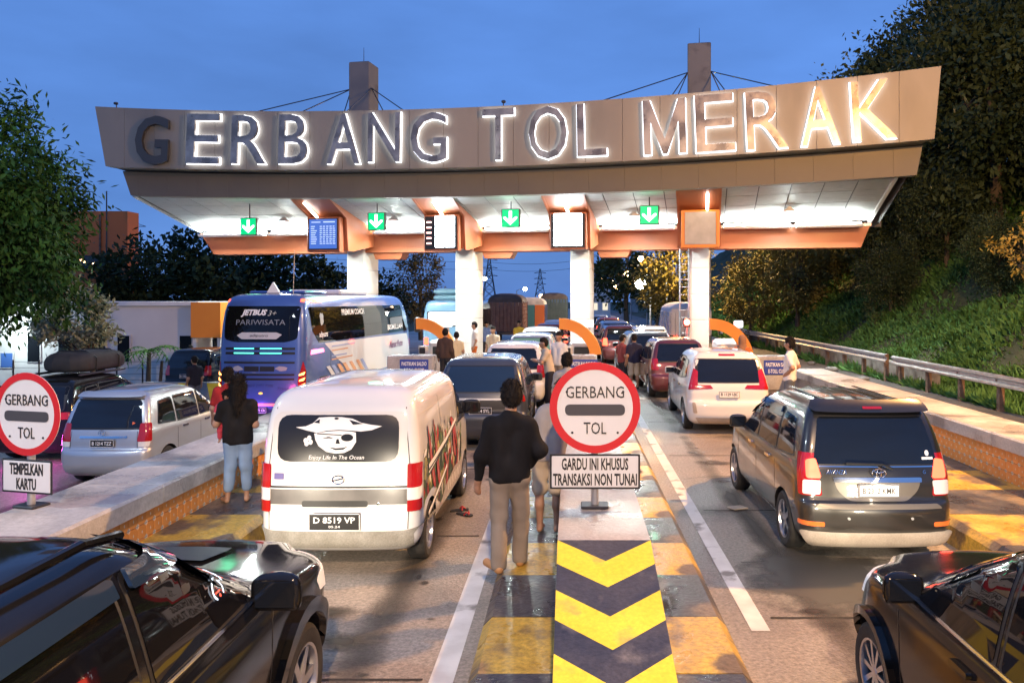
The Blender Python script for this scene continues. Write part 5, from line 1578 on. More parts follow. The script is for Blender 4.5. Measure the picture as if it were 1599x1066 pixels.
# vegetables and chillies printed on the right flank
ART = {'red': mat('print_red', (.40, .03, .025), .45), 'grn': mat('print_green', (.10, .17, .07), .45), 'dk': mat('print_dark', (.03, .03, .03), .45), 'wht': M_dec,
       'ylw': mat('print_ochre', (.50, .40, .16), .45), 'gry': mat('print_grey', (.35, .32, .30), .45)}
def art(pts, c, off): conform(bv, 'print', pts, 90, ART[c], van, off, .002, .12)
rr = random.Random(21)
def blob(cx, cy, rx, ry, n=14, j=.35): return [(cx + rx * math.cos(2 * PI * i / n) * rr.uniform(1 - j, 1 + j * .5), cy + ry * math.sin(2 * PI * i / n) * rr.uniform(1 - j, 1 + j * .5)) for i in range(n)]
def art_material():
    m = bpy.data.materials.new('printed_vegetables'); m.use_nodes = True; MATS['printed_vegetables'] = m
    t = m.node_tree; N = t.nodes; L = t.links; B = N['Principled BSDF']
    tc = N.new('ShaderNodeTexCoord'); nz = N.new('ShaderNodeTexNoise'); nz.inputs['Scale'].default_value = 6; nz.inputs['Detail'].default_value = 3
    L.new(tc.outputs['Object'], nz.inputs['Vector'])
    ad = N.new('ShaderNodeMix'); ad.data_type = 'VECTOR'; ad.inputs[0].default_value = .16
    L.new(tc.outputs['Object'], ad.inputs[4]); L.new(nz.outputs['Color'], ad.inputs[5])
    mp = N.new('ShaderNodeMapping'); mp.inputs['Scale'].default_value = (7.5, 0.01, 4.5); mp.inputs['Rotation'].default_value = (0, .5, 0); L.new(ad.outputs[1], mp.inputs['Vector'])
    vo = N.new('ShaderNodeTexVoronoi'); vo.inputs['Scale'].default_value = 1.6; L.new(mp.outputs[0], vo.inputs['Vector'])
    ve = N.new('ShaderNodeTexVoronoi'); ve.feature = 'DISTANCE_TO_EDGE'; ve.inputs['Scale'].default_value = 1.6; L.new(mp.outputs[0], ve.inputs['Vector'])
    sx = N.new('ShaderNodeSeparateColor'); L.new(vo.outputs['Color'], sx.inputs[0])
    cr = N.new('ShaderNodeValToRGB'); cr.color_ramp.interpolation = 'CONSTANT'
    cols = [(.05, (.05, .08, .035)), (.22, (.13, .19, .07)), (.36, (.38, .34, .13)), (.48, (.42, .03, .025)), (.58, (.55, .52, .46)), (.70, (.07, .11, .05)), (.80, (.22, .20, .18)), (.90, (.025, .025, .025))]
    cr.color_ramp.elements[0].position = 0; cr.color_ramp.elements[0].color = (.30, .32, .16, 1)
    cr.color_ramp.elements[1].position = cols[0][0]; cr.color_ramp.elements[1].color = (*cols[0][1], 1)
    for p, c in cols[1:]:
        e = cr.color_ramp.elements.new(p); e.color = (*c, 1)
    L.new(sx.outputs[0], cr.inputs[0])
    ed = N.new('ShaderNodeMapRange'); ed.inputs['From Min'].default_value = .015; ed.inputs['From Max'].default_value = .05; L.new(ve.outputs['Distance'], ed.inputs['Value'])
    n2 = N.new('ShaderNodeTexNoise'); n2.inputs['Scale'].default_value = 22; n2.inputs['Detail'].default_value = 4; L.new(tc.outputs['Object'], n2.inputs['Vector'])
    r2 = N.new('ShaderNodeMapRange'); r2.inputs['From Min'].default_value = .35; r2.inputs['From Max'].default_value = .65; r2.inputs['To Min'].default_value = .5; r2.inputs['To Max'].default_value = 1.35; L.new(n2.outputs['Fac'], r2.inputs['Value'])
    sc = N.new('ShaderNodeVectorMath'); sc.operation = 'SCALE'; L.new(cr.outputs[0], sc.inputs[0]); L.new(r2.outputs[0], sc.inputs['Scale'])
    mx = N.new('ShaderNodeMix'); mx.data_type = 'RGBA'; mx.inputs[6].default_value = (.02, .02, .018, 1); L.new(sc.outputs[0], mx.inputs[7]); L.new(ed.outputs[0], mx.inputs[0])
    L.new(mx.outputs[2], B.inputs['Base Color']); B.inputs['Roughness'].default_value = .45
    return m
MA = art_material()
def spiky(x0, x1, z0, z1, n, up):
    top = []
    for i in range(n + 1):
        x = x0 + (x1 - x0) * i / n
        top.append((x, z1(x) + (rr.uniform(.02, .13) if i % 2 else -rr.uniform(.02, .06)) * up))
    return top
outline = spiky(.30, 2.90, .45, lambda x: 1.14 + .17 * math.sin((x - .4) * 2.2) - .12 * max(0, x - 2.3), 34, 1.0)
low = [(2.88, .62), (2.6, .50), (2.2, .44), (1.3, .43), (1.06, .52), (1.02, .66), (.85, .74), (.62, .74), (.36, .70), (.30, .62)]
conform(bv, 'print', outline + low, 90, MA, van, .005, .002, .10)
for k in range(40):
    cx, cz, ln, an, w_ = rr.uniform(.35, 2.85), rr.uniform(.80, 1.36), rr.uniform(.08, .20), rr.uniform(.3, 2.8), rr.uniform(.018, .035)
    dx, dz_ = math.cos(an) * ln / 2, math.sin(an) * ln / 2; nx_2, nz_2 = -math.sin(an) * w_, math.cos(an) * w_
    art([(cx - dx, cz - dz_), (cx + nx_2, cz + nz_2), (cx + dx, cz + dz_), (cx - nx_2, cz - nz_2)], rr.choice(['grn', 'grn', 'dk', 'ylw', 'gry', 'wht']), .009 + k * .00005)
def chili(x0, z0, x1, z1, w, c='red', off=.013):
    d = Vector((x1 - x0, z1 - z0)); n = Vector((-d.y, d.x)).normalized()
    pts = []
    for s, ww in ((0, .35), (.12, .9), (.3, 1), (.55, .85), (.8, .5), (1, .08)):
        p = Vector((x0, z0)) + d * s + n * (.06 * math.sin(s * PI)); pts.append((p.x + n.x * w * ww, p.y + n.y * w * ww))
    for s, ww in reversed(((0, .35), (.12, .9), (.3, 1), (.55, .85), (.8, .5), (1, .08))):
        p = Vector((x0, z0)) + d * s + n * (.06 * math.sin(s * PI)); pts.append((p.x - n.x * w * ww, p.y - n.y * w * ww))
    big = [(px_ + (px_ - (x0 + x1) / 2) * .05 + (.012 if i_ < 6 else -.012) * n.x, pz_ + (.012 if i_ < 6 else -.012) * n.y) for i_, (px_, pz_) in enumerate(pts)]
    art(big, 'dk', off - .0012); art(pts, c, off)
    hl = [((a_[0] * .7 + b_[0] * .3), (a_[1] * .7 + b_[1] * .3)) for a_, b_ in zip(pts[1:5], pts[10:6:-1])] + [((a_[0] * .55 + b_[0] * .45), (a_[1] * .55 + b_[1] * .45)) for a_, b_ in reversed(list(zip(pts[1:5], pts[10:6:-1])))]
    art(hl, 'gry', off + .001)
chili(.86, .72, .58, 1.44, .06); chili(1.14, .66, .90, 1.46, .055); chili(1.62, .50, 1.80, .96, .055); chili(2.30, .78, 2.12, 1.24, .07)
chili(1.98, 1.30, 2.42, .86, .07); chili(1.42, .98, 1.66, .66, .04)
for (a, b) in (((.50, 1.02), (1.45, 1.12)), ((.50, .97), (2.35, 1.24)), ((.50, .52), (1.6, .80))):
    n = .022
    art([(a[0], a[1] - n), (b[0], b[1] - n), (b[0], b[1] + n), (a[0], a[1] + n)], 'wht', .016)
    art([(a[0], a[1] - n * 2.2), (b[0], b[1] - n * 2.2), (b[0], b[1] - n * 1.2), (a[0], a[1] - n * 1.2)], 'dk', .0165)
art([(1.2, .44), (2.9, .44), (2.9, .62), (2.2, .66), (1.5, .56)], 'gry', .014)
for k in range(7): 
    x = 1.7 + k * .14
    art([(x, .48), (x + .03, .47), (x + .08, .58), (x + .05, .60)], 'wht', .018)

# ---------------------------------------------------------------- white crossover with L-shaped lamps
K_XP = scaled(K_MPV, 1.07, 1.06, 1.01)
W_XP = [rpoly([(.62, 1.16), (1.15, 1.10), (1.15, 1.50), (.78, 1.47)], .05), rpoly([(1.22, 1.09), (2.08, 1.06), (2.08, 1.53), (1.22, 1.52)], .04), rpoly([(2.16, 1.06), (3.15, 1.07), (2.68, 1.46), (2.5, 1.53), (2.16, 1.535)], .04)]
xp, bv = basic_car('crossover', 'white crossover with L-shaped red tail lamps ahead of the black minivan', (3.27, 15.9, 0), R(-1), 'xp', K_XP, W_XP, P_white, .33, (.85, 3.62),
                   (rect(-.68, .68, 1.06, 1.56, .07), rpoly([(-.66, 1.08), (.66, 1.08), (.60, 1.54), (-.60, 1.54)], .06)), False, 'B 1129 UJC', plate_z=.83, bright=True,
                   lamp=[rpoly([(.66, .94), (.86, .92), (.80, 1.36), (.70, 1.30)], .02), rpoly([(.36, .95), (.72, .93), (.78, 1.02), (.42, 1.02)], .01)], wheel_style=1)
conform(bv, 'brake_light', rect(-.17, .17, 1.615, 1.645, .01), 0, M_red_d, xp, .012, .02, .07)
for s in (-1, 1): conform(bv, 'bumper_slot', rpoly([(s * .66, .45), (s * .74, .45), (s * .76, .66), (s * .70, .66)], .02), 0, M_bump, xp, .02, .03, .07)
conform(bv, 'lower_bumper', rpoly([(-.62, .24), (.62, .24), (.70, .36), (-.70, .36)], .03), 0, M_bump, xp, .02, .04, .08)

# ---------------------------------------------------------------- foreground SUV (left) and black car (right)
K_SUV = [(.28, .2, 4.45, .76, .15, .3, .05, .25), (.42, .04, 4.62, .87, .18, .36, .06, .28), (.62, .0, 4.69, .905, .18, .40, .07, .28), (.82, .01, 4.70, .92, .18, .42, .07, .28), (.96, .03, 4.65, .92, .17, .42, .07, .28), (1.04, .04, 4.48, .912, .16, .40, .06, .26), (1.09, .05, 4.15, .90, .15, .36, .06, .24),
         (1.125, .06, 3.80, .885, .15, .30, .06, .2), (1.155, .07, 3.50, .875, .14, .28, .06, .2), (1.22, .09, 3.33, .86, .14, .26, .06, .2), (1.40, .15, 3.00, .81, .13, .25, .06, .18), (1.58, .23, 2.66, .75, .12, .22, .06, .16), (1.69, .30, 2.42, .69, .12, .2, .05, .14), (1.745, .40, 2.25, .60, .14, .2, .05, .1), (1.78, .6, 2.05, .45, .14, .2, .04, .1), (1.795, .95, 1.7, .2, .1, .1, .03, .05)]
M_tint = mat('dark_side_glass', (.005, .005, .006), .03, spec=.35)
suv = thing('off_roader', 'glossy black off-roader filling the lower left corner', 'car', (-2.60, 1.18, 0), R(90))
me, bv = car_body('suv', K_SUV, [(x, .37, .44, .66, 1.05) for x in (.85, 3.66)], P_black)
inst('body', me, suv)
for x in (.85, 3.66):
    for s in (-1, 1): wheel(suv, x, s * .80, .375, .24, s, 1)
WS = [rpoly([(.45, 1.22), (.98, 1.20), (.98, 1.60), (.62, 1.58)], .05), rpoly([(1.06, 1.19), (1.92, 1.18), (1.92, 1.63), (1.06, 1.62)], .04), rpoly([(2.02, 1.18), (3.22, 1.20), (2.72, 1.56), (2.5, 1.63), (2.02, 1.64)], .05)]
side_windows(bv, suv, WS, M_tint)
conform(bv, 'windscreen', rpoly([(-.76, 1.20), (.76, 1.20), (.64, 1.68), (-.64, 1.68)], .06), 180, M_tint, suv, .006, .008, .12)
conform(bv, 'rear_window', rect(-.62, .62, 1.2, 1.62, .06), 0, M_tint, suv, .006, .01, .12)
def flare(car, bvh, x, z, r, side, m, w=.09, a0=-18, a1=198):
    n = 18; outer = []; inner = []
    for i in range(n + 1):
        a = R(a0 + (a1 - a0) * i / n)
        inner.append((x + r * math.cos(a), z + r * math.sin(a))); outer.append((x + (r + w) * math.cos(a), z + (r + w) * math.sin(a)))
    p = [(side * a, b) for a, b in outer + inner[::-1]]
    conform(bvh, 'wheel_arch', p, 90 * side, m, car, .045, .06, .1)
for s in (-1, 1):
    for x in (.85, 3.66): flare(suv, bv, x, .37, .445, s, P_black)
    mirror(suv, 3.05, s * .86, 1.20, s, P_black, 1.15)
    k = s
    seam(bv, suv, [(k * 1.02, .45), (k * 1.02, 1.18)], 90 * s); seam(bv, suv, [(k * 1.97, .42), (k * 1.97, 1.18)], 90 * s); seam(bv, suv, [(k * 3.12, .42), (k * 3.14, 1.0), (k * 3.28, 1.16)], 90 * s)
    conform(bv, 'sill_trim', rect(min(k * 1.3, k * 3.2), max(k * 1.3, k * 3.2), .44, .49), 90 * s, M_chrome, suv, .012, .015, .15)
    conform(bv, 'belt_trim', rpoly([(k * .6, 1.155), (k * 3.30, 1.158), (k * 3.30, 1.172), (k * .6, 1.172)], .0), 90 * s, M_chrome, suv, .012, .012, .12)
    for a in (1.15, 2.1): conform(bv, 'door_handle', rpoly([(k * a, 1.02), (k * (a + .2), 1.02), (k * (a + .2), 1.06), (k * a, 1.06)], .015), 90 * s, M_chrome, suv, .035, .04, .1)
    conform(bv, 'rain_visor', rpoly([(k * 2.02, 1.585), (k * 2.80, 1.53), (k * 2.55, 1.64), (k * 2.02, 1.66)], .01), 90 * s, M_glass2, suv, .035, .02, .1)
    conform(bv, 'rain_visor', rpoly([(k * 1.06, 1.575), (k * 1.92, 1.585), (k * 1.92, 1.655), (k * 1.06, 1.645)], .01), 90 * s, M_glass2, suv, .035, .02, .1)
    rl = MB(); rl.path([Vector((.55, s * .62, 1.755)), Vector((.75, s * .63, 1.80)), Vector((1.9, s * .63, 1.815)), Vector((2.2, s * .61, 1.765))], .022, 8); rl.build('roof_rail', P_black, suv, 40)
def head_lamp(car, bvh, s, poly, deg, cen, power, tgt, loc):
    conform(bvh, 'headlamp', poly, deg, M_clear, car, .012, .06, .06, cen)
    spot('headlamp_beam', car, loc, tgt, power, (1.0, .93, .80), 70, .8, .06)
for s in (-1, 1):
    conform(bv, 'headlamp', rpoly([(s * .56, .82), (s * .90, .84), (s * .91, .97), (s * .62, 1.0)], .03), 180, emis('headlamp_lens', (1, .92, .8), .25, (.75, .74, .72)), suv, .012, .08, .05)
    conform(bv, 'headlamp_side', rpoly([(s * 4.22, .86), (s * 4.50, .84), (s * 4.56, .98), (s * 4.34, 1.0)], .03), 90 * s, mat('headlamp_clear', (.62, .56, .50), .1, coat=1), suv, .010, .05, .05)
    spot('headlamp_beam', suv, (4.78, s * .68, .80), (8.5, s * .45, .30), 190, (1.0, .86, .66), 78, .9, .09)
    conform(bv, 'grille', rect(-.42, .42, .72, .95, .05), 180, M_chrome, suv, .010, .03, .09) if s > 0 else None
conform(bv, 'bonnet_scoop', rpoly([(-.30, 1.10), (.30, 1.10), (.26, 1.13), (-.26, 1.13)], .01), 180, M_black, suv, .02, .04, .09)
# lit instruments seen through the side window
M_dash = emis('dash_white', (.75, .85, 1.0), 2.2); M_dashr = emis('dash_red', (1, .08, .04), 2.2)
def side_mark(car, bvh, pts, m, side=90): conform(bvh, 'dash_light', pts, side, m, car, .0115, .002, .2)
def arc2(cx, cy, r, a0, a1, w):
    return [(cx + r * math.cos(R(a0 + (a1 - a0) * i / 6)), cy + r * math.sin(R(a0 + (a1 - a0) * i / 6))) for i in range(7)] + [(cx + (r - w) * math.cos(R(a1 + (a0 - a1) * i / 6)), cy + (r - w) * math.sin(R(a1 + (a0 - a1) * i / 6))) for i in range(7)]
for p, m in ((arc2(2.66, 1.345, .045, 110, 250, .010), M_dash), (arc2(2.70, 1.345, .04, -60, 40, .008), M_dash), (rect(2.68, 2.72, 1.385, 1.391), M_dash), (rect(2.80, 2.84, 1.375, 1.383), M_dash), (rect(2.83, 2.84, 1.34, 1.383), M_dash), (rect(2.80, 2.84, 1.34, 1.348), M_dash), (rect(2.80, 2.835, 1.358, 1.365), M_dash), (rect(2.64, 2.69, 1.333, 1.339), M_dashr), (ellipse(2.68, 1.315, .008, .008, 8), M_dashr), (rect(2.87, 2.878, 1.325, 1.375), M_dashr), (rect(2.89, 2.898, 1.335, 1.365), M_dash)):
    side_mark(suv, bv, p, m)

blk = thing('hatchback', 'glossy black car cut off by the lower right corner', 'car', (2.88, 1.62, 0), R(90))
K_BLK = scaled(K_MPV, 1.03, 1.08, 1.0)
me, bv = car_body('blk', K_BLK, [(x, .31, .375, .64, 1.0) for x in (.80, 3.50)], P_black)
inst('body', me, blk)
for x in (.80, 3.50):
    for s in (-1, 1): wheel(blk, x, s * .78, .32, .21, s, 2)
side_windows(bv, blk, [[(a * 1.03, b) for a, b in p] for p in W_MPV], M_tint)
conform(bv, 'windscreen', rpoly([(-.70, 1.12), (.70, 1.12), (.58, 1.56), (-.58, 1.56)], .06), 180, M_tint, blk, .006, .008, .12)
for s in (-1, 1):
    k = s
    mirror(blk, 2.93, s * .82, 1.10, s, P_black, 1.0)
    for x in (.80, 3.50): flare(blk, bv, x, .31, .378, s, P_black, .05)
    seam(bv, blk, [(k * 1.12, .4), (k * 1.12, 1.05)], 90 * s); seam(bv, blk, [(k * 2.04, .35), (k * 2.04, 1.05)], 90 * s); seam(bv, blk, [(k * 3.02, .35), (k * 3.06, .9), (k * 3.15, 1.05)], 90 * s)
    conform(bv, 'belt_trim', rpoly([(k * .6, 1.048), (k * 3.08, 1.035), (k * 3.08, 1.05), (k * .6, 1.062)], .0), 90 * s, M_chrome, blk, .014, .012, .12)
    conform(bv, 'headlamp', rpoly([(s * .50, .74), (s * .86, .78), (s * .84, .92), (s * .56, .90)], .03), 180, MATS['headlamp_lens'], blk, .012, .1, .05)
    conform(bv, 'headlamp_side', rpoly([(s * 3.78, .78), (s * 4.02, .76), (s * 4.08, .90), (s * 3.86, .92)], .03), 90 * s, MATS['headlamp_clear'], blk, .010, .05, .05)
    spot('headlamp_beam', blk, (4.42, s * .62, .72), (8.2, s * .40, .28), 210, (1.0, .86, .64), 78, .9, .09)
    for a in (1.28, 2.2): conform(bv, 'door_handle', rpoly([(k * a, .905), (k * (a + .18), .905), (k * (a + .18), .94), (k * a, .94)], .012), 90 * s, P_black, blk, .03, .03, .1)
# ---------------------------------------------------------------- other queueing cars
def q(name, label, X, Y, pm, yaw=0, lit=False, kind='mpv', plate='B 1083 KZ', cat='car', gl=M_glass, group='cars queueing through the toll gate'):
    keys, wins, rg = (K_MPV, W_MPV, RG_MPV) if kind == 'mpv' else (K_XP, W_XP, (rect(-.68, .68, 1.06, 1.56, .07), rpoly([(-.66, 1.08), (.66, 1.08), (.60, 1.54), (-.60, 1.54)], .06)))
    wr, wx = (.315, (.76, 3.41)) if kind == 'mpv' else (.33, (.85, 3.62))
    lm = None if kind == 'mpv' else [rpoly([(.52, .90), (.86, .90), (.82, 1.04), (.60, 1.04)], .03)]
    return basic_car(name, label, (X, Y, gz(X)), yaw, kind, keys, wins, pm, wr, wx, rg, lit, plate, group, lamp=lm, gl=gl, cat=cat, plate_z=.74 if kind == 'xp' else .80)
rush, bv = q('off_roader', 'dark grey off-roader directly ahead of the white van', -1.70, 14.2, P_grey, 0, False, 'xp', 'B 2014 SYL', gl=M_glass2)
conform(bv, 'spare_panel', rect(-.66, .66, .70, .92, .04), 0, M_black, rush, .012, .02, .09)
conform(bv, 'chrome_strip', rect(-.52, .52, .93, .965, .01), 0, M_steel, rush, .02, .03, .09)
q('minivan', 'white minivan ahead of the dark grey off-roader', -1.50, 19.4, P_white, R(-1), False, 'mpv', 'B 1573 POA')
q('hatchback', 'pale green-tinted car ahead of the white minivan', -1.35, 25.0, P_silver, R(-1), True, 'mpv', 'B 1908 FJ', gl=mat('green_glass', (.16, .36, .28), .1))
q('crossover', 'white car under the canopy in the van lane', -1.25, 30.2, P_white, R(-1), False, 'xp')
q('minivan', 'red-brown car beyond the canopy in the van lane', -1.0, 35.6, P_maroon, R(-1), True, 'mpv')
q('crossover', 'pale car farthest along the van lane', -.8, 41.0, P_silver, 0, True, 'xp')
q('minivan', 'dark red minivan ahead of the white crossover', 3.05, 21.6, P_maroon, R(2), False, 'mpv', 'B 1166 VKO')
q('crossover', 'dark grey car two places ahead of the white crossover', 2.75, 26.6, P_grey, R(3), False, 'xp')
q('minivan', 'white pickup-like car beside the red warning lamp', 3.35, 32.0, P_white, R(3), True, 'mpv')
q('minivan', 'dark maroon car beyond the two standing men', 2.15, 33.2, P_maroon, R(3), True, 'mpv')
q('crossover', 'pale blue car on the road beyond the canopy', 2.3, 39.5, paint('paint_pale_blue', (.32, .40, .50), .4), R(3), True, 'xp')
q('minivan', 'red-lit car far along the road', 2.35, 48.0, P_maroon, R(2), True, 'mpv')
q('crossover', 'silver car farthest along the road', 1.9, 56.0, P_silver, R(2), True, 'xp')
# car with roof bag, and decorated hatchback in the outer lanes
rb, bv = q('off_roader', 'black car carrying a roof bag behind the small round sign', -11.1, 15.6, P_black, 0, False, 'xp', group=None)
for s in (-1, 1): MB().rbox((1.7, s * .55, 1.735), (1.7, .05, .05), .015).build('roof_bar', M_dark, rb)
mg = bpy.data.lights.new('tail_glow', 'POINT'); mg.energy = 45; mg.color = (1, .08, .75); mg.shadow_soft_size = .15
o = bpy.data.objects.new('tail_glow', mg); link(o, rb); o.location = (-.35, -.3, .55)
bag = thing('roof_bag', 'bulging black luggage bag strapped on the black car roof', 'luggage', (-11.1, 16.7, 1.215), R(90))
M_bag = noisy('bag_fabric', (.012, .012, .013), (.03, .03, .032), 3, (.7, .9), .5, 6)
kb = [(.0, .06, 1.66, .42, .2, .2, .05, .05), (.06, .0, 1.72, .50, .22, .22, .06, .06), (.2, -.02, 1.74, .52, .24, .24, .06, .06), (.34, .03, 1.68, .48, .26, .26, .06, .06), (.42, .2, 1.5, .36, .26, .26, .05, .05), (.44, .5, 1.2, .2, .1, .1, .03, .03)]
inst('bag', loft(kb, 3).mesh('bag', M_bag, 60), bag)
for x in (.4, 1.25): 
    st = MB(); st.path([Vector((x, s * .53, z)) for s, z in ((-1, .02), (-1, .3))] + [Vector((x, -.3, .45)), Vector((x, .3, .45)), Vector((x, .53, .3)), Vector((x, .53, .02))], .014, 5); st.build('strap', M_black, bag)
hb, bv = q('hatchback', 'dark hatchback with white swirl graphics left of the bus', -12.9, 25.6, P_black, R(-4), False, 'mpv', group=None)
for k, (cx, cz) in enumerate(((1.6, 1.22), (1.45, .82), (2.2, .85), (2.3, 1.25))):
    conform(bv, 'swirl_graphic', arc2(cx, cz, .17, -40, 200, .05), 90, M_dec, hb, .014, .002, .1); conform(bv, 'swirl_graphic', arc2(cx + .18, cz - .05, .12, 150, 380, .04), 90, M_dec, hb, .014, .002, .1)

# ---------------------------------------------------------------- coach
K_BUS = [(.32, .20, 10.7, 1.08, .18, .4, .04, .2), (.45, .04, 10.9, 1.19, .22, .45, .05, .25), (.70, .0, 10.95, 1.22, .24, .45, .06, .25), (1.30, .01, 10.95, 1.225, .24, .45, .06, .25), (1.9, .05, 10.9, 1.225, .24, .45, .06, .25), (2.5, .10, 10.75, 1.21, .24, .5, .06, .25), (3.0, .18, 10.45, 1.17, .24, .5, .06, .25),
         (3.28, .25, 10.15, 1.11, .24, .5, .06, .2), (3.43, .34, 9.9, 1.02, .26, .5, .06, .2), (3.50, .5, 9.6, .86, .3, .5, .05, .2), (3.53, 1.0, 9.0, .5, .2, .3, .04, .1)]
bus = thing('coach', 'blue and white tour coach with dark rear window in the lower lane', 'bus', (-8.32, 20.4, -.55), R(90) - R(3.6))
me, bv = car_body('bus', K_BUS, [(x, .48, .58, .95, 1.4) for x in (2.9, 8.3)], P_blue)
inst('body', me, bus)
for x in (2.9, 8.3):
    for s in (-1, 1): wheel(bus, x, s * 1.07, .49, .28, s, 2)
conform(bv, 'rear_window', rpoly([(-1.0, 2.30), (-.7, 2.22), (.7, 2.22), (1.0, 2.30), (1.03, 3.18), (-1.03, 3.18)], .10), 0, M_tint, bus, .008, .012, .12)
conform_text(bv, 'JETBUS', .20, M_wtext, 0, -.20, 2.99, bus, .02, width=.72, shear=.3, bold=.01)
conform_text(bv, '3+', .20, mat('badge_grey', (.45, .46, .42), .4), 0, .30, 2.99, bus, .02, width=.24, shear=.3)
conform_text(bv, 'PARIWISATA', .20, mat('outline_grey', (.22, .24, .27), .4), 0, 0, 2.75, bus, .02, width=1.35)
conform(bv, 'logo_plate', rpoly([(-.64, 2.40), (-.5, 2.30), (.45, 2.30), (.60, 2.42), (.45, 2.48), (-.5, 2.48)], .02), 0, mat('badge_light', (.50, .52, .53), .4), bus, .018, .004, .1)
conform_text(bv, 'adiputro', .10, M_text, 0, -.02, 2.39, bus, .026, width=.5, shear=.2)
M_cy = emis('cyan_strip', (.10, 1.0, .72), 3.5)
for b in (2.05, 1.93):
    conform(bv, 'vent_slot', rect(-.95, .95, b - .035, b + .03, .01), 0, M_black, bus, .006, .01, .12)
    for (a0, a1) in ((-.70, -.15), (.02, .60)): conform(bv, 'light_strip', rect(a0, a1, b - .012, b + .014, .006), 0, M_cy, bus, .014, .01, .12)
conform(bv, 'engine_flap', rect(-.98, .98, 1.10, 1.72, .03), 0, paint('paint_blue_flap', (.055, .11, .33), .3, .3, .05), bus, .006, .01, .12)
for b in (1.68, 1.36, 1.24): conform(bv, 'vent_slot', rect(-.66 if b < 1.5 else -.98, .95, b - .025, b + .025, .01), 0, M_black, bus, .014, .01, .12)
for (a0, a1) in ((-.40, 0), (.03, .42)): conform(bv, 'flap_mesh', rect(a0, a1, 1.45, 1.58), 0, M_black, bus, .012, .004, .12)
for cx in (-.58, .62): conform(bv, 'eagle_badge', blob(cx, 1.52, .16, .07, 12, .3), 0, mat('badge_eagle', (.30, .33, .36), .4), bus, .012, .004, .1)
conform_text(bv, '0 0877 7771 7200', .10, mat('phone_text', (.03, .05, .16), .4), 0, 0, 1.07, bus, .012, width=.80)
conform_text(bv, 'Trans', .10, mat('phone_text'), 0, .66, 1.0, bus, .012, width=.3, shear=.3)
conform(bv, 'lower_light', rect(-.98, .98, .54, .60, .02), 0, emis('red_strip', (1, .10, .14), 3.0), bus, .014, .02, .12)
conform(bv, 'round_lamp', ellipse(.06, .87, .055, .03, 14), 0, emis('amber_lamp', (1, .5, .1), 2.0), bus, .012, .02)
plate_at(bus, -.005, .42, 'A 7571 CB', w=.44, h=.16)
for s in (-1, 1):
    conform(bv, 'tail_lamp', rpoly([(s * .89, .85), (s * 1.10, .80), (s * 1.12, 1.45), (s * 1.03, 1.72), (s * .90, 1.25)], .03), 35 * s, M_red_d, bus, .012, .06, .07)
    for k in range(4):
        zz = .88 + k * .15
        conform(bv, 'lamp_strip', rpoly([(s * .92, zz), (s * 1.04, zz + .02), (s * 1.08, zz + .10), (s * 1.02, zz + .08), (s * .93, zz + .045)], .01), 35 * s, emis('amber_strip', (1, .42, .10), 6.0), bus, .020, .04, .09)
    conform(bv, 'marker_lamp', rpoly([(s * .98, 3.30), (s * 1.10, 3.26), (s * 1.06, 3.36), (s * .98, 3.37)], .01), 0, M_red_l, bus, .015, .05, .09)
W_side = mat('coach_white', (.74, .73, .74), .3, coat=1)
for s in (-1, 1):
    k = s; deg = 90 * s
    def P2(p): return [(k * a, b) for a, b in p]
    conform(bv, 'white_panel', P2(rpoly([(1.5, 2.12), (9.9, 2.05), (10.3, 1.4), (10.4, .95), (4.2, .95), (2.6, 1.55)], .02)), deg, W_side, bus, .006, .008, .4)
    conform(bv, 'side_window', P2(rpoly([(.55, 3.15), (9.2, 3.15), (9.9, 2.15), (1.1, 2.15), (.70, 2.5)], .06)), deg, M_tint, bus, .009, .010, .4)
    for a in (1.95, 2.65, 4.9, 6.6, 8.2): seam(bv, bus, [(k * a, 2.16), (k * a, 3.14)], deg, .03, M_steel if a < 3 else M_black, 'window_bar')
    seam(bv, bus, [(k * 1.95, .55), (k * 1.95, 2.12)], deg, .02); seam(bv, bus, [(k * 2.65, .9), (k * 2.65, 2.12)], deg, .02); seam(bv, bus, [(k * 5.5, .5), (k * 5.5, 1.35)], deg, .02); seam(bv, bus, [(k * 1.95, 1.35), (k * 10.2, 1.38)], deg, .015)
    conform(bv, 'blue_sill', P2(rect(4.6, 10.3, .46, .88)), deg, P_blue, bus, .010, .008, .4)
    oc = mat('stripe_orange', (.70, .33, .16), .35, coat=1); pb = mat('stripe_blue', (.28, .36, .66), .35, coat=1)
    for i, (x0, c) in enumerate(((2.5, W_side), (2.85, pb), (3.3, oc), (3.75, oc), (4.3, oc), (4.9, oc), (5.3, pb))):
        conform(bv, 'stripe', P2([(x0 - .9, 1.45), (x0 - .65, 1.45), (x0 + .65, .55), (x0 + .35, .55)]), deg, c, bus, .016 + i * .0004, .004, .3)
    for i, (z, x1, c) in enumerate(((1.98, 3.9, pb), (1.86, 3.3, oc), (1.70, 3.2, pb), (1.60, 3.7, oc))):
        conform(bv, 'pin_stripe', P2(rect(2.0, x1, z, z + .035)), deg, c, bus, .016, .004, .3)
    for i in range(8): conform(bv, 'vent_slot', P2(rect(1.15, 1.7, .60 + i * .08, .635 + i * .08)), deg, M_black, bus, .010, .008, .3)
    conform(bv, 'side_lamp', P2(rpoly([(.55, 1.86), (1.45, 1.88), (1.40, 1.98), (.60, 1.99)], .03)), deg, emis('magenta_lamp', (1, .16, .36), 5.0), bus, .012, .02, .2)
    MB().rbox((10.7, s * 1.42, 2.35), (.18, .26, .6), .05).build('mirror', M_black, bus)
    spot('side_lamp_glow', bus, (1.0, s * 1.75, 1.95), (1.2, s * 1.0, 1.8), 14, (1, .12, .4), 120, 1.0, .1)
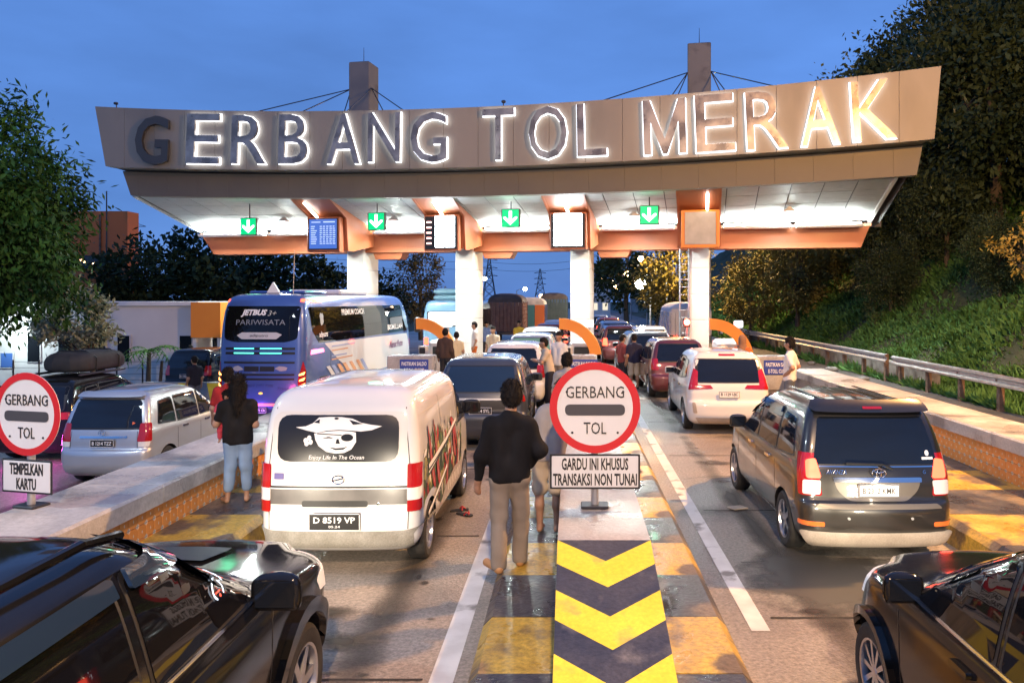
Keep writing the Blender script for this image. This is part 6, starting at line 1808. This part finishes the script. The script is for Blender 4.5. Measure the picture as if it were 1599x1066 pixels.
conform_text(bv, 'PREMIUM COACH', .24, M_wtext, 90, 3.9, 2.98, bus, .02, width=2.0, bold=.006)
conform_text(bv, 'BISMILLAH', .26, M_wtext, 90, 8.3, 2.36, bus, .02, width=1.9, bold=.006)
conform_text(bv, 'adiputro', .22, M_wtext, 90, 1.42, 2.36, bus, .02, width=.6, bold=.006)
conform_text(bv, 'Nanat Putra', .34, mat('script_purple', (.16, .06, .16), .4), 90, 8.4, 1.72, bus, .02, width=1.7, shear=.35, bold=.006)
conform(bv, 'window_figure', blob(1.35, 2.80, .14, .20, 12, .3), 90, mat('badge_eagle'), bus, .016, .004, .1)
conform(bv, 'mirror_stripe', rpoly([(9.3, 3.0), (9.7, 2.9), (10.1, 2.25), (9.8, 2.25), (9.35, 2.7)], .03), 90, mat('stripe_sky', (.30, .50, .70), .3, coat=1), bus, .016, .005, .2)
MB().rbox((5.0, 0, 3.58), (2.6, 1.7, .18), .06).build('roof_unit', W_side, bus); MB().rbox((1.9, 0, 3.56), (1.6, 1.6, .08), .03).build('roof_hatch', P_blue, bus)
MB().prism([(-.18, 3.54), (.18, 3.54), (0, 3.84)], .85, .95, 'X').build('roof_beacon', M_dec, bus)
MB().tube((.75, -.62, 3.5), (.75, -.66, 4.7), .012, n=5).build('antenna', M_steel, bus)
mg = bpy.data.lights.new('underbody_light', 'POINT'); mg.energy = 30; mg.color = (.5, .15, 1.0); mg.shadow_soft_size = .2
o = bpy.data.objects.new('underbody_light', mg); link(o, bus); o.location = (-.5, .2, .25)
mg = bpy.data.lights.new('rear_light_glow', 'POINT'); mg.energy = 22; mg.color = (1, .1, .25); mg.shadow_soft_size = .2
o = bpy.data.objects.new('rear_light_glow', mg); link(o, bus); o.location = (-.45, -.9, .9)

# ---------------------------------------------------------------- pale blue bus ahead, trucks
K_BUS2 = [(.35, .1, 7.9, 1.0, .15, .3, .04, .15), (.6, .0, 8.0, 1.08, .18, .35, .05, .2), (1.4, .02, 8.0, 1.10, .18, .35, .05, .2), (2.1, .08, 7.9, 1.08, .18, .35, .05, .2), (2.55, .14, 7.7, 1.02, .2, .35, .05, .2), (2.78, .25, 7.4, .9, .22, .3, .05, .15), (2.85, .6, 7.0, .6, .2, .2, .03, .1)]
P_sky = paint('paint_sky_blue', (.22, .42, .58), .1, .32, .05)
b2 = thing('minibus', 'pale blue bus with a white rear window and roof luggage', 'bus', (-5.45, 33.4, -.05), R(90) - R(1))
me, bv = car_body('bus2', K_BUS2, [(x, .42, .5, .85, 1.3) for x in (1.8, 6.2)], P_sky)
inst('body', me, b2)
for x in (1.8, 6.2):
    for s in (-1, 1): wheel(b2, x, s * .95, .43, .24, s, 2)
conform(bv, 'rear_window', rpoly([(-.85, 1.75), (0, 1.65), (.85, 1.75), (.88, 2.35), (-.88, 2.35)], .1), 0, M_black, b2, .008, .012, .15)
conform(bv, 'white_screen', rpoly([(-.80, 1.80), (0, 1.70), (.80, 1.80), (.83, 2.32), (-.83, 2.32)], .1), 0, emis('white_screen', (1, 1, 1), .7, (.8, .8, .8)), b2, .014, .012, .15)
for s in (-1, 1):
    conform(bv, 'side_window', [(s * a, b) for a, b in rpoly([(.4, 1.55), (7.4, 1.55), (7.2, 2.4), (.5, 2.4)], .06)], 90 * s, M_tint, b2, .008, .01, .4)
    conform(bv, 'red_band', [(s * a, b) for a, b in rect(.3, 7.6, .55, 1.2, .05)], 90 * s, mat('band_red', (.5, .05, .05), .35, coat=1), b2, .008, .01, .4)
    conform(bv, 'tail_lamp', [(s * a, b) for a, b in rect(.80, .98, .9, 1.2, .03)], 0, M_red_l, b2, .012, .04, .1)
lg = thing('tarpaulin_bundle', 'bundle under pale blue tarpaulin on the minibus roof', 'luggage', (-5.42, 34.4, 2.77), R(90))
M_tarp = noisy('blue_tarp', (.25, .50, .60), (.36, .60, .68), 1.5, (.5, .7), .6, 4)
for z in (0, .27): 
    kb2 = [(z, .1, 4.4, .72, .2, .2, .03, .03), (z + .08, .0, 4.5, .84, .25, .25, .04, .04), (z + .2, .02, 4.45, .82, .25, .25, .04, .04), (z + .27, .2, 4.3, .6, .2, .2, .03, .03)]
    inst('folded_layer', loft(kb2, 3).mesh('folded_layer', M_tarp, 60), lg)
def truck(label, X, Y, pm, box_m, bh, bw, plank, tarp, group='trucks beyond the toll gate'):
    t = thing('cargo_truck', label, 'truck', (X, Y, gz(X)), R(90), group)
    MB().rbox((2.8, 0, .85), (6.0, .8, .18), .02).build('chassis', M_dark, t)
    n = int(bh / .24)
    for s in (-1, 1):
        for i in range(n): MB().rbox((2.2, s * bw / 2, 1.06 + i * .24), (4.3, .05, .215), .01).build('side_plank', box_m, t)
        for x in (.25, 1.6, 2.9, 4.2): MB().rbox((x, s * (bw / 2 + .04), 1.0 + bh / 2), (.08, .05, bh), .01).build('stake', pm, t)
    if plank:
        nv = 9
        for i in range(nv): MB().rbox((.03, -bw / 2 + bw * (i + .5) / nv, .95 + bh / 2), (.05, bw / nv - .015, bh), .01).build('tail_plank', box_m, t)
    else:
        cs = (mat('truck_yellow', (.60, .50, .08), .5), mat('truck_teal', (.05, .20, .22), .5), mat('truck_orange', (.65, .18, .05), .5))
        for i in range(3): MB().rbox((.03, bw / 2 - bw * (i + .5) / 3, .95 + bh / 2), (.05, bw / 3 - .02, bh), .01).build('tail_panel', cs[i], t)
    kt = [(.95 + bh, .0, 4.4, bw / 2 + .06, .1, .1, .02, .02), (1.15 + bh, .02, 4.38, bw / 2 + .03, .1, .1, .02, .02), (1.4 + bh, .15, 4.2, bw * .36, .1, .1, .02, .02), (1.48 + bh, .4, 4.0, bw * .15, .1, .1, .02, .02)]
    inst('tarpaulin', loft(kt, 3).mesh('tarpaulin', tarp, 60), t)
    kc = [(.6, 4.7, 6.1, .95, .08, .2, .02, .1), (1.2, 4.68, 6.15, 1.0, .08, .2, .02, .1), (1.7, 4.68, 6.0, .98, .08, .2, .02, .1), (2.25, 4.7, 5.7, .92, .08, .2, .02, .1), (2.4, 4.8, 5.5, .75, .08, .2, .02, .1)]
    inst('cab', loft(kc, 3).mesh('cab', pm, 35), t)
    for x in (1.2, 5.3):
        for s in (-1, 1): wheel(t, x, s * .85, .45, .28, s, 2)
    for s in (-1, 1): MB().rbox((-.02, s * .8, .85), (.05, .25, .12), .02).build('tail_lamp', M_red_l, t)
    return t
M_wood = noisy('truck_wood', (.14, .07, .05), (.24, .13, .09), 3, (.6, .8), .2)
truck('brown wooden-sided truck with a dark tarpaulin', -3.9, 45, P_maroon, M_wood, 1.7, 2.0, True, noisy('dark_tarp', (.04, .03, .03), (.09, .07, .06), 2, (.6, .8), .5, 5))
truck('truck with yellow, teal and orange tail panels under a pale tarpaulin', -2.9, 53, P_blue, M_wood, 1.5, 2.0, False, noisy('pale_tarp', (.4, .4, .38), (.6, .6, .56), 2, (.6, .8), .5, 5))
truck('dark green box truck left of the third column', -1.5, 63, P_grey, noisy('green_board', (.03, .05, .05), (.06, .08, .08), 2, (.6, .8)), 1.9, 2.2, True, noisy('dark_tarp'  , (.04, .03, .03), (.09, .07, .06)))
truck('white box truck behind the east column', 6.2, 40, P_white, P_white, 1.2, 2.1, True, noisy('white_tarp', (.6, .6, .6), (.7, .7, .7), 2, (.5, .7), .3, 5))
# ================================================================== PEOPLE
def sdf_grid(prims, h, k, pad=.03):
    """prims: (a, b, ra, rb); smooth union of tapered capsules sampled on a grid, then surface nets"""
    A = np.array([p[0] for p in prims]); B = np.array([p[1] for p in prims]); RA = np.array([p[2] for p in prims]); RB = np.array([p[3] for p in prims])
    rm = np.maximum(RA, RB)[:, None]
    lo = np.minimum(A - rm, B - rm).min(0) - pad; hi = np.maximum(A + rm, B + rm).max(0) + pad
    n = np.ceil((hi - lo) / h).astype(int) + 1
    F = np.full(n, .2, dtype=np.float32)
    for a, b, ra, rb in zip(A, B, RA, RB):
        m = max(ra, rb) + k + h * 2
        i0 = np.maximum(((np.minimum(a, b) - m - lo) / h).astype(int), 0); i1 = np.minimum(((np.maximum(a, b) + m - lo) / h).astype(int) + 2, n)
        ax = [lo[d] + h * np.arange(i0[d], i1[d]) for d in range(3)]
        P = np.stack(np.meshgrid(*ax, indexing='ij'), -1)
        ab = b - a; L2 = float(ab @ ab) + 1e-9
        t = np.clip(((P - a) @ ab) / L2, 0, 1)
        d = np.linalg.norm(P - (a + t[..., None] * ab), axis=-1) - (ra + (rb - ra) * t)
        sl = tuple(slice(i0[q_], i1[q_]) for q_ in range(3))
        g = F[sl]
        hh = np.maximum(k - np.abs(g - d), 0) / k
        F[sl] = np.minimum(g, d) - hh * hh * k * .25
    return F, lo
def nets(F, lo, h):
    S = F < 0; n = F.shape
    acc = np.zeros((n[0] - 1, n[1] - 1, n[2] - 1, 3), dtype=np.float32); cnt = np.zeros(acc.shape[:3], dtype=np.int16)
    quads = []
    for ax in range(3):
        s0 = [slice(None)] * 3; s1 = [slice(None)] * 3; s0[ax] = slice(0, -1); s1[ax] = slice(1, None)
        a, b = F[tuple(s0)], F[tuple(s1)]; sa, sb = S[tuple(s0)], S[tuple(s1)]
        I = np.argwhere(sa != sb)
        if not len(I): continue
        fa = a[tuple(I.T)]; fb = b[tuple(I.T)]; t = fa / (fa - fb)
        P = I.astype(np.float32); P[:, ax] += t
        o = [d for d in range(3) if d != ax]
        ok = np.ones(len(I), bool)
        for d in o: ok &= (I[:, d] > 0) & (I[:, d] < n[d] - 1)
        I = I[ok]; P = P[ok]; ins = sa[tuple(I.T)]
        cells = []
        for (du, dv) in ((-1, -1), (0, -1), (0, 0), (-1, 0)):
            C = I.copy(); C[:, o[0]] += du; C[:, o[1]] += dv
            np.add.at(acc, tuple(C.T), P); np.add.at(cnt, tuple(C.T), 1)
            cells.append(C)
        quads.append((ax, ins, cells))
    idx = -np.ones(cnt.shape, dtype=np.int64); mk = cnt > 0
    idx[mk] = np.arange(mk.sum())
    V = acc[mk] / cnt[mk][:, None] * h + lo
    Q = []
    for ax, ins, cells in quads:
        q = np.stack([idx[tuple(C.T)] for C in cells], 1)
        flip = ins if ax != 1 else ~ins
        q = np.where(flip[:, None], q, q[:, ::-1]); Q.append(q)
    return V, np.concatenate(Q)
def wobble(P, amp, freq, seed):
    g = np.random.default_rng(seed); out = 0
    for i in range(7):
        kx = g.normal(0, 1, 3); kx /= np.linalg.norm(kx); f = freq * (.6 + .9 * i / 6)
        out = out + np.sin(P @ (kx * np.array([1, 1, .8]) * f) + g.uniform(0, 6.28) + .9 * np.sin(P @ (g.normal(0, 1, 3) * f * .35)))
    return amp * out / 3.0
def blobmesh(name, prims, h, k, m, cut=None, fold=None):
    F, lo = sdf_grid(prims, h, k)
    if fold is not None:
        n = F.shape; ax = [lo[d] + h * np.arange(n[d]) for d in range(3)]
        P = np.stack(np.meshgrid(*ax, indexing='ij'), -1).astype(np.float32)
        F = F + np.where(np.abs(F) < .06, wobble(P, *fold), 0).astype(np.float32)
    if cut is not None:
        n = F.shape
        ax = [lo[d] + h * np.arange(n[d]) for d in range(3)]
        P = np.stack(np.meshgrid(*ax, indexing='ij'), -1)
        F = np.maximum(F, cut(P))
    V, Q = nets(F, lo, h)
    return np_mesh(name, V, Q, m, True)
def cloth(name, c, d=.75):
    if name in MATS: return MATS[name]
    m = noisy(name, c, tuple(v * d for v in c), 5, (.75, .95), .35, 9, stretch=(1, 1, .5))
    m.node_tree.nodes['Principled BSDF'].inputs['Specular IOR Level'].default_value = .15
    return m
M_skin = noisy('skin', (.30, .165, .105), (.36, .205, .135), 6, (.45, .6))
M_hair = noisy('hair', (.006, .005, .005), (.014, .011, .010), 30, (.7, .9), .3, 60)
M_hair.node_tree.nodes['Principled BSDF'].inputs['Specular IOR Level'].default_value = .2
M_shoe = mat('shoe_tan', (.42, .22, .09), .5)

def person(label, loc, head, H, shirt, trousers, pose=None, h=.02, sleeve='long', legs='long', hair='short', shoes=None, group='people waiting around the queue', name='person', female=False, skirt=False, fingers=False):
    """facing +Y before the heading is applied; all joints in units of the body height"""
    J = dict(pel=(0, 0, .515), che=(0, -.005, .70), nek=(0, -.012, .815), hed=(0, .006, .925),
             sl=(-.103, -.012, .768), sr=(.103, -.012, .768), el=(-.140, -.028, .605), er=(.140, -.028, .605), wl=(-.150, .025, .475), wr=(.150, .025, .475),
             hl=(-.050, 0, .495), hr=(.050, 0, .495), kl=(-.058, .012, .285), kr=(.058, .012, .285), al=(-.062, -.012, .045), ar=(.062, -.012, .045), fl=(-.070, .085, .018), fr=(.070, .085, .018))
    if pose: J.update(pose)
    J = {k: np.array(v, dtype=float) * H for k, v in J.items()}
    u = H
    t = thing(name, label, 'person', loc, head, group)
    B = []
    def cap(a, b, ra, rb): B.append((np.array(a), np.array(b), ra * u, rb * u))
    he = J['hed']; up = np.array([0, 0, 1.0])
    cap(he + np.array([0, -.004, .018]) * u, he + np.array([0, -.012, .022]) * u, .050, .052)
    cap(he + np.array([0, .012, -.020]) * u, he + np.array([0, .022, -.036]) * u, .037, .026)
    cap(he + np.array([0, .045, -.002]) * u, he + np.array([0, .056, -.014]) * u, .007, .010)
    for s in (-1, 1): cap(he + np.array([s * .050, -.004, .002]) * u, he + np.array([s * .052, -.008, -.016]) * u, .008, .006)
    cap(J['nek'], he + np.array([0, -.004, -.03]) * u, .033, .030)
    for s in (-1, 1):
        cap(J['pel'] + np.array([s * .040, 0, 0]) * u, J['che'] + np.array([s * .052, 0, .02]) * u, .060 if not female else .064, .056)
    cap(J['sl'], J['sr'], .034, .034)
    for s, e, w in (('sl', 'el', 'wl'), ('sr', 'er', 'wr')):
        cap(J[s], J[e], .031, .024); cap(J[e], J[w], .024, .016)
        d = J[w] - J[e]; d = d / (np.linalg.norm(d) + 1e-9)
        c = J[w] + d * .035 * u
        cap(J[w], c, .015, .018)
        # palm axis and fingers
        sd = np.cross(d, np.array([1.0 if s == 'sl' else -1.0, 0, 0])); sd = sd / (np.linalg.norm(sd) + 1e-9)
        if fingers:
            inw = np.array([1.0 if s == 'sl' else -1.0, 0, 0])
            for q_, (o, ln) in enumerate(((-.0135, .036), (-.0045, .043), (.0045, .040), (.0135, .031))):
                b0 = c + sd * o * u; b1 = b0 + d * ln * .55 * u + inw * .004 * u; b2 = b1 + d * ln * .45 * u + inw * .010 * u
                cap(b0, b1, .0056, .0052); cap(b1, b2, .0052, .0044)
            th0 = J[w] + d * .014 * u - sd * .012 * u
            cap(th0, th0 + (d * .026 - sd * .016 + inw * .006) * u, .0068, .0056)
        else:
            cap(c, c + d * .045 * u, .016, .010)
    for hp, kn, an, ft in (('hl', 'kl', 'al', 'fl'), ('hr', 'kr', 'ar', 'fr')):
        cap(J[hp], J[kn], .050, .033); cap(J[kn], J[kn] * .55 + J[an] * .45 + np.array([0, -.008, 0]) * u, .031, .029); cap(J[kn] * .55 + J[an] * .45, J[an], .028, .019)
        cap(J[an] + np.array([0, -.018, -.02]) * u, J[ft], .019, .017)
    inst('body', blobmesh('body', B, h, .03 * u if h > .012 else .022 * u, M_skin), t)
    # shirt
    S = []
    def sc(a, b, ra, rb): S.append((np.array(a), np.array(b), ra * u, rb * u))
    for s in (-1, 1):
        sc(J['pel'] + np.array([s * .040, 0, -.015]) * u, J['che'] + np.array([s * .052, 0, .02]) * u, .074 if female else .073, .064)
    sc(J['sl'] * .97 + J['nek'] * .03, J['sr'] * .97 + J['nek'] * .03, .041, .041)
    sc(J['nek'] + np.array([0, .004, -.03]) * u, J['nek'] + np.array([0, 0, .0]) * u, .05, .038)
    for s_ in ('sl', 'sr'): sc(J['nek'] + np.array([0, 0, -.008]) * u, J[s_] * .8 + J['nek'] * .2, .036, .036)
    for s, e, w in (('sl', 'el', 'wl'), ('sr', 'er', 'wr')):
        if sleeve == 'long':
            sc(J[s], J[e], .041, .034); sc(J[e], J[e] * .08 + J[w] * .92, .034, .026)
        else:
            sc(J[s], J[s] * .35 + J[e] * .65, .041, .037)
    zc = J['pel'][2] - .035 * u
    inst('shirt', blobmesh('shirt', S, h, .035 * u, shirt, lambda P: np.maximum(zc - .02 + .004 * np.sin(P[..., 0] * 30) - P[..., 2], -1), (.0062, 30, 5) if h < .015 else None), t)
    # trousers
    T = []
    def tc(a, b, ra, rb): T.append((np.array(a), np.array(b), ra * u, rb * u))
    for s in (-1, 1): tc(J['pel'] + np.array([s * .038, 0, .03]) * u, J['pel'] + np.array([s * .045, -.004, -.03]) * u, .060, .063)
    for hp, kn, an in (('hl', 'kl', 'al'), ('hr', 'kr', 'ar')):
        tight = legs == 'tight'
        tc(J[hp], J[kn], .057, .046 if tight else .047)
        if legs == 'long': tc(J[kn], J[an] + np.array([0, 0, -.012]) * u, .046, .042)
        elif tight: tc(J[kn], J[kn] * .30 + J[an] * .70, .046, .038)
        elif legs == 'shorts': tc(J[kn], J[kn] + (J[an] - J[kn]) * .05, .050, .050)
    if skirt: 
        tc(J['hl'], (J['al'] + J['ar']) / 2 + np.array([-.02, 0, .05]) * u, .06, .08); tc(J['hr'], (J['al'] + J['ar']) / 2 + np.array([.02, 0, .05]) * u, .06, .08)
    zf = .014 * u
    inst('trousers' if not skirt else 'sarong', blobmesh('trousers', T, h, .022 * u, trousers, lambda P: np.maximum(zf - P[..., 2], -1), (.0055, 27, 9) if h < .015 else None), t)
    # hair
    Hh = []
    def hc(a, b, ra, rb): Hh.append((he + np.array(a) * u, he + np.array(b) * u, ra * u, rb * u))
    hc((0, -.010, .028), (0, -.018, .022), .055, .055); hc((0, -.034, .0), (0, -.034, -.018), .036, .034); hc((0, .018, .050), (0, -.01, .055), .034, .036)
    for s in (-1, 1): hc((s * .034, -.018, .0), (s * .030, -.022, -.018), .022, .02)
    if hair == 'long':
        hc((0, -.034, 0), (0, -.046, -.10), .046, .040); hc((0, -.046, -.10), (.004, -.052, -.20), .040, .022)
        for s in (-1, 1): hc((s * .04, -.012, 0), (s * .032, -.03, -.09), .022, .024)
    if hair == 'scarf':
        hc((0, -.006, .02), (0, -.01, -.03), .060, .060); hc((0, -.01, -.05), (0, -.01, -.13), .058, .085)
    hm_ = cloth('headscarf', (.28, .15, .09)) if hair == 'scarf' else M_hair
    hob_ = inst('headscarf' if hair == 'scarf' else 'hair', blobmesh('hair', Hh, min(h, .009) if h < .015 else h, .02 * u, hm_, None, (.0042, 120, 3) if h < .015 else None), t)
    if hair != 'scarf' and h < .015:
        hob = hob_.data; n_ = len(hob.vertices)
        co = np.zeros(n_ * 3, np.float32); hob.vertices.foreach_get('co', co); co = co.reshape(-1, 3)
        no = np.zeros(n_ * 3, np.float32); hob.vertices.foreach_get('normal', no); no = no.reshape(-1, 3)
        g = np.random.default_rng(int(H * 1000)); pick = g.integers(0, n_, 2600)
        p, q_ = co[pick], no[pick]
        dn = unit(q_ * .55 + np.array([0, -.15, -.75]) * (.5 + (q_[:, 2:3] < .3)) + g.normal(0, .28, p.shape))
        v, f = quads_from(p - q_ * .004, dn, q_, .018 + .016 * g.random(len(p)) + (.03 if hair == 'long' else 0), .005 + .004 * g.random(len(p)))
        so = inst('hair_strands', np_mesh('hair_strands', v, f, M_hair), hob_); so['kind'] = 'stuff'
    if hair != 'scarf':
        for s in (-1, 1): MB().lathe([(0, -.005 * u), (.006 * u, 0), (0, .005 * u)], 'Y', 8).build('eye', M_text, t, 60, loc=tuple(he + np.array([s * .019, .040, .004]) * u))
    if shoes is not None:
        for an, ft in (('al', 'fl'), ('ar', 'fr')):
            d = J[ft] - J[an]
            P_ = [(J[an] + np.array([0, -.022, -.024]) * u, J[ft] + np.array([0, .006, .002]) * u, .0225 * u, .0215 * u), (J[an] + np.array([0, -.018, -.03]) * u, J[an] + np.array([0, .03, -.016]) * u, .023 * u, .024 * u)]
            inst('shoe', blobmesh('shoe', P_, min(h, .012), .01 * u, shoes, lambda P: np.maximum(.001 - P[..., 2], -1)), t)
    return t

C_sweater = cloth('black_sweater', (.012, .012, .014)); C_khaki = cloth('khaki_cotton', (.27, .225, .18), .8); C_shorts = cloth('beige_shorts', (.50, .42, .32), .85)
C_grey = cloth('grey_shirt', (.34, .31, .29), .85); C_white = cloth('white_shirt', (.66, .65, .64), .9); C_jean = cloth('light_denim', (.22, .32, .48), .75); C_red = cloth('red_shirt', (.40, .03, .03), .8)
C_dkj = cloth('grey_denim', (.13, .15, .18), .8); C_brown = cloth('dark_brown_shirt', (.08, .05, .04), .8); C_dark = cloth('dark_cloth', (.03, .03, .04), .8); C_yel = cloth('yellow_shirt', (.60, .38, .05), .85); C_cream = cloth('cream_shirt', (.52, .44, .34), .85); C_org = cloth('orange_vest', (.55, .15, .04), .8); C_plaid = cloth('red_plaid', (.35, .08, .07), .6); C_navy = cloth('navy_shirt', (.03, .03, .06), .8); C_blk = cloth('black_tee', (.012, .011, .012)); C_pink = cloth('baby_red', (.45, .05, .08), .8)

# near man in the black sweater, left arm hanging, right hand in front
person('man in black sweater and khaki trousers standing beside the round sign', (-.585, 7.22, .285), R(4), 1.74, C_sweater, C_khaki,
       dict(er=(.165, -.03, .640), wr=(.100, .085, .535), el=(-.150, -.03, .610), wl=(-.172, .030, .462), al=(-.055, -.055, .045), fl=(-.125, .035, .018), kl=(-.058, .0, .285), ar=(.055, .055, .045), fr=(.08, .15, .018), kr=(.062, .05, .285), hed=(.012, .010, .925)),
       .0095, 'long', 'long', 'short', M_shoe, fingers=True)
person('person in grey shirt and beige shorts half hidden behind the round sign', (-.26, 8.35, .285), R(-8), 1.66, C_grey, C_shorts,
       dict(che=(.035, .02, .70), nek=(.07, .05, .80), hed=(.09, .075, .905), sl=(-.02, .03, .775), sr=(.17, .05, .765), el=(-.12, .05, .66), wl=(-.135, .02, .585), er=(.20, .10, .60), wr=(.16, .2, .60), al=(-.05, -.02, .045), fl=(-.05, .075, .018)),
       .0105, 'short', 'shorts', 'short', None, fingers=True)
wm = person('woman in black top and light jeans holding a baby by the tiled barrier', (-4.15, 9.55, .285), R(14), 1.56, C_blk, C_jean,
       dict(el=(-.165, .02, .625), wl=(-.115, .10, .70), er=(.130, .0, .615), wr=(.05, .12, .62), al=(-.075, -.01, .045), fl=(-.125, .07, .018), ar=(.065, .01, .045), fr=(.07, .1, .018)),
       .0105, 'short', 'tight', 'long', None, female=True, fingers=True)
person('baby in red held against the shoulder of the woman in black', (-4.325, 9.62, .285 + .66), R(200), .74, C_pink, C_pink,
       dict(hed=(0, .0, .88), nek=(0, -.01, .76), che=(0, 0, .62), pel=(0, 0, .42), sl=(-.12, 0, .70), sr=(.12, 0, .70), el=(-.17, .05, .60), wl=(-.12, .12, .58), er=(.17, .05, .6), wr=(.12, .12, .58), hl=(-.06, 0, .40), hr=(.06, 0, .40), kl=(-.09, .09, .32), kr=(.09, .09, .32), al=(-.10, .06, .16), ar=(.10, .06, .16), fl=(-.11, .12, .13), fr=(.11, .12, .13)),
       .010, 'short', 'tight', 'short', None, group=None)
person('man in red shirt standing behind the woman and the barrier', (-5.95, 13.3, gz(-5.95)), R(5), 1.72, C_red, C_dkj, None, .014, 'short', 'long', 'short', M_black)
person('man in white shirt and grey jeans with hands on hips beside the bank', (4.62, 16.3, .285), R(62), 1.70, C_white, C_dkj, dict(el=(-.165, -.07, .64), wl=(-.085, .02, .555), er=(.165, -.07, .64), wr=(.085, .02, .555)), .013, 'short', 'long', 'short', M_black)
person('person in brown headscarf and orange vest beside the right cabinet', (4.35, 19.6, .285), R(-30), 1.60, C_org, C_dark, None, .016, 'long', 'long', 'scarf', M_black, female=True)
person('man in navy shirt and cream shorts between the two lanes of cars', (1.96, 24.2, 0), R(10), 1.72, C_navy, C_shorts, None, .02, 'short', 'shorts', 'short', M_black)
person('man in red checked shirt standing beside the man in navy', (1.62, 24.6, 0), R(-60), 1.68, C_plaid, C_dark, None, .02, 'short', 'long', 'short', M_black)
person('man in cream shirt and dark sarong leaning on the white minivan', (-.52, 18.0, .285), R(95), 1.66, C_cream, C_dark, dict(che=(0, .03, .69), nek=(0, .06, .80), hed=(0, .09, .90), sl=(-.108, .05, .77), sr=(.108, .05, .77), el=(-.13, .12, .64), wl=(-.06, .2, .66), er=(.13, .12, .64), wr=(.06, .2, .66)), .018, 'short', 'long', 'short', None, skirt=True)
person('man in white shirt on the central island under the third column', (-.35, 20.4, .285), R(150), 1.66, C_white, C_khaki, None, .02, 'short', 'long', 'short', M_black)
person('man in grey shirt seen over the top left of the round sign', (-.07, 12.9, .285), R(-10), 1.62, C_grey, C_dark, dict(che=(.02, .02, .69), hed=(-.01, .02, .915)), .014, 'short', 'long', 'short', M_black)
person('man in dark brown shirt beside the left orange arch', (-3.75, 22.8, .285), R(-15), 1.66, C_brown, C_dark, None, .02, 'long', 'long', 'short', M_black)
person('person in yellow-white shirt next to the man in dark brown', (-3.62, 24.1, .285), R(20), 1.50, cloth('pale_yellow_shirt', (.62, .54, .36), .9), C_khaki, None, .02, 'short', 'long', 'short', M_black)
person('man in white shirt just right of the second column', (-3.55, 28.0, .285), R(100), 1.70, C_white, C_org, None, .022, 'short', 'long', 'short', M_black)
person('man in cream shirt talking behind the white minivan', (-3.0, 29.2, 0), R(170), 1.78, C_cream, C_dkj, None, .022, 'short', 'long', 'short', M_black)
person('man in bright yellow shirt beyond the canopy', (-2.55, 37.0, 0), R(180), 1.78, C_yel, C_dark, None, .025, 'short', 'long', 'short', M_black)
person('person in blue shirt beyond the canopy beside the brown truck', (-4.0, 36.0, 0), R(180), 1.78, cloth('blue_shirt', (.16, .24, .50), .85), C_dark, None, .025, 'short', 'long', 'short', M_black)
person('man in dark clothes walking behind the decorated hatchback', (-11.3, 23.0, -.55), R(60), 1.66, C_dark, C_dkj, None, .02, 'short', 'long', 'short', M_black)
person('person in white standing under the orange porch', (-14.1, 28.4, -.55), R(160), 1.66, C_white, C_dark, None, .022, 'long', 'long', 'short', M_black)
# litter on the road
def sandal(label, x, y, rz):
    t = thing('sandal', label, 'sandal', (x, y, .004), rz)
    MB().prism(rpoly([(-.13, -.035), (.0, -.03), (.12, -.05), (.14, .02), (.10, .05), (-.10, .04)], .03), 0, .018, 'Z').build('sole', M_text, t)
    s = MB(); s.path([Vector((.03, -.045, .01)), Vector((.05, -.02, .05)), Vector((.09, 0, .02)), Vector((.05, .03, .05)), Vector((.02, .05, .01))], .009, 6); s.build('strap', mat('sandal_red', (.4, .03, .03), .5), t)
sandal('dark sandal lying on the road beside the white van', -1.50, 10.2, R(20))
sandal('second dark sandal on the road just behind the first', -1.40, 10.0, R(-35))
lt = MB(); lt.rbox((0, 0, .012), (.24, .16, .018), .006); tag(lt.build('flattened_carton', noisy('carton', (.28, .24, .2), (.4, .36, .3), 9, (.6, .8)), loc=(2.22, 10.3, .006), rot=(0, R(3), R(30))), 'flattened carton scrap on the road beside the black minivan', 'litter')
